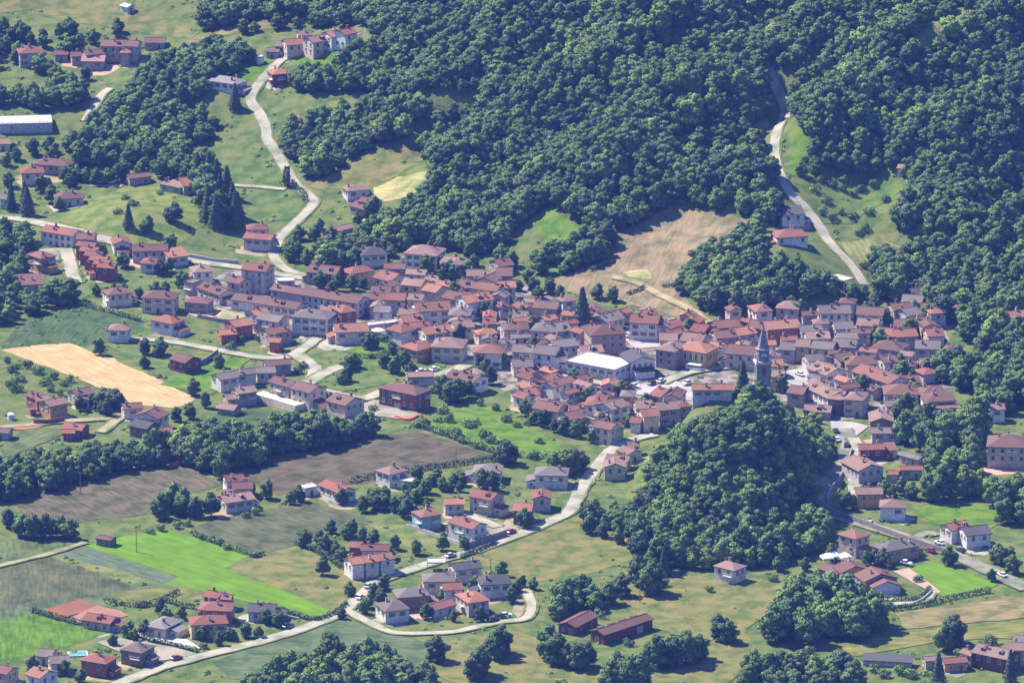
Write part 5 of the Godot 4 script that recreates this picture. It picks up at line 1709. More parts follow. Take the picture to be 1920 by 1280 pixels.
	house("house", "g", "wo", 96.45, 0.05, 46.45, 0.3, 6.45, 8.54, 5, 0, "narrow white house with orange gabled roof beside the church nave", "village houses")
	house("townhouse", "g", "op", 97.76, 0.02, 64.09, -0.2, 4.79, 8.54, 6, 0, "narrow ochre townhouse with faded pink gabled roof beside the white-flanked house", "houses of the old village core")
	house("house", "g", "gg", 103.24, 0.14, 24.91, -0.3, 6.62, 9.76, 5, 0, "grey house with grey-brown gabled roof in front of the red townhouse", "village houses")
	house("townhouse", "g", "gg", 116.15, 0.13, 27.08, -0.33, 8.89, 9.76, 6.01, 0, "grey townhouse with grey-brown gabled roof beside the yellow house", "houses of the old village core")
	house("townhouse", "g", "gg", 123.97, 0.14, 24.15, -0.21, 9.19, 10.98, 6.01, 0, "grey townhouse with grey-brown gabled roof well behind the long white building", "houses of the old village core")
	house("house", "g", "sm", 120.56, 0.09, 35.42, -0.3, 6.58, 9.76, 5, 0, "stone house with maroon gabled roof beside the yellow house", "village houses")
	house("house", "g", "gg", 111.3, 0.07, 39.46, 0.28, 6.98, 8.54, 5, 0, "grey house with grey-brown gabled roof in front of the yellow house", "village houses")
	house("house", "g", "sm", 121.98, 0.08, 38.49, 0.53, 7.58, 9.76, 5.01, 0, "stone house with maroon gabled roof behind the long white building", "village houses")
	house("house", "g", "wp", 116.21, 0.04, 51.48, -0.98, 12.51, 10.98, 4.01, 0, "white house with faded pink gabled roof behind the white-flanked house", "village houses")
	house("house", "g", "gg", 115.65, 0.04, 53.1, 0.57, 8.72, 9.76, 3, 0, "low grey house with grey-brown gabled roof beside the long white building", "village houses")
	house("townhouse", "g", "bp", 118.33, 0.01, 91.73, -0.3, 6.18, 10.98, 6, 0, "narrow brown townhouse with faded pink gabled roof beside the cream corner building", "houses of the old village core")
	house("house", "g", "sp", 110.75, 0.01, 98.73, -0.18, 10.21, 8.54, 3, 0, "low stone house with faded pink gabled roof in front of the white-flanked house", "village houses")
	house("house", "g", "sm", 104.56, 0.01, 81.91, -0.42, 6.76, 9.76, 5, 0, "stone house with maroon gabled roof beside the white-flanked house", "village houses")
	house("house", "h", "sm", 128.18, 0.06, 43.39, 0.16, 11.9, 10.98, 5, 0, "stone house with maroon hipped roof behind the long white building", "village houses")
	house("house", "h", "gm", 140.54, 0.14, 24.11, -0.4, 12.47, 10.98, 5.02, 0, "grey house with maroon hipped roof behind the long white building", "village houses")
	house("house", "g", "wm", 138.42, 0.08, 38.53, 0.46, 6.4, 8.54, 4.01, 0, "narrow white house with maroon gabled roof behind the long white building", "village houses")
	house("house", "h", "wm", 163.53, 0.13, 27.53, -0.28, 7.08, 9.76, 5.01, 0, "white house with maroon hipped roof further along from the long white building", "village houses")
	house("house", "g", "gg", 155.05, 0.18, 19.46, -0.1, 9.62, 10.98, 4, 0, "grey house with grey-brown gabled roof further along from the long white building", "village houses")
	house("outbuilding", "g", "yp", 154.25, 0.09, 36.8, 0.13, 7.56, 6.1, 3, 0, "low yellow outbuilding with faded pink gabled roof further along from the long white building", "small outbuildings")
	house("house", "g", "sm", 142.97, 0.03, 61.96, 0.22, 12.58, 9.76, 3, 0, "low stone house with maroon gabled roof beside the long white building", "village houses")
	house("house", "h", "gm", 141.63, 0.01, 78.16, 0, 13.07, 12.2, 4, 0, "grey house with maroon hipped roof beside the maroon-hipped house", "village houses")
	house("house", "h", "sm", 152.9, 0.01, 78.61, 0.18, 10.22, 9.76, 4, 0, "stone house with maroon hipped roof behind the maroon-hipped house", "village houses")
	house("outbuilding", "f", "gm", 158.48, 0.01, 96.65, 0.07, 12.12, 5, 3, 0, "low grey outbuilding with maroon flat roof in front of the maroon-hipped house", "small outbuildings")
	house("house", "g", "gg", 139.66, 0.01, 91.03, 0.33, 11.23, 7.32, 3, 0, "low grey house with grey-brown gabled roof beside the maroon-hipped house", "village houses")
	house("house", "p", "bp", 132.62, 0, 114.41, 0, 9.02, 12.2, 4.5, 0, "brown house with faded pink gabled roof in front of the cream corner building", "village houses")
	house("house", "g", "gg", 133.42, 0, 129.42, 0, 10.69, 7, 4, 0, "grey house with grey-brown gabled roof well behind the big gabled house", "village houses")
	house("house", "g", "mr", 127.36, 0, 149.45, 0.09, 9.27, 7, 4, 0, "maroon house with red gabled roof behind the big gabled house", "village houses")
	house("outbuilding", "s", "gm", 134.21, 0, 147.51, 0.19, 4.37, 6, 3, 0, "low narrow grey outbuilding with maroon sloping roof behind the big gabled house", "small outbuildings")
	house("outbuilding", "g", "gg", 141.55, 0, 157.12, -0.75, 9.47, 5, 3, 0, "low grey outbuilding with grey-brown gabled roof beside the big gabled house", "small outbuildings")
	house("house", "g", "gr", 140.31, 0, 173.31, 0, 8.18, 5, 3.5, 0, "low grey house with red gabled roof beside the big gabled house", "village houses")
	house("outbuilding", "g", "gr", 133.33, 0, 177.25, 0, 4.43, 5, 3, 0, "low narrow grey outbuilding with red gabled roof beside the big gabled house", "small outbuildings")
	house("house", "h", "wp", 131.29, 0, 220.32, -0.08, 9.38, 9, 5, 0, "white house with faded pink hipped roof in front of the ochre roadside house", "village houses")
	house("house", "g", "wp", 174.5, 0, 103.23, 0.13, 6.35, 7, 5, 0, "narrow white house with faded pink gabled roof beside the maroon-hipped house", "village houses")
	house("house", "g", "kr", -98.33, 0, 317.78, -0.46, 5.77, 7, 4, 0, "narrow brick-red house with red gabled roof behind the yellow house with red hip roof", "village houses")
	house("house", "g", "kr", -94.16, 0, 320.31, -0.19, 3.83, 6, 4, 0, "narrow brick-red house with red gabled roof further along from the villa with light grey roof", "village houses")
	house("house", "h", "kr", -97.18, 0, 333.42, -0.12, 11.51, 9, 5, 0, "brick-red house with red hipped roof behind the yellow house with red hip roof", "village houses")
	house("house", "h", "bg", -120.93, 0, 375.79, -0.49, 8.54, 9, 5, 0, "brown house with grey-brown hipped roof beside the brick-red corner house", "village houses")
	house("outbuilding", "g", "gg", -150.28, 0, 375.31, -0.25, 5.41, 8, 3, 0, "low narrow grey outbuilding with grey-brown gabled roof beside the brick-red corner house", "small outbuildings")
	house("house", "g", "gg", -145.83, 0, 384.93, 0.2, 6.89, 8, 4, 0, "grey house with grey-brown gabled roof beside the brick-red corner house", "village houses")
	house("house", "g", "wo", -150.28, 0, 401.37, -0.72, 7.01, 9, 5, 0, "white house with orange gabled roof further along from the brick-red corner house", "village houses")
	house("house", "g", "sm", -161.95, 0, 395.36, -0.52, 5.36, 8, 4, 0, "narrow stone house with maroon gabled roof further along from the brick-red corner house", "village houses")
	house("house", "g", "gd", -82.2, 0, 330.6, -0.08, 9.25, 9, 3.5, 0, "low grey house with slate gabled roof beside the yellow house with red hip roof", "village houses")
	house("house", "g", "wo", -48.28, 0, 284.36, 0.45, 5.32, 8, 5.7, 0, "narrow white house with orange gabled roof beside the long orange-roofed row house", "village houses")
	house("house", "g", "wo", -43.39, 0, 281.25, 0.5, 5.84, 8, 5.5, 0, "narrow white house with orange gabled roof beside the pale carport", "village houses")
	house("outbuilding", "g", "kr", -52.66, 0, 260.26, -0.16, 4.59, 7, 3, 0, "low narrow brick-red outbuilding with red gabled roof behind the long orange-roofed row house", "small outbuildings")
	house("house", "g", "sm", -46.33, 0, 266.68, 0, 9.9, 7, 4, 0, "stone house with maroon gabled roof behind the long orange-roofed row house", "village houses")
	house("house", "g", "cd", -15.79, 0, 289.67, 0.36, 10.22, 8, 5, 0, "cream house with slate gabled roof beside the pale carport", "village houses")
	house("house", "h", "cg", -24.67, 0, 302.62, 0.07, 10.65, 9, 5, 0, "cream house with grey-brown hipped roof in front of the pale carport", "village houses")
	house("house", "h", "bg", -33.46, 0, 318.77, 0.25, 11.32, 9, 5, 0, "brown house with grey-brown hipped roof behind the white house at the fork", "village houses")
	house("house", "g", "wr", -20.12, 0, 312.12, 0.21, 6.98, 8, 5, 1, "white house with red gabled roof beside the balconied cream house", "village houses")
	house("outbuilding", "g", "wr", -24.15, 0, 325.77, 0.76, 10.21, 7, 3, 1, "low white outbuilding with red gabled roof beside the balconied cream house", "small outbuildings")
	house("house", "h", "og", 129.85, 0, 265.67, 0.54, 14.37, 9, 4.5, 0, "long ochre house with grey-brown hipped roof further along from the cream three-storey house", "village houses")
	house("outbuilding", "g", "sm", 108.17, 0, 287.44, -0.85, 9.66, 7, 3, 0, "low stone outbuilding with maroon gabled roof well in front of the cream three-storey house", "small outbuildings")
	house("house", "p", "ym", 113.78, 0, 289.42, 0.33, 11.24, 8, 4, 0, "yellow house with maroon gabled roof well in front of the cream three-storey house", "village houses")
	house("outbuilding", "g", "om", 113.26, 0, 290.9, 0.5, 6.01, 4, 3, 0, "low narrow ochre outbuilding with maroon gabled roof well in front of the cream three-storey house", "small outbuildings")
	house("house", "p", "sm", 121.55, 0, 298, 0.35, 12.74, 9, 4, 0, "stone house with maroon gabled roof well in front of the cream three-storey house", "village houses")
	house("outbuilding", "p", "wm", 123.92, 0, 302.96, 0.28, 10.52, 7, 3, 0, "low white outbuilding with maroon gabled roof well in front of the cream three-storey house", "small outbuildings")
	house("house", "g", "wr", 151.32, 0, 245.3, 0.54, 8.79, 8, 5, 0, "white house with red gabled roof beside the two-tone house", "village houses")
	house("outbuilding", "g", "sp", 135.45, 0, 380.78, 0.22, 6.23, 5, 3, 0, "low narrow stone outbuilding with faded pink gabled roof beside the long grey shed", "small outbuildings")
	house("outbuilding", "g", "or", 142.31, 0, 382.65, 0.24, 8.3, 6, 3, 0, "low ochre outbuilding with red gabled roof beside the maroon farmstead", "small outbuildings")
	house("house", "g", "cp", 147.73, 0, 377.8, -0.84, 5.42, 5, 4, 0, "narrow cream house with faded pink gabled roof beside the maroon farmstead", "village houses")
	house("house", "g", "cp", 163.35, 0, 374.5, -0.22, 6.07, 8, 5, 0, "narrow cream house with faded pink gabled roof further along from the long grey shed", "village houses")
	house("house", "g", "gg", 165.07, 0, 367.15, -0.31, 4.43, 8, 5, 0, "narrow grey house with grey-brown gabled roof beside the maroon farmstead", "village houses")
	house("house", "h", "sr", 146.43, 0.06, 46.19, 0.46, 8.2, 5.23, 4.35, 0, "stone house with red hipped roof beside the long white building", "village houses")
	house("house", "g", "wp", -30.57, 0.57, -67.55, -0.37, 5.7, 5.6, 4.89, 0, "narrow white house with faded pink gabled roof behind the broad red-roofed house", "village houses")
	house("house", "g", "sm", 112.08, 1.37, -11.57, 0.08, 6.39, 5.87, 6.23, 0, "narrow stone house with maroon gabled roof beside the red townhouse", "village houses")
	house("house", "g", "cg", 3.13, 0.05, 9.17, 0.13, 7.66, 5.16, 4.63, 0, "cream house with grey-brown gabled roof further along from the cream square house", "village houses")
	house("house", "g", "cm", 36.86, 0.2, -4.31, 0.77, 5.67, 6.83, 3.59, 0, "low narrow cream house with maroon gabled roof in front of the pink townhouse", "village houses")
	house("house", "h", "co", -9.93, 0.04, 2.74, 0.35, 8.25, 6.78, 4.52, 0, "cream house with orange hipped roof behind the white house with rose roof", "village houses")
	house("house", "g", "cr", 20.74, 0.19, -11.26, 0.43, 8.06, 5.39, 4.1, 0, "cream house with red gabled roof beside the pink townhouse", "village houses")
	house("house", "g", "gr", 51.71, 0.65, -18.84, 0.34, 5.78, 5.14, 5.62, 0, "narrow grey house with red gabled roof beside the pale townhouse", "village houses")
	house("house", "g", "gg", 112.24, 0.02, 69.26, -1.08, 6.93, 5.94, 4.47, 0, "grey house with grey-brown gabled roof beside the white-flanked house", "village houses")
	house("house", "g", "wp", 85.45, 0.15, 21.57, 1.27, 7.9, 5.73, 4.66, 0, "white house with faded pink gabled roof in front of the church nave", "village houses")
	house("house", "g", "wo", 121.77, 0.03, 65.7, -0.93, 7.33, 5.42, 4.44, 0, "white house with orange gabled roof behind the cream corner building", "village houses")
	house("house", "g", "sp", 27.91, 0.15, -3.67, 0.77, 7.09, 6.81, 4.1, 0, "stone house with faded pink gabled roof beside the pink townhouse", "village houses")
	house("house", "h", "cg", 42.09, 0, 86.35, 1.45, 8.37, 5.64, 5.1, 0, "cream house with grey-brown hipped roof beside the white two-faced house", "village houses")
	house("house", "g", "sr", 103.41, 0.29, 12.47, 0.11, 6.45, 5.92, 4.47, 0, "narrow stone house with red gabled roof beside the yellow house", "village houses")
	house("house", "g", "sm", 131.65, 0.02, 73.9, -0.93, 7.17, 5.88, 3.61, 0, "stone house with maroon gabled roof beside the cream corner building", "village houses")
	house("house", "g", "pr", 68.9, 0.64, -9.25, 1.1, 6.63, 6.69, 5.19, 0, "pinkish house with red gabled roof behind the yellow schoolhouse", "village houses")
	house("house", "g", "pg", 96.2, 0.09, 33.63, 1.27, 5.63, 6.43, 4.05, 0, "narrow pinkish house with grey-brown gabled roof beside the church nave", "village houses")
	house("house", "g", "cr", -8.44, 0.12, -19.46, 1.57, 8.17, 5.53, 4.73, 0, "cream house with red gabled roof in front of the tall pale corner house", "village houses")
	house("house", "g", "pr", 25.48, 0.1, 4.4, 2.34, 5.72, 5.84, 5.33, 0, "narrow pinkish house with red gabled roof beside the pink townhouse", "village houses")
	house("house", "g", "cg", -1.6, 0.03, 18.16, -0.12, 6.38, 5.74, 4.96, 0, "narrow cream house with grey-brown gabled roof beside the white house with rose roof", "village houses")
	house("house", "g", "wo", -24.88, 0.48, -61.45, -0.49, 8.17, 6.8, 4.67, 0, "white house with orange gabled roof behind the broad red-roofed house", "village houses")
	house("house", "g", "go", 35.83, 0.01, 71.94, 1.45, 7.58, 6.72, 4.77, 0, "grey house with orange gabled roof behind the white two-faced house", "village houses")
	house("house", "h", "sr", 61.17, 0, 97.33, 0.33, 6.49, 6.94, 4.23, 0, "narrow stone house with red hipped roof well in front of the low orange-roofed building", "village houses")
	house("house", "g", "wm", 11.56, 0, 88.99, -0.72, 5.54, 5.39, 3.47, 0, "low narrow white house with maroon gabled roof further along from the white two-faced house", "village houses")
	house("house", "g", "gg", -8.57, 0.03, 13.45, 1.45, 6.03, 5.86, 5.03, 0, "narrow grey house with grey-brown gabled roof behind the white house with rose roof", "village houses")
	house("house", "g", "gm", 30.81, 0, 119.12, 0.52, 7.06, 6.51, 4.08, 0, "grey house with maroon gabled roof in front of the white two-faced house", "village houses")
	house("house", "h", "gm", -4.26, 0.25, -32.64, 2.1, 7.94, 5.48, 4.88, 0, "grey house with maroon hipped roof in front of the tall pale corner house", "village houses")
	house("house", "g", "wp", 7.7, 0.51, -40.85, -0.25, 6.59, 5, 3.88, 0, "white house with faded pink gabled roof beside the tall pale corner house", "village houses")
	house("house", "h", "pr", 89.2, 1.09, -8.33, 0.8, 5.61, 5.34, 4.79, 0, "narrow pinkish house with red hipped roof beside the red townhouse", "village houses")
	house("house", "g", "gp", 126.93, 0.01, 86.27, -0.23, 5.52, 6.79, 4.62, 0, "narrow grey house with faded pink gabled roof in front of the cream corner building", "village houses")
	house("house", "h", "wm", 11.08, 0.05, 14.58, 1.97, 5.98, 5.78, 3.55, 0, "low narrow white house with maroon hipped roof beside the white house with rose roof", "village houses")
	house("house", "g", "co", 95.07, 0.23, 15.38, 0.11, 6.79, 6.33, 3.6, 0, "low cream house with orange gabled roof beside the church nave", "village houses")
	house("house", "g", "sm", 5.75, 0, 63.32, -0.82, 6.9, 5.8, 4.78, 0, "stone house with maroon gabled roof further along from the white flat-roofed warehouse", "village houses")
	house("house", "h", "sm", 33.47, 0, 82.46, -0.12, 5.66, 6.53, 3.91, 0, "narrow stone house with maroon hipped roof beside the white two-faced house", "village houses")
	house("house", "g", "sr", 93.72, 0.15, 24.04, 2.84, 7.06, 5.09, 3.82, 0, "stone house with red gabled roof beside the church nave", "village houses")
	house("house", "g", "co", 21.26, 0.32, -23.17, -0.25, 8.03, 6.1, 4.06, 0, "cream house with orange gabled roof beside the pink townhouse", "village houses")
	house("house", "g", "sm", 25.64, 0.01, 62.26, 0.75, 7.07, 6.4, 4.19, 0, "stone house with maroon gabled roof in front of the white flat-roofed warehouse", "village houses")
	house("house", "g", "cm", 156.48, 0.55, -2.47, 1.8, 7.35, 6.08, 5.5, 0, "cream house with maroon gabled roof further along from the orange-roofed edge house", "village houses")
	house("house", "g", "gm", 6.53, 0.01, 55.83, -0.82, 7.59, 5.6, 4.5, 0, "grey house with maroon gabled roof further along from the white flat-roofed warehouse", "village houses")
	house("house", "g", "cg", -4.59, 0.4, -43.44, 1.18, 6.37, 6.54, 5.47, 0, "narrow cream house with grey-brown gabled roof beside the tall pale corner house", "village houses")
	house("house", "h", "wp", 20.51, 0.59, -37.54, 0.44, 6.46, 6.96, 5.47, 0, "narrow white house with faded pink hipped roof well behind the pink townhouse", "village houses")
	house("house", "g", "gr", 61.73, 0.23, 5.63, 0.87, 8.38, 5.37, 5.16, 0, "grey house with red gabled roof beside the yellow schoolhouse", "village houses")
	house("house", "g", "sr", 4.39, 0.3, -32.3, 2.1, 8.34, 6.24, 4.23, 0, "stone house with red gabled roof beside the tall pale corner house", "village houses")
	house("house", "g", "cm", 83.54, 1.74, -16.45, 1.91, 5.58, 5.58, 6.39, 0, "narrow cream house with maroon gabled roof beside the white-sided house", "village houses")
	house("house", "g", "gm", -47.59, 0.27, -62.5, 0.86, 7.74, 6.53, 4.54, 0, "grey house with maroon gabled roof beside the tall brick-red block", "village houses")
	house("house", "g", "wp", 26.77, 0, 73.56, -0.79, 8.25, 5.71, 4.95, 0, "white house with faded pink gabled roof beside the white two-faced house", "village houses")
	house("house", "g", "co", 13.53, 0.2, -17.35, 0.51, 6.14, 6.17, 4.15, 0, "narrow cream house with orange gabled roof further along from the pink townhouse", "village houses")
	house("house", "h", "gr", 160.32, 1.07, -17.95, 1.8, 6.14, 6.77, 5.62, 0, "narrow grey house with red hipped roof further along from the orange-roofed edge house", "village houses")
	house("house", "g", "cp", 146.74, 0.12, 32.02, -0.4, 5.72, 6.47, 4.3, 0, "narrow cream house with faded pink gabled roof beside the long white building", "village houses")
	house("house", "g", "so", 14.38, 0.01, 51.82, -0.82, 7.71, 5.38, 3.74, 0, "stone house with orange gabled roof beside the white flat-roofed warehouse", "village houses")
	house("house", "g", "wr", 132.66, 0.13, 30.16, -0.4, 7.17, 5.45, 5.15, 0, "white house with red gabled roof behind the long white building", "village houses")
	house("house", "g", "wo", 76.57, 0.13, 23.43, -0.52, 6.75, 5.41, 5.36, 0, "white house with orange gabled roof beside the church nave", "village houses")
	house("house", "g", "pr", 66.5, 1.03, -17.44, 1.1, 6.6, 5.28, 4.56, 0, "pinkish house with red gabled roof beside the pale townhouse", "village houses")
	house("house", "g", "sp", -50.97, 0.07, -34.51, 1.44, 7.44, 5.79, 4.43, 0, "stone house with faded pink gabled roof beside the tall brick-red block", "village houses")
	house("house", "g", "pr", 41.37, 0.58, -24.76, 0.77, 7.03, 6.89, 4.07, 0, "pinkish house with red gabled roof behind the pink townhouse", "village houses")
	house("house", "g", "cr", 13.58, 0.01, 60.51, 0.75, 7.74, 6.9, 3.82, 0, "cream house with red gabled roof in front of the white flat-roofed warehouse", "village houses")
	house("house", "g", "wo", 6.04, 0, 72.08, 2.04, 8.48, 6.87, 3.81, 0, "white house with orange gabled roof further along from the white flat-roofed warehouse", "village houses")
	house("house", "g", "cr", -16.94, 0.38, -50.2, -0.49, 8.05, 5.65, 3.9, 0, "cream house with red gabled roof beside the tall pale corner house", "village houses")
	house("house", "g", "cm", 130.37, 0.43, 4.55, 0.13, 7.69, 5.91, 4.79, 0, "cream house with maroon gabled roof beside the yellow house", "village houses")
	house("house", "g", "co", 40.06, 0, 95.22, 1.72, 6.7, 5.59, 3.46, 0, "low cream house with orange gabled roof in front of the white two-faced house", "village houses")
	house("house", "g", "cm", 122.63, 0.02, 75.15, 0.49, 7.96, 6, 4.59, 0, "cream house with maroon gabled roof beside the cream corner building", "village houses")
	house("house", "h", "wm", 127.23, 2.4, -26.48, 1.38, 7.45, 6.7, 5.94, 0, "white house with maroon hipped roof beside the grey-roofed house under the meadow", "village houses")
	house("house", "h", "wp", 115.89, 0.84, -5.3, 0.08, 6.24, 6.47, 5.4, 0, "narrow white house with faded pink hipped roof behind the yellow house", "village houses")
	house("house", "h", "gr", 152.21, 0.04, 53.08, 2.03, 7.64, 6.51, 3.77, 0, "grey house with red hipped roof behind the maroon-hipped house", "village houses")
	house("house", "g", "cp", 15.7, 0.07, 8.48, 2, 5.8, 5.52, 3.74, 0, "narrow cream house with faded pink gabled roof behind the white flat-roofed warehouse", "village houses")


func add_fields() -> void:
	field("village_ground", "village", [-80,0.03, -64.86,-36.54, -41.27,-85.88, -12.4,-91.08, 8.2,-67.6, 28.45,-43.73, 52.59,-31.06, 76.49,-18.21, 108.87,-22.8, 137.6,-32.76, 162.04,-35.14, 165.05,15.41, 158.88,84.4, 131.08,97.93, 115.36,104.64, 89.59,70.73, 63.94,84.38, 53.69,111.34, 38.26,117.97, 19.18,111.32, 0,70.67, -15.75,42.87, -27.7,28.75, -40,0.09, -54.22,-10.83])
	field("estate_ground", "village", [-127.4,-74.25, -105.9,-103.55, -80.55,-88.4, -69.48,-58.76, -80.86,-29.23, -101.36,-36.68, -118.21,-51.65])
	field("terrace_ground", "village", [-93.06,-301.34, -75.45,-307.68, -62.15,-310.38, -59.79,-303.17, -70.83,-300.33, -88.6,-300.49])
	field("wheat_field", "wheat", [-191.18,11.56, -179.61,5.8, -165.87,2.18, -150.87,20.17, -131.6,48.46, -115.74,74.1, -116.74,82.31, -123.88,87.08, -137.57,84.36, -141.74,78.9, -150.45,62.38, -165.34,42.85, -178.18,27.3])
	field("green_field", "bright", [-145.49,251.41, -132.07,241.22, -118.78,233.37, -105.47,245.43, -88.46,263.29, -96.92,277.4, -81.99,294.23, -58.48,322.71, -62.83,331.12, -73.93,324.39, -86.61,314.23, -117.61,294.81, -111.75,286.71])
	field("crop_strip", "crop_a", [-156.78,262.11, -145.82,252.01, -112.26,287.29, -116.75,294.23, -129.94,280.9])
	field("crop_margin", "crop_d", [-170.1,308.55, -149.26,301.7, -128.24,295.96, -112.21,295.96, -116.94,308.55, -134.47,311.96, -148.34,316.5, -158.34,325.52, -168.26,334.47])
	field("crop_field", "crop_c", [-172.39,276.23, -158.51,263.29, -145.53,275.06, -133.11,288.45, -127.11,297.11, -130.48,303.99, -148.62,311.96, -158.86,317.63, -169.09,322.71])
	field("grass_balk", "olive2", [-158.51,263.29, -156.31,260.93, -129.94,280.9, -117.64,294.23, -127.35,295.96, -145.53,275.06])
	field("grey_green_field", "crop_b", [-174.41,247.82, -156.39,245.43, -144.64,244.23, -156.85,260.93, -172.64,272.72])
	field("mown_field", "green_b", [-168.26,334.47, -158.3,326.08, -150.94,331.12, -139.82,341.13, -131.68,346.11, -140.71,355.45, -148.91,363.09, -165.19,377.68])
	field("yellow_meadow", "olive", [-96.21,277.4, -88.08,263.88, -73.45,252.01, -65.93,262.11, -57.38,279.74, -47.76,294.81, -54.67,319.89, -58.14,322.14, -82.01,293.65])
	field("dry_strip", "olive", [-134.03,303.99, -112.21,295.96, -95.73,307.41, -116.66,314.23, -126.27,316.5])
	field("bean_field", "crop_c", [-110.67,230.95, -92.05,215.06, -68.49,201.46, -47.68,224.86, -61.89,243.03, -72.56,251.41, -86.29,263.29, -97.87,253.8])
	field("ploughed_field", "plough", [-99.34,170, -90.38,158.47, -75.73,144.25, -60.8,135.11, -45.81,123.27, -35.4,116.64, -20.94,129.86, -4.72,149.44, -24.45,161.04, -48.55,179.52, -67.05,185.83, -81.65,195.23, -89.63,179.52])
	field("fallow_field", "plough2", [-172.36,198.35, -160.06,187.72, -147.51,179.52, -133.24,166.81, -114.79,159.76, -101.08,182.68, -109.7,190.23, -122.17,201.46, -126.93,216.91, -143.14,223.03, -159.07,232.16, -168.83,223.03])
	field("vine_field", "green_d", [-191.49,7.24, -186.5,-21.93, -182.04,-36.75, -164.92,-48.7, -151.02,-36.74, -138.41,-27.83, -140.28,-13.11, -153.79,3.63, -161.65,5.8, -166.31,1.46, -179.71,4.35, -191.28,10.12])
	field("lush_meadow", "bright2", [-32.64,107.98, -21.26,91.15, -7.75,84.36, 7.66,114.65, 18.99,136.42, 17.01,149.44, 3.78,148.14, -7.6,136.42, -19.1,121.29])
	field("hay_meadow", "olive", [-16.6,264.48, 0,243.03, 22.08,216.91, 30.26,224.86, 44.51,247.88, 41.46,266.84, 28.68,280.9, 7.13,292.5, -3.58,280.9])
	field("small_meadow", "olive2", [-49.43,229.12, -36.61,229.12, -16.27,259.74, -25.27,263.29, -39.95,249.02])
	field("maize_field", "crop_d", [-97.16,375, -76.58,351.07, -54.08,330, -34.81,351.07, -20.81,359.82, -27.5,380.37, -62.02,375, -78.84,386.78, -88.86,393.69])
	field("stubble_field", "hay", [14.38,-74.1, 28.86,-84.61, 41.28,-89.24, 39.37,-100.54, 47.86,-113.16, 57.4,-123.02, 66.77,-122.84, 77.99,-113.52, 92.16,-101.54, 86.27,-78.18, 71.59,-64.52, 62.71,-50.3, 68.77,-31.75, 77.48,-17.56, 75.37,-13.73, 65.51,-21.73, 52.72,-37.86, 40.69,-47.53, 28.54,-52.99, 17.41,-65.72])
	field("mown_patch", "paleyellow", [42.14,-76.62, 52.38,-74.98, 54.27,-66.32, 45.13,-70.94])
	field("pale_meadow", "paleyellow", [-55.31,-176.09, -45.77,-178.89, -34.37,-170.86, -33.45,-163.59, -39.11,-158.64, -50.79,-160.32, -55.18,-168.51])
	field("upper_meadow", "olive", [-84.14,-186.24, -76.98,-190.99, -66.38,-195.85, -55.8,-203.58, -38.31,-213.79, -35.34,-197.16, -45.77,-178.89, -68.16,-179.28])
	field("hillside_meadow", "green_e", [-114.85,-218.38, -106.04,-226.26, -99.23,-216.7, -91.13,-198.35, -88.08,-189.48, -111.46,-196.54])
	field("hillside_meadow", "green_e", [-112.22,-194.02, -88.62,-185.85, -82.51,-173.51, -87.78,-157.28, -103.57,-155.11, -113.96,-177.89])
	field("hillock_meadow", "hillock", [-179.07,-152.45, -170.71,-182.57, -155.81,-203.56, -141.66,-200.11, -128.1,-194.31, -121,-147.82, -129.67,-124.85, -148.26,-120.34, -163.35,-128.94])
	field("hilltop_meadow", "bright2", [-116.65,-291.77, -108.9,-310.41, -97.38,-311.79, -99.15,-297.47, -106.28,-285.78])
	field("summit_meadow", "olive", [-219.83,-402.66, -200.81,-466.26, -165.4,-459.36, -163.15,-391.78, -150,-379.07, -132.62,-355.18, -135.5,-348.66, -149.1,-359.49, -167.74,-370.09, -188.6,-377.54, -205.6,-394.56, -218.96,-389.64])
	field("ridge_meadow", "hay2", [-137.62,-345.62, -126.18,-352.46, -114.95,-354.43, -83.19,-348.33, -80.82,-343.51, -89.82,-343.46, -121.35,-344.59, -130.01,-336.22])
	field("terrace_meadow", "bright2", [-94.31,-306.13, -79.87,-306.44, -61.84,-294.63, -59.51,-287.84, -68.35,-287.71, -86.18,-293.22])
	field("clearing", "olive2", [-75.89,-252.87, -65.47,-255.58, -58.88,-253.04, -60.95,-247.14, -71.79,-244.94])
	field("clearing", "olive2", [-34.53,-224.08, -23.74,-224.75, -11.86,-221.57, -12.92,-218.36, -23.7,-217.81])
	field("glade", "bright2", [5.24,-132.82, 12.59,-137.44, 20.88,-122.76, 29.1,-109.33, 25.93,-103.54, 16.61,-105.07])
	field("verge_meadow", "paleyellow2", [126.24,-88.88, 140.46,-93.21, 150.38,-85, 140.55,-73.14, 131.89,-63.63])
	field("verge_meadow", "olive2", [140.49,-93.88, 155.34,-94.19, 157.79,-89.34, 150.39,-85.32])
	field("glade", "bright2", [109.87,-163.9, 116.06,-161.01, 117.85,-151.32, 113.07,-135.33, 109.23,-133.46])
	field("rough_meadow", "green_e", [111.89,-131.78, 125.93,-141.82, 152.99,-138.06, 154.58,-127.88, 132.65,-103.27, 121.25,-103.39])
	field("park_lawn", "bright2", [139.75,211.37, 153.86,197.73, 170.29,215.06, 164.47,233.37, 144.65,228.52])
	field("lawn", "bright", [133.77,279.74, 141.91,269.19, 162.52,294.81, 158.22,300.55, 143.17,308.55])
	field("mown_strip", "hay2", [125.79,325.52, 144.78,317.06, 191.02,301.7, 189.13,325.52, 147.09,336.69, 129.27,342.24])
	field("long_meadow", "yellowgreen", [104.08,358.73, 125.49,347.76, 145.17,339.47, 188.9,328.32, 187.14,350.52, 142.58,353.26, 128.22,361.46, 110.46,370.68])
	field("dry_meadow", "olive", [35.44,308.55, 49.97,291.35, 66.27,282.65, 99.7,297.11, 84.45,325.52, 76.87,342.24, 58.98,358.73, 42.12,331.12])
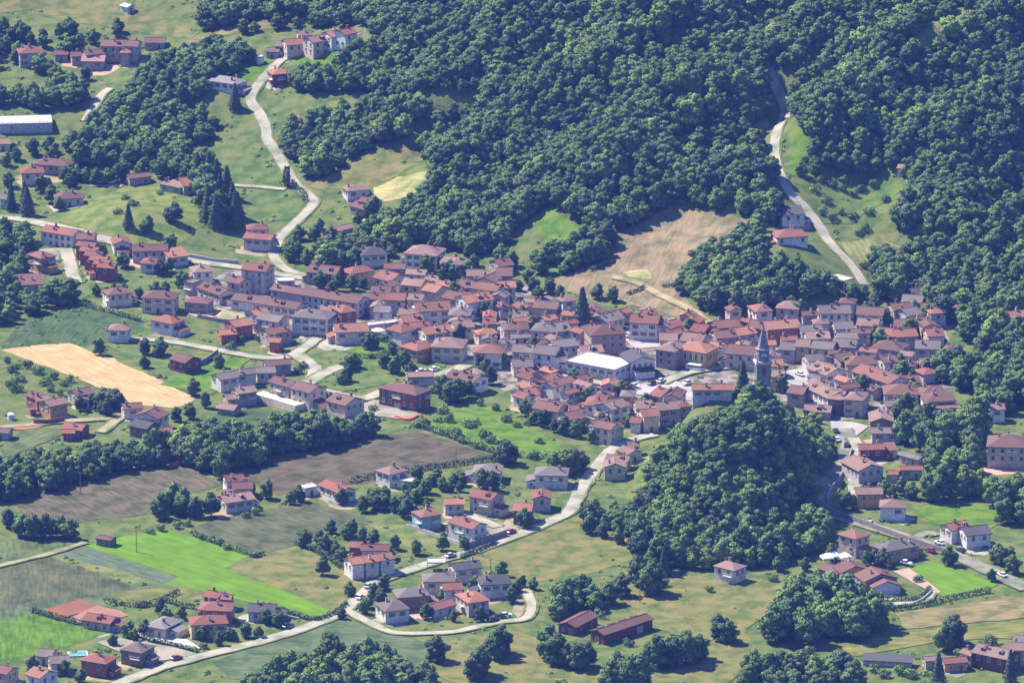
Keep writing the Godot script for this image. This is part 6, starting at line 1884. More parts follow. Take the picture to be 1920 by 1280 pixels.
	field("dry_meadow", "olive", [-22.53,361.46, 0,342.24, 17.33,361.46, 29.15,385.71, 58.91,361.46, 76.87,342.24, 79.61,364.18, 68.12,401.61, 23.79,406.86, -10.19,406.86, -27.44,385.71])
	field("garden_meadow", "green_e", [-70.86,42.85, -53.64,18.05, -42.68,20.2, -29.6,35.82, -39.21,53.35, -62.41,67.22, -72.45,56.83])
	field("garden_meadow", "bright2", [-63.66,14.46, -48.1,-5.72, -42.94,3.69, -51.61,20.19])
	field("pasture", "green_e", [-109.07,70.66, -102.35,42.85, -118.73,28.72, -140,0.01, -151.59,7.24, -131.88,42.85, -115.74,74.1])
	field("pasture", "bright2", [-129.23,56.83, -107.08,23.03, -97.17,23.03, -102.35,42.85, -113.12,67.22])
	field("orchard", "green_e", [-170.33,-70.59, -136.34,-89.05, -125.18,-70.48, -144.71,-51.69, -159.42,-59.23])
	field("kitchen_field", "green_d", [-113.44,104.63, -92.89,87.76, -77.1,97.91, -92.05,111.32, -107.12,117.97])
	field("garden_meadow", "bright2", [-31.74,21.64, -18,0.17, -15.96,7.37, -25.66,35.83])
	field("grey_green_field", "crop_b", [-182.69,131.18, -172.59,111.32, -158.76,117.97, -170.83,137.73, -181.3,150.73])
	field("court", "court", [-155.35,322.71, -143.74,310.83, -135.43,319.89, -148.84,331.12])
	field("yard", "court2", [-146.31,332.23, -137.68,317.63, -129.43,323.27, -126.52,328.32, -138.2,338.92])
	field("yard", "gravel", [2.67,299.98, 5.3,314.23, 3.51,333.91, 0,325.52])
	field("paved_square", "plaza", [42.25,59.66, 59.25,51.36, 67.37,63.83, 65.63,78.93, 56.37,76.19, 43.26,69.32])
	field("car_park", "plaza", [42.43,-1.99, 57.09,-4.26, 57.83,8.05, 45.81,11.36])
	field("paved_yard", "plaza", [100.87,40.32, 109.51,36.17, 113.79,51.44, 105.45,63.87, 100.06,51.43])
	field("crossroads", "plaza", [114.78,104.64, 122.98,105.98, 128.48,111.33, 122.04,125.92, 117.39,123.28, 114.82,116.65])
	field("paved_yard", "stone", [-186.21,-125.17, -171.4,-122.93, -169.08,-111.74, -181.09,-110.49])
	field("yard", "stone", [-58.94,91.15, -50.51,77.53, -38.7,87.76, -32.79,96.56, -37.51,103.29, -50.12,97.91])
	field("forecourt", "white", [-123.74,347.76, -115.08,346.66, -106.07,353.26, -100.43,363.09, -107.43,361.46, -116.44,354.36])
	field("forecourt", "stone", [-135.47,356, -129.69,350.52, -109.16,361.46, -101.06,368.52, -113.7,375, -124.32,369.6])
	field("driveway", "pinkpave", [128.15,280.9, 133.72,277.4, 142.97,302.84, 140.93,307.41, 138.6,301.7])
	field("yard", "stone", [-25.63,229.12, -16.56,216.91, 0,229.12, 4.56,238.21, -4.55,244.23, -14.64,229.12])
	field("yard", "stone", [-171.98,-204.34, -163.49,-206.42, -154.97,-208.27, -157.84,-201.33])
	field("farm_yard", "gravel", [-130.07,117.97, -124.65,111.32, -121.79,131.18, -126.07,140.99])
	field("track_yard", "orange", [-182.33,114.65, -173.04,104.63, -165.18,107.31, -176.07,116.64])
	field("clearing", "olive2", [159.01,-200.32, 173.17,-241.48, 181.92,-244.11, 189.9,-233.61, 179.75,-208.46, 166.33,-196.57])
	field("verge_meadow", "olive2", [93.32,-173.94, 102.44,-192.01, 104.28,-172.24, 103.11,-162.27, 95.29,-168.52])
	field("knoll_glade", "bright2", [87.38,240.41, 98.85,227.33, 102.34,232.71, 88.94,249.08])
	field("knoll_glade", "bright2", [43.84,181.66, 49.73,165.8, 47.27,196.71])
	field("garden_meadow", "green_e", [5.16,-90.2, 12.4,-90.98, 20.61,-84.2, 16.45,-77.5])


func add_roads() -> void:
	road("mountain_road", 4.0, [-88.79,-307.38, -94.36,-307.8, -98.62,-301.92, -103.25,-287.72, -106.84,-276.17, -107.44,-267.86, -103.85,-258.53, -100.86,-247.37, -99.81,-234.78, -95.03,-220.52, -90.15,-201.48, -86.32,-187.92, -80.47,-176.78, -79.24,-170.66, -82.6,-161.45, -87.57,-150.15, -91.66,-139.12, -93.64,-122.42, -92,-110.25, -87.02,-97.32, -77.4,-86.83])
	road("forest_road", 4.0, [103.26,-219.47, 104.83,-214.1, 107.68,-208.73, 109.86,-202.74, 108.88,-193.11, 104.8,-168.87, 103.53,-156.05, 105.09,-134.94, 107.9,-120.1, 114.26,-111.13, 120.08,-99.86, 125.34,-78.13, 131.83,-62.27, 134.85,-52.15])
	road("upper_road", 4.2, [-208.45,-172.59, -195.25,-166.2, -185.61,-155.23, -174.5,-140.08, -164.2,-129.2, -151.43,-121.17, -137.54,-114.15, -126.54,-110.19, -105.85,-102.14, -91.03,-93.14, -78.4,-85.42])
	road("valley_lane", 4.2, [-143.35,-2.9, -134.07,-1.44, -122.83,3.63, -106.43,14.44, -95.23,21.6, -86.26,23.03, -81.08,17.32, -75.88,4.37, -72.19,-7.23, -67.5,-20.37])
	road("valley_lane_fork", 5.5, [-81.08,17.32, -76.86,25.88, -73.42,35.81, -72.75,45.66, -74.87,54.05])
	road("short_lane", 5, [-75.38,56.83, -70.78,45.66, -66.08,37.22, -62.79,34.4])
	road("village_street", 5, [-70.27,65.15, -62.3,72.04, -54.42,76.16, -48.34,68.6, -39.14,58.22, -28.5,47.07, -21.68,39.35, -14.84,28.77, -6.94,23.1])
	road("lower_road", 4.6, [-127.02,398.97, -113.38,381.44, -98.47,368.52, -83.35,356.55, -69.84,343.35, -61.39,332.79, -54.99,321.02, -50.5,308.55, -46.33,294.81, -40.25,285.55, -30.54,275.06, -23.42,268.01, -10.86,256.18, 4.56,237, 17.46,218.75, 21.24,206.43, 24.21,185.83, 29.12,163.61, 35.07,140.99, 42.87,127.9, 51.58,121.4])
	road("loop_lane", 3.0, [-54.6,322.71, -50.02,331.12, -44.6,339.47, -38.37,346.11, -27.9,346.66, -17.45,344.45, -5.26,335.58, 4.39,331.12, 6.54,315.37, 4.45,299.98])
	road("main_road", 6, [172.44,300.55, 159.67,278.57, 148.25,259.74, 134.7,243.03, 119.13,226.09, 109.4,217.96, 106.83,213.04, 108.35,199.17, 113.76,174.23, 118.45,153.98, 120.5,134.46, 118.74,114.66])
	road("sunken_lane", 4.4, [122.04,125.92, 123.38,137.73, 121.31,157.19, 119.88,179.56, 119.06,204.63])
	road("hamlet_track", 3.6, [-176.2,-271.17, -173.66,-281.17, -170.3,-292.62, -167.03,-297.87])
	road("farm_lane", 3.4, [-185.87,113.32, -172.77,108.65, -159.58,104.63, -146.27,101.94, -141.49,97.91, -140.99,85.72, -143.76,77.53])
	road("farm_lane", 3.4, [-141.41,99.25, -144.86,109.98, -147.97,119.3])
	road("field_track", 2, [-174.19,276.23, -165.69,269.19, -157.14,262.11, -145.27,249.02])
	road("meadow_path", 1.8, [-112.3,-196.19, -100.57,-191.84, -90.78,-186.53])
	road("row_lane", 5, [-175.12,-121.99, -172.51,-106.35, -170.24,-89.29, -168.46,-80.39])
	road("courtyard_lane", 4, [-4.57,232.16, -11.01,223.03, -16.57,215.06])
	road("house_path", 3.2, [123.59,317.06, 130.71,315.93, 137.16,311.4, 139.35,303.99])
	road("stubble_track", 2.5, [75.45,-16.87, 66.79,-33.34, 56.98,-48.44, 49.1,-63.57, 39,-72.68])
	road("bridge_lane", 3, [137.37,244.23, 142.26,238.21, 145.73,241.22])
	road("core_street", 4, [54.82,56.9, 64.95,43.02, 78.93,36.09, 90.77,36.13])
	road("core_street", 4, [-6.94,23.1, 7.89,35.87, 27.45,53.4, 42.98,62.43])


func add_groves() -> void:
	grove("slope", 4.3, 5, 10.5, [-135.2,-462.45, 237.37,-293.25, 219.19,-40.83, 169.08,-17.66, 153.3,-23.52, 138.32,-47.79, 137.24,-59.65, 139.33,-69.17, 151.96,-75.36, 156.7,-88.11, 150.89,-96.03, 154.58,-127.88, 152.99,-138.06, 113.03,-134.21, 117.81,-150.21, 114.02,-162.56, 109.11,-172.01, 111.29,-200.75, 107.74,-210.71, 103.25,-218.94, 100.5,-213.3, 102.83,-204.48, 105.61,-190.91, 101.6,-167.61, 101.12,-153.09, 102.26,-126.13, 107.12,-115.42, 109.99,-107.77, 101.34,-97.44, 91.18,-103.32, 77.01,-115.95, 66.81,-124.45, 57.43,-124.59, 47.89,-115.26, 39.39,-102.54, 41.31,-90.88, 28.87,-85.52, 16.45,-77.5, 8.24,-83.33, 5.16,-90.2, 20.72,-99.78, 29.09,-108.58, 22.97,-123.69, 14.69,-137.53, 6.29,-133.64, 0,-117.17, -12.46,-104.33, -24.98,-112.08, -35.47,-118.28, -45.86,-115.52, -56.12,-106.85, -64.74,-120.33, -56.66,-134.78, -46.31,-144.33, -38,-153.93, -31.73,-161.06, -32.89,-171.08, -36.57,-211.54, -38.75,-214.28, -55.82,-204.52, -68.55,-196.86, -77.01,-191.85, -85.52,-189.96, -89.29,-208.94, -94.22,-229.53, -86.9,-239.5, -80.45,-242.76, -69.59,-243.64, -56.57,-245.95, -43.19,-224.87, -34.48,-218.65, -21.54,-216.95, -10.77,-218.04, -11.86,-221.99, -23.74,-225.52, -34.54,-225.77, -47.9,-249.08, -58.96,-257.73, -74.25,-257.51, -87.78,-271.34, -92.58,-284.93, -79.37,-286.63, -66.07,-284.23, -57.31,-288.45, -57.55,-302.26, -71.53,-330.39, -85.22,-339.54, -107.73,-341.15, -121.25,-341.93, -130.76,-354.01])
	grove("backknoll", 5.2, 6.5, 11, [63.11,-50.07, 69.53,-63.96, 84.18,-76.76, 93.63,-83.6, 98.05,-63.31, 99.2,-48.66, 112.89,-49.64, 115.64,-41.54, 114.29,-32.79, 106.84,-22.62, 96.75,-22.32, 86.64,-21.16, 74.67,-25.57, 66.87,-36.94])
	grove("knoll", 4.8, 6, 11.5, [43.2,218.55, 45.27,205.21, 49.71,194.03, 57.02,196.04, 63.02,191.85, 70.79,179.35, 82.16,173.49, 97.95,107.33, 109.03,117.98, 113.6,144.31, 108.54,194.88, 103.92,216.07, 106.25,226.96, 110.98,244.28, 100.9,268.03, 86.23,275.15, 68.42,269.62, 52.38,262.17, 48.18,245.83, 34.74,232.16, 34.91,219.99])
	grove("ridge", 4.8, 5.5, 10, [-176.93,-253.03, -164.9,-274.07, -154.07,-300.82, -140.55,-320.99, -125.23,-329.04, -112.44,-315.86, -110.51,-305.55, -117.09,-291.79, -127.51,-275.8, -135,-270.4, -137.96,-262.33, -126.91,-260.08, -117.77,-249.82, -119.61,-240.91, -132.73,-242.1, -141.41,-241.22, -124.36,-223.63, -120.87,-217.51, -125.57,-200.42, -135.44,-205.06, -153.43,-220.38, -164.55,-226.02, -175.18,-222.6, -180.4,-237.79])
	grove("cypressgrove", 6, 13, 17, [-128.25,-198, -115.83,-198.53, -110.3,-165.36, -107.52,-147.34, -117.84,-142.49, -122.9,-153.01])
	grove("leftmass", 6.8, 7, 11, [-244.38,-305.74, -199.29,-295.87, -188.84,-306.39, -179.73,-302.6, -173.49,-290.26, -175.36,-283.86, -189.62,-282.31, -242.88,-286.4])
	grove("lefttop", 8, 5, 9, [-249.42,-371.14, -211.37,-378.11, -205.1,-351.76, -186.66,-344.78, -176.2,-359.12, -164.1,-365.34, -163.63,-356.25, -175.72,-350.32, -185.96,-332.72, -210.16,-326.05, -246.51,-333.29])
	grove("lefthedge", 6.5, 6, 10, [-223.6,-44.21, -190.07,-59.25, -170.1,-66.8, -167.14,-51.71, -176.84,-44.21, -185.99,-29.32, -220,0])
	grove("leftside", 6.5, 6, 10, [-232.14,-149.55, -192.19,-152.16, -187.83,-117.94, -189.06,-74.41, -224.82,-59.25])
	grove("strip", 5.2, 7, 11, [-204.12,195.23, -205.4,179.52, -168.69,170, -152.28,162.33, -135.77,154.61, -122.63,145.55, -121.06,154.61, -122.45,164.89, -134.68,175.08, -145.32,185.2, -161.36,196.48, -170.13,203.95])
	grove("striplow", 4.6, 3.5, 5.5, [-174.75,163.61, -169.88,152.03, -153.52,141.64, -136.74,136.42, -125.34,136.42, -122.69,144.25, -135.91,152.03, -152.43,159.76, -168.77,168.72])
	grove("strip2", 5.2, 8, 12, [-117.29,166.81, -117.39,144.25, -106.51,132.49, -91.07,139.04, -80.01,128.55, -70.56,125.91, -59.17,123.27, -46.91,115.31, -44.81,125.91, -51.28,136.42, -75.43,154.61, -86.35,166.17, -99.19,173.81, -112.29,173.81])
	grove("bottom", 6.2, 8, 12, [-89.44,422.46, -81.75,401.61, -73.63,388.91, -60.09,383.04, -46.43,379.29, -32.51,391.04, -22.04,412.08])
	grove("bigclump", 6.5, 11, 16, [80.95,350.52, 89.41,333.91, 102.04,325.52, 112.46,328.32, 120.68,339.47, 126.21,350.52, 114.55,357.64, 97.03,361.46, 83.17,361.46])
	grove("lowright", 6.5, 6, 10, [69.67,406.86, 75.45,385.71, 84.22,380.37, 99.69,380.37, 111.08,393.69, 115.28,412.08])
	grove("villa", 7, 8, 14, [139.87,131.18, 145.74,111.33, 155.33,111.33, 168.11,121.29, 165.67,144.25, 162.25,182.68, 151.44,176.35, 140.98,179.52, 146.93,157.19])
	grove("park", 7, 9, 14, [143.99,192.11, 154.6,185.83, 165.15,195.23, 199.91,201.46, 197.46,232.16, 168.41,229.12, 154.91,210.75, 144.09,206.43])
	grove("eastwood", 7, 7, 12, [166.88,1.81, 175.11,-17.67, 217.39,-17.72, 208.72,91.18, 171.11,104.64, 162.5,56.97, 152.91,53.52, 155.88,36.18, 165.75,36.18])
	grove("hedgerow", 5.5, 7, 11, [8.81,322.71, 17.72,308.55, 26.61,305.7, 33.6,313.1, 39.17,297.11, 46.45,288.45, 50.86,291.35, 49.85,297.11, 35.35,314.23, 22.84,328.32, 12.27,333.91])
	grove("brook", 6, 7, 11, [25.63,229.12, 31.2,223.03, 45.43,247.32, 47.86,262.12, 41.39,270.96, 36.21,256.18])
	grove("gardenwood", 7, 5, 9, [-83.03,-102.79, -71.04,-121.34, -63,-136.63, -54.72,-143.64, -56.36,-118.79, -45.79,-111.1, -58.08,-100.71, -72.46,-95.14])
	grove("gardenscrub", 7, 3, 6, [-51.96,195.23, -33.61,179.52, -14.96,176.35, -11.18,185.83, -24.12,195.23, -31.31,213.83, -47.89,213.83])


func add_trees() -> void:
	trees("t", 7, [-143.52,-130.69, -133.57,-142.3, -116.41,72.04, -111.27,87.76, -116.47,101.27, -121.13,104.63, -146.21,85.72, -144.05,89.79, -148.23,84.36, -150.87,-212.26, -157.3,-211.48])
	trees("t", 6, [-63.53,284.39, -54.07,307.41, -47.61,319.89, -16.3,256.18, -23.53,257.37, -30.54,275.06])
	trees("t", 9, [-103.86,218.75, -114.06,216.91, -109.32,219.97, -117.88,213.83, -121.21,221.2, -172.78,232.16, -163.75,244.23, -153.93,241.22, -151.01,244.23, -167.59,241.22, -159.28,243.03])
	trees("t", 10, [49.04,377.68, 51.91,380.37, 46.38,381.44, 55.92,377.68, 60.36,372.3, 58.57,375, 67.81,353.26, 70.34,356, 13.77,377.68, 17.19,380.37, 21.46,383.04, 24.06,380.37, 12.07,372.3, 34.18,393.69, 37.47,401.61, 30.62,404.23, 40.87,401.61, -24.12,375, -10.28,388.38, -11.96,393.69, -5.17,372.3, -3.46,366.89, 45.24,305.7, 47.04,303.99, 42.78,294.23, 46.57,282.65, 49.31,279.74, 42.04,285.55, 142.95,361.46, 140.19,364.18, 144.15,356])
	trees("t", 8, [50.33,273.89, 55.69,275.06, 61.04,276.83, 66.5,273.99, 71.07,271.31, 75.49,274.1, 80.92,272.98, 84.44,275.17, 57.66,268.09, 64.88,267.29, 25.69,223.03, 28.37,229.12, 32.91,232.16, 37.39,238.21, 40.94,244.24])
	trees("c", 16, [26.54,-14.94])
	trees("c", 12, [81.14,162.81])
	trees("c", 11, [51.01,284.39, -150.94,-132.56, -193.43,-170.75, -197.51,-168.1, -195.62,-187.69, -200.35,-178.52])
	trees("c", 9, [171.11,104.64, -109.17,-267.09, -113.91,-264.43, -58.43,-228.6, 159.6,396.33, 135.78,380.37, 136.4,398.97, 157.51,-63.66, 158.42,-61.59])
	trees("p", 11, [-90.86,-189.46, -89.75,-188.14, -56.26,-228.52, -57.4,-231.6])
	trees("t", 8, [-25.29,74.1, -22.31,80.95, -19.43,77.53, -16.58,67.23, -11.72,63.77, -1.88,157.19, -3.77,153.97, 0,155.9, 4.57,232.16, 17.85,163.61, 21.58,166.81, 24.43,163.61, 19.68,170, 26.08,185.83, 14.99,170, -6.51,188.97, -10.24,185.83])
	trees("t", 6, [-63.15,35.81, -60.11,39.34, -58.22,35.81, -60.78,53.35, -62.66,56.83, -53.78,10.88, -51.83,8.72, -43.3,42.86, -37.35,46.37, -39.47,35.82, -47.36,35.81, -44.7,18.05])
	trees("t", 6, [-133.57,-118.48, -131.28,-113.96, -155.33,-59.23, -152.26,-59.23, -149.2,-59.22, -143.06,-59.21, -137.12,-62.97, -133.21,-66.73, -127.4,-74.25, -159.63,-63.01, -151.5,-102.08, -136.51,-92.56, -133.57,-96.03])
	trees("t", 7, [-199.29,-295.87, -203.26,-288.77, -192.34,-290.82, -185.96,-295.25, -181.35,-292.16, -189.23,-312.72, -192.96,-319.12, -197.62,-322.19, -178.07,-312.34, -204.15,-354.45, -198.63,-356.56, -187.67,-362.17, -167.5,-365.41, -209.55,-367.89, -212.34,-358.8, -213.87,-347.82, -192.01,-359.04, -206.75,-359.71])
	trees("t", 7, [-205.8,-227.59, -201.83,-233.01, -185.63,-216.48, -180.97,-210.76, -178.47,-204.87, -203.24,-205.44, -186.62,-232.71, -189.96,-199.54, -184.86,-186.63, -180.85,-173.89, -178.97,-213.48, -172.32,-210.22, -167.82,-206.9, -163.49,-206.42, -175.63,-211.6, -159.31,-208.86, -195.65,-238.34, -189.29,-240.93])
	trees("t", 7, [94.94,-91.83, 108.71,-18.7, 135.89,1.96, 137.78,12.01, 139.55,8.61, 103.04,-29.43, 105.18,-32.83, 119.7,-41.38, 121.62,-38.53, 129.8,-39.6, 133.93,-41.03, 127.16,-25.82, 137.36,-27.69, 147.89,1.85, 149.07,-1.48])
	trees("t", 7, [143.11,53.52, 149.19,50.06, 151.93,53.52, 157.45,43.12, 161.8,36.18, 164.89,50.06, 169.26,43.12, 145.64,43.12, 153.51,43.12, 95.69,63.86, 98.49,67.3, 97.77,60.41, 128.55,70.74, 138.43,104.64, 142.83,94.56])
	trees("t", 6, [129.89,195.23, 132.51,198.35, 135.53,193.98, 139,198.35, 126.76,238.21, 134.64,244.23, 118.17,207.75, 116.17,210.98, 119.53,273.89, 122.29,272.72, 124.86,275.06, 147.39,273.89, 165.37,273.89, 163.77,270.96, 168.47,268.01, 160.61,291.35, 164.18,291.35, 168.35,282.65, 108.11,268.01, 98.62,279.74, 89.66,279.75])
	trees("t", 6, [-70.7,253.2, -65.34,250.22, -56.4,244.23, -50.88,247.23, -47.19,250.22, -54.65,241.22, -62.01,238.21, -39.83,256.18, -32.51,262.11, -59.6,262.11, -57.66,268.01, -63.29,259.15])
	trees("t", 6, [-91.04,192.11, -85.25,198.35, -81.65,195.23, -76.72,204.57, -74.04,201.46, -59.16,204.57, -51.57,213.83, -47.95,210.75, -44.42,201.46, -36.93,207.66, -31.51,198.35, -29.73,192.11, -24.18,188.97, -20.51,182.68, -33.61,179.52, -40.52,213.83, -36.75,219.97])
	trees("t", 5, [-125.34,350.52, -123.45,353.26, -120.26,347.76, -130.11,358.73, -143.88,388.38, -154.33,385.71, -138.26,396.33, -100.85,353.26, -92.16,353.26, -87.04,350.52, -82.69,350.52, -80.55,336.69, -76.96,339.47, -108.82,331.12, -113.82,336.69, -110.19,339.47, -116.11,325.52, -90.1,361.46, -95.41,358.73])
	trees("t", 5, [-56.17,331.12, -49.26,325.52, -43.26,317.06, -46.07,308.55, -42.68,299.98, -28.08,331.12, -19.28,333.91, -14.07,325.52, -10.52,333.91, -22.98,314.23, -12.43,302.84, 1.78,302.84, 3.56,297.11, 7.11,299.98, 0,314.23, 5.28,325.52, -3.58,285.55])
	trees("b", 3, [-164.38,58.22, -172.21,58.22, -180.37,53.35, -183.81,60.3, -168.7,67.22, -165.56,70.66, -181.38,67.22])
	trees("t", 6, [-153.07,84.36, -149.78,91.15, -148.62,94.53, -156.54,91.15, -146.5,97.91, -137.08,18.02, -131.12,18.02, -131.94,21.6, -136.17,35.8, -153.97,18.02, -114.54,10.85, -108.54,35.8])
	trees("t", 6, [-57.51,-73.07, -53.26,-65.7, -67.7,-69.76, -73.96,-73.59, -61.54,-69.59, -69.48,-58.76, -20.47,-64.08, -18.45,-67.29, -24.74,-84.08, -22.65,-80.69, -26.75,-77.92, -31.07,-97.1, -26.89,-93.5, -16.62,-105.26, -8.32,-108.21, -4.14,-97.38, 0,-91.33, -14.48,-94.24, 0,-55.87, 2.03,-42.24, -4.07,-49.42])
	trees("t", 6, [10.2,-54.99, 14.31,-60.8, 18.36,-54.19, 8.18,-61.51, 4.04,-28.21, 20,0.47, -6,0.24, 6.16,-73.76, 51.56,-30.08, 32.61,-52.42, 38.67,-48.49, -20,0.16, -11.84,35.84, -9.84,42.88, -7.83,56.84, -15.56,74.11, 15.3,117.97, 19.1,121.29, 22.89,124.59, 7.68,107.98, 11.51,111.32, 4.82,97.91, 28.55,131.18, 32.39,127.89, 24.87,117.97, 27.13,84.37, 39.88,74.13])
	trees("t", 6, [-71.32,-133.15, -66.98,-126.59, -77.65,-134.33, -83.43,-116.44, -75.23,-121.94, -72.81,-108.81, -80.01,-106.06, -66.4,-101.54, -85.72,-123.16, -54.89,-152.88, -50.48,-141.9, -46.11,-131.39, -61.09,-146.07, -41.9,-130.07, -37.63,-124.42, -75.83,-145.15, -56.93,-149.18, -83.98,-135.3, -86.37,-109.93, -87.62,-116.78])
	trees("b", 2.5, [-150.02,-156.07, -154.52,-179.61, -141.13,-189.06, -136.95,-191.15, -131.64,-192.09, -155.85,-146.43, -105.53,244.23, -102.67,247.23, -99.78,251.41, -96.87,256.18, -94.01,259.74, -91.17,263.29, -115.19,232.16, -111.67,229.12, -120.52,235.19, -124.02,238.21, -128.27,244.23, -91.87,219.97, -88.3,216.91])
	trees("b", 3, [-17.13,131.18, -11.39,137.73, -19.1,121.29, -15.34,111.32, -21.04,117.97, -23.07,104.63, -9.54,124.59, -7.61,131.18, -3.8,137.73, -13.44,107.98, -26.92,104.63, -30.68,111.32, -34.52,111.32, -25.09,94.53, -1.92,104.63, 1.92,111.32, 5.76,107.98, 9.52,131.18, -5.8,91.15, -11.63,84.36, 0,144.25, 7.55,150.73])
	trees("b", 3, [54.5,401.61, 15.33,401.61, 93.24,369.6, 96.81,366.89, 103.36,375, 116.61,385.71, 119.76,391.04, 125.04,388.38, 128.31,391.04, 109.62,388.38, 106.44,383.04, 152.48,361.46, 156.13,358.73, 145.04,369.6, 150.05,372.3, 87.44,291.35, 92.69,294.23, 96.48,288.45, 103.75,285.55, 65.71,302.84, 49.85,297.11, 43.57,347.76, 40.04,350.52, 38.16,358.73])
	trees("b", 3, [115.59,-146.78, 117.48,-140.9, 121.48,-135.37, 125.63,-133.93, 129.75,-132.1, 133.81,-129.01, 138.2,-133.64, 142.49,-135.95, 145.73,-117.26, 122.82,-116.91, 128.81,-110.65, 132.79,-106.74, 139.11,-108.99, 124.5,-106.88, 149.22,-104.24, 120.44,-109.4, 134.4,-96.02, 137.61,-98.69, 140,-83.2, 142.67,-74.49, 135.15,-67.54, 130.04,-139.01, 118.89,-123.39])
	trees("b", 2.5, [-48.4,366.89, -41.59,361.46, -100.5,361.46, -97.6,347.76, -126.2,366.89, -105.09,375, 91.81,317.06, 95.23,319.89, 125.21,319.89, 121.54,322.71, 135.63,291.35, 139.98,308.55, 147.59,299.98, 150.97,302.84, 154.7,299.98])
	trees("b", 3, [-179.04,14.44, -182.53,21.6, -171.7,35.8, -183.54,35.8, -187.98,28.72, -175.18,42.85, -168.83,49.86, -162.73,53.35, -174.13,28.72, -165.78,35.8, -185.02,42.85, -179.59,35.8])
	trees("b", 3, [-78.73,42.85, -76.97,35.81, -39.01,67.22, -33.11,70.67, -48,0.07, -54,0.06, -24,0.14, -19.89,14.52, -27.56,42.86, -29.25,67.22, -61.92,87.76, -50.25,91.15, -94,0.02, -102,0.02, -105.57,10.85, -90.78,35.8, -86.61,42.85, -68.08,74.1, -72.07,70.66])
	trees("y", 12, [90.64,-193.04, 80.65,-177.72, 72.03,-171.38, 55.85,-155.51, 60.54,-237.11, 37.11,-264.54, 133.46,-174.87, 139.62,-169.98])
	trees("y", 8, [52.13,273.89, 56.59,275.07, 61.03,277.41, 65.51,277.43, 70.06,275.17, 74.55,275.21, 79.91,276.34, 99.36,213.1, 91.59,222.23, 94.99,232.06, 102.34,232.71])
	trees("t", 6, [26.45,238.21, 30.95,243.03, 36.32,249.02, 41.64,256.18])
	trees("t", 6, [-38.66,-47.2, -22.46,-57.32, -11.12,-28.58, 0,-21.2, 8.04,-13.93, 23,0.5, -16.49,-83, -6.15,-69.35, 2.05,-65.3, -33.07,-91.36, 51.47,-25.27, 66.12,-5.1, 83.93,2.09, 108.9,2.36, 118.63,-14.95, 134.3,-27.18, 141.01,-19.93, 157.34,-23.63, 123.99,43.12, 144.05,36.18, 22.52,56.87, 19.38,84.37, 48.31,91.16, 32.6,111.32, 42.19,111.32, 7.96,14.61, -3.95,35.85, 110.3,87.79, 147.83,74.17])


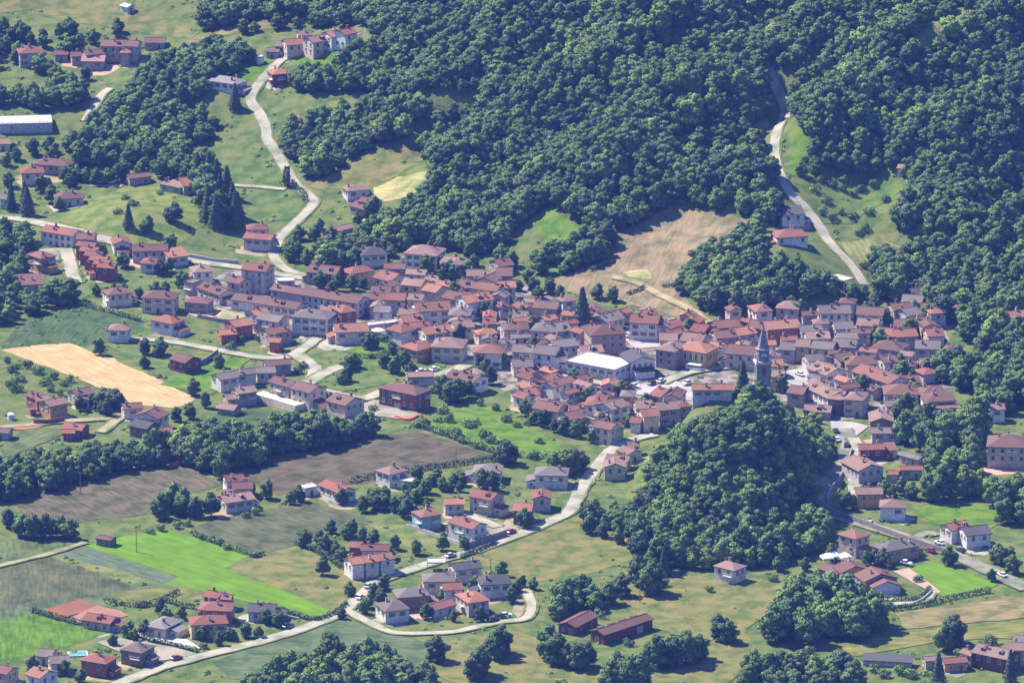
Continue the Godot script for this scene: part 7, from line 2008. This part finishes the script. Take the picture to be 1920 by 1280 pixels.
func add_walls_and_hedges() -> void:
	garden_wall("pale", 1.4, 0.3, "long pale retaining wall above the upper road", [-126.68,-113.55, -116.54,-109.95, -106.47,-107.74])
	garden_wall("stone", 2.2, 0.4, "grey stone retaining wall along the main road at the wooded knoll", [107.55,217.88, 117.36,224.89, 132.75,245.43, 148.04,263.29])
	garden_wall("pale", 1.2, 0.3, "white curved garden wall below the low-gabled stone house", [122.56,319.89, 130.56,318.76, 136.17,313.1, 139.89,303.99])
	garden_wall("cream", 2.6, 5, "broad cream terrace wall below the long maroon-roofed row", [-92.52,76.16, -85.3,82.99, -76.9,91.83])
	garden_wall("pale", 1.2, 0.3, "pale parapet wall below the teal house", [-36.22,230.95, -29.18,238.21, -21.81,246.63, -17.78,251.41])
	garden_wall("brick", 1.8, 0.3, "low brick yard wall in front of the ochre farmhouse", [-172.43,107.98, -167.05,107.98, -161.5,104.63])
	garden_wall("pale", 1.6, 0.3, "pale churchyard wall behind the yellow schoolhouse", [78.23,26.33, 84,31.93, 86.82,36.12])
	garden_wall("stone", 2, 0.4, "grey stone wall below the maroon barn", [-127.29,35.8, -120.26,38.62, -113.78,28.72, -109.69,17.31])
	garden_wall("stone", 1.5, 0.4, "stone wall round the little lawn of the cream-walled estate", [-119.41,-32.26, -109.02,-25.59, -102.01,-27.06])
	garden_wall("pale", 1.4, 0.3, "white terrace walls among the trees near the large villa", [157.88,107.32, 163.34,105.98, 168.55,108.66])
	garden_wall("pale", 1, 0.3, "pale garden wall in the fork of the loop lane", [-51.87,326.64, -47.32,334.47, -41.93,342.24])
	garden_wall("stone", 1.6, 0.4, "curved stone wall of the sunken road bend", [109.21,209.56, 110.5,196.94, 114.22,180.59, 118,163.66, 120.95,141])
	garden_wall("pale", 1.2, 0.3, "white garden wall beside the short dark-roofed house on the lower road", [-78.18,328.88, -73.72,331.12, -70.14,333.35])
	garden_wall("stone", 2.4, 0.4, "mossy retaining wall along the hedge by the balconied houses", [-16.29,257.37, -9.98,250.22, -1.82,241.22])
	hedge(1.6, 1.6, "clipped hedge along the forecourt of the grey-roofed villa", [-123.6,350.52, -114.6,356.55, -107.4,362, -101.15,366.35])
	hedge(2, 2, "dark hedge round the terracotta court", [-158.41,324.39, -150.94,331.12, -141.77,337.8, -132.64,344.45])
	hedge(2, 2, "dark hedge between the lower crops and the garden lawn", [-134.34,314.23, -123.5,318.76, -116.72,313.1, -110.95,303.99])
	hedge(2, 1.6, "hedge beside the small lawn under the red hip roof", [-114.95,313.1, -109.39,318.76, -104.88,321.02])
	hedge(1.6, 2, "overgrown strip between the vivid field and the bean field", [-109.74,239.41, -101.69,249.02, -94.1,257.37, -87.52,264.48, -84.89,262.11])
	hedge(2.2, 2, "hedge along the ploughed field and the white canopy house", [-56.02,179.52, -41.26,168.72, -30.06,163.61, -20.7,159.76, -5.66,152.03])
	hedge(1.8, 1.8, "hedge in front of the villa with the curved driveway wall", [123,311.4, 130.87,313.1, 136.01,309.69, 139.59,299.98])
	hedge(2, 2, "hedge under the mown strip beside the driveway", [125.06,322.71, 134.02,319.89, 141.41,314.23, 146.99,309.69, 159.85,302.84])
	hedge(1.8, 1.5, "roadside hedge above the vivid field and lower road", [-82.96,317.63, -73.89,325.52, -64.88,333.35, -58.91,326.64, -54.75,316.5])
	hedge(2.4, 2.4, "thick hedge along the upper edge of the roadside meadow", [-92.02,-192.28, -88.08,-189.48, -83.53,-179.55, -82.05,-172.41])
	hedge(2, 1.8, "hedge beside the meadow below the brick-red block", [-57.14,21.61, -51.56,23.04, -45.73,15.91, -42.86,8.73])
	hedge(2.4, 2, "scrub hedge between the lush meadow and the gardens", [-34.52,111.32, -24.83,121.29, -15.2,134.46, -5.68,144.25, 4.72,149.44, 17.01,149.44])
	hedge(1.6, 1.6, "hedge round the hay meadow by the lower road", [-16.59,265.66, -10.86,257.37, -5.44,251.41])
	hedge(2.2, 2, "hedge strip along the yellow meadow and scrub", [-73.47,251.41, -66.93,258.55, -61.26,268.01, -57.41,278.57])
	hedge(2, 2, "hedge in the corner of the dark green vine field", [-169.08,-50.21, -161.77,-47.2, -152.12,-38.23, -140.35,-26.35])
	hedge(2.5, 2, "hedge in the dry meadow above the maroon barn", [29.84,331.12, 28.15,325.52, 33.57,315.37])
	hedge(1.6, 1.6, "low hedge beside the stubble field ditch", [30.88,-80.4, 35.03,-83.54, 39.59,-85.87])
	hedge(1.6, 1.6, "short dark hedge at the lower end of the stubble field", [44.87,-54.46, 48.99,-56.89, 51.49,-59.55])
	hedge(1.6, 2, "dark square hedge beside the back of the small wooded knoll", [58.35,-56.17, 61.18,-54.99, 63.62,-54.85])
	garden_wall("orange", 1.6, 0.15, "orange site netting at the edge of the fallow field", [-120.76,161.04, -117.68,158.47, -115,155.25])
	garden_wall("orange", 1.8, 0.15, "orange site netting at the edge of the tree belt", [-103.98,157.19, -101.8,155.25, -98.86,153.32])
	garden_wall("orange", 0.7, 1.2, "orange stacked material in the yard of the brick-red apartment house", [-42,99.25, -37.51,103.29, -34.31,97.91])


func add_cars_and_poles() -> void:
	cars("white", [43.66,-4.04, 45.45,-3.3, 50.23,-1.79, 51.81,-0.37, 53.22,-1.02, 54.85,55.52, 64.19,58.3, 44.94,62.43, -50.45,310.83, 145.67,251.41, -2.11,330, -33.46,42.86, -28.57,40.05, -37.36,45.67, 41.04,61.73, 164.5,286.71, 133.01,273.89, 106.14,46.58, 116.14,129.87])
	cars("dark", [48.06,-3.23, 43.34,64.5, 143.94,256.18, 152.41,259.74, -6.31,334.47, -73.41,341.13, -4.21,331.68, 119.26,136.42, 51.27,58.28, 116.24,119.31])
	cars("red", [141.92,259.74, -108.58,373.92, -0.36,238.81])
	cars("silver", [-79.67,336.69, -48.03,298.83, -20.74,265.66, 122.65,229.12])
	poles(8, [-9.92,265.07, -19.73,163.61, -150.49,192.11, -11.94,14.54, 24.47,56.87, -127.49,259.15, -7.14,291.35, 42.42,314.23, 149.38,195.23, 43.99,0.83, 125.81,291.35])
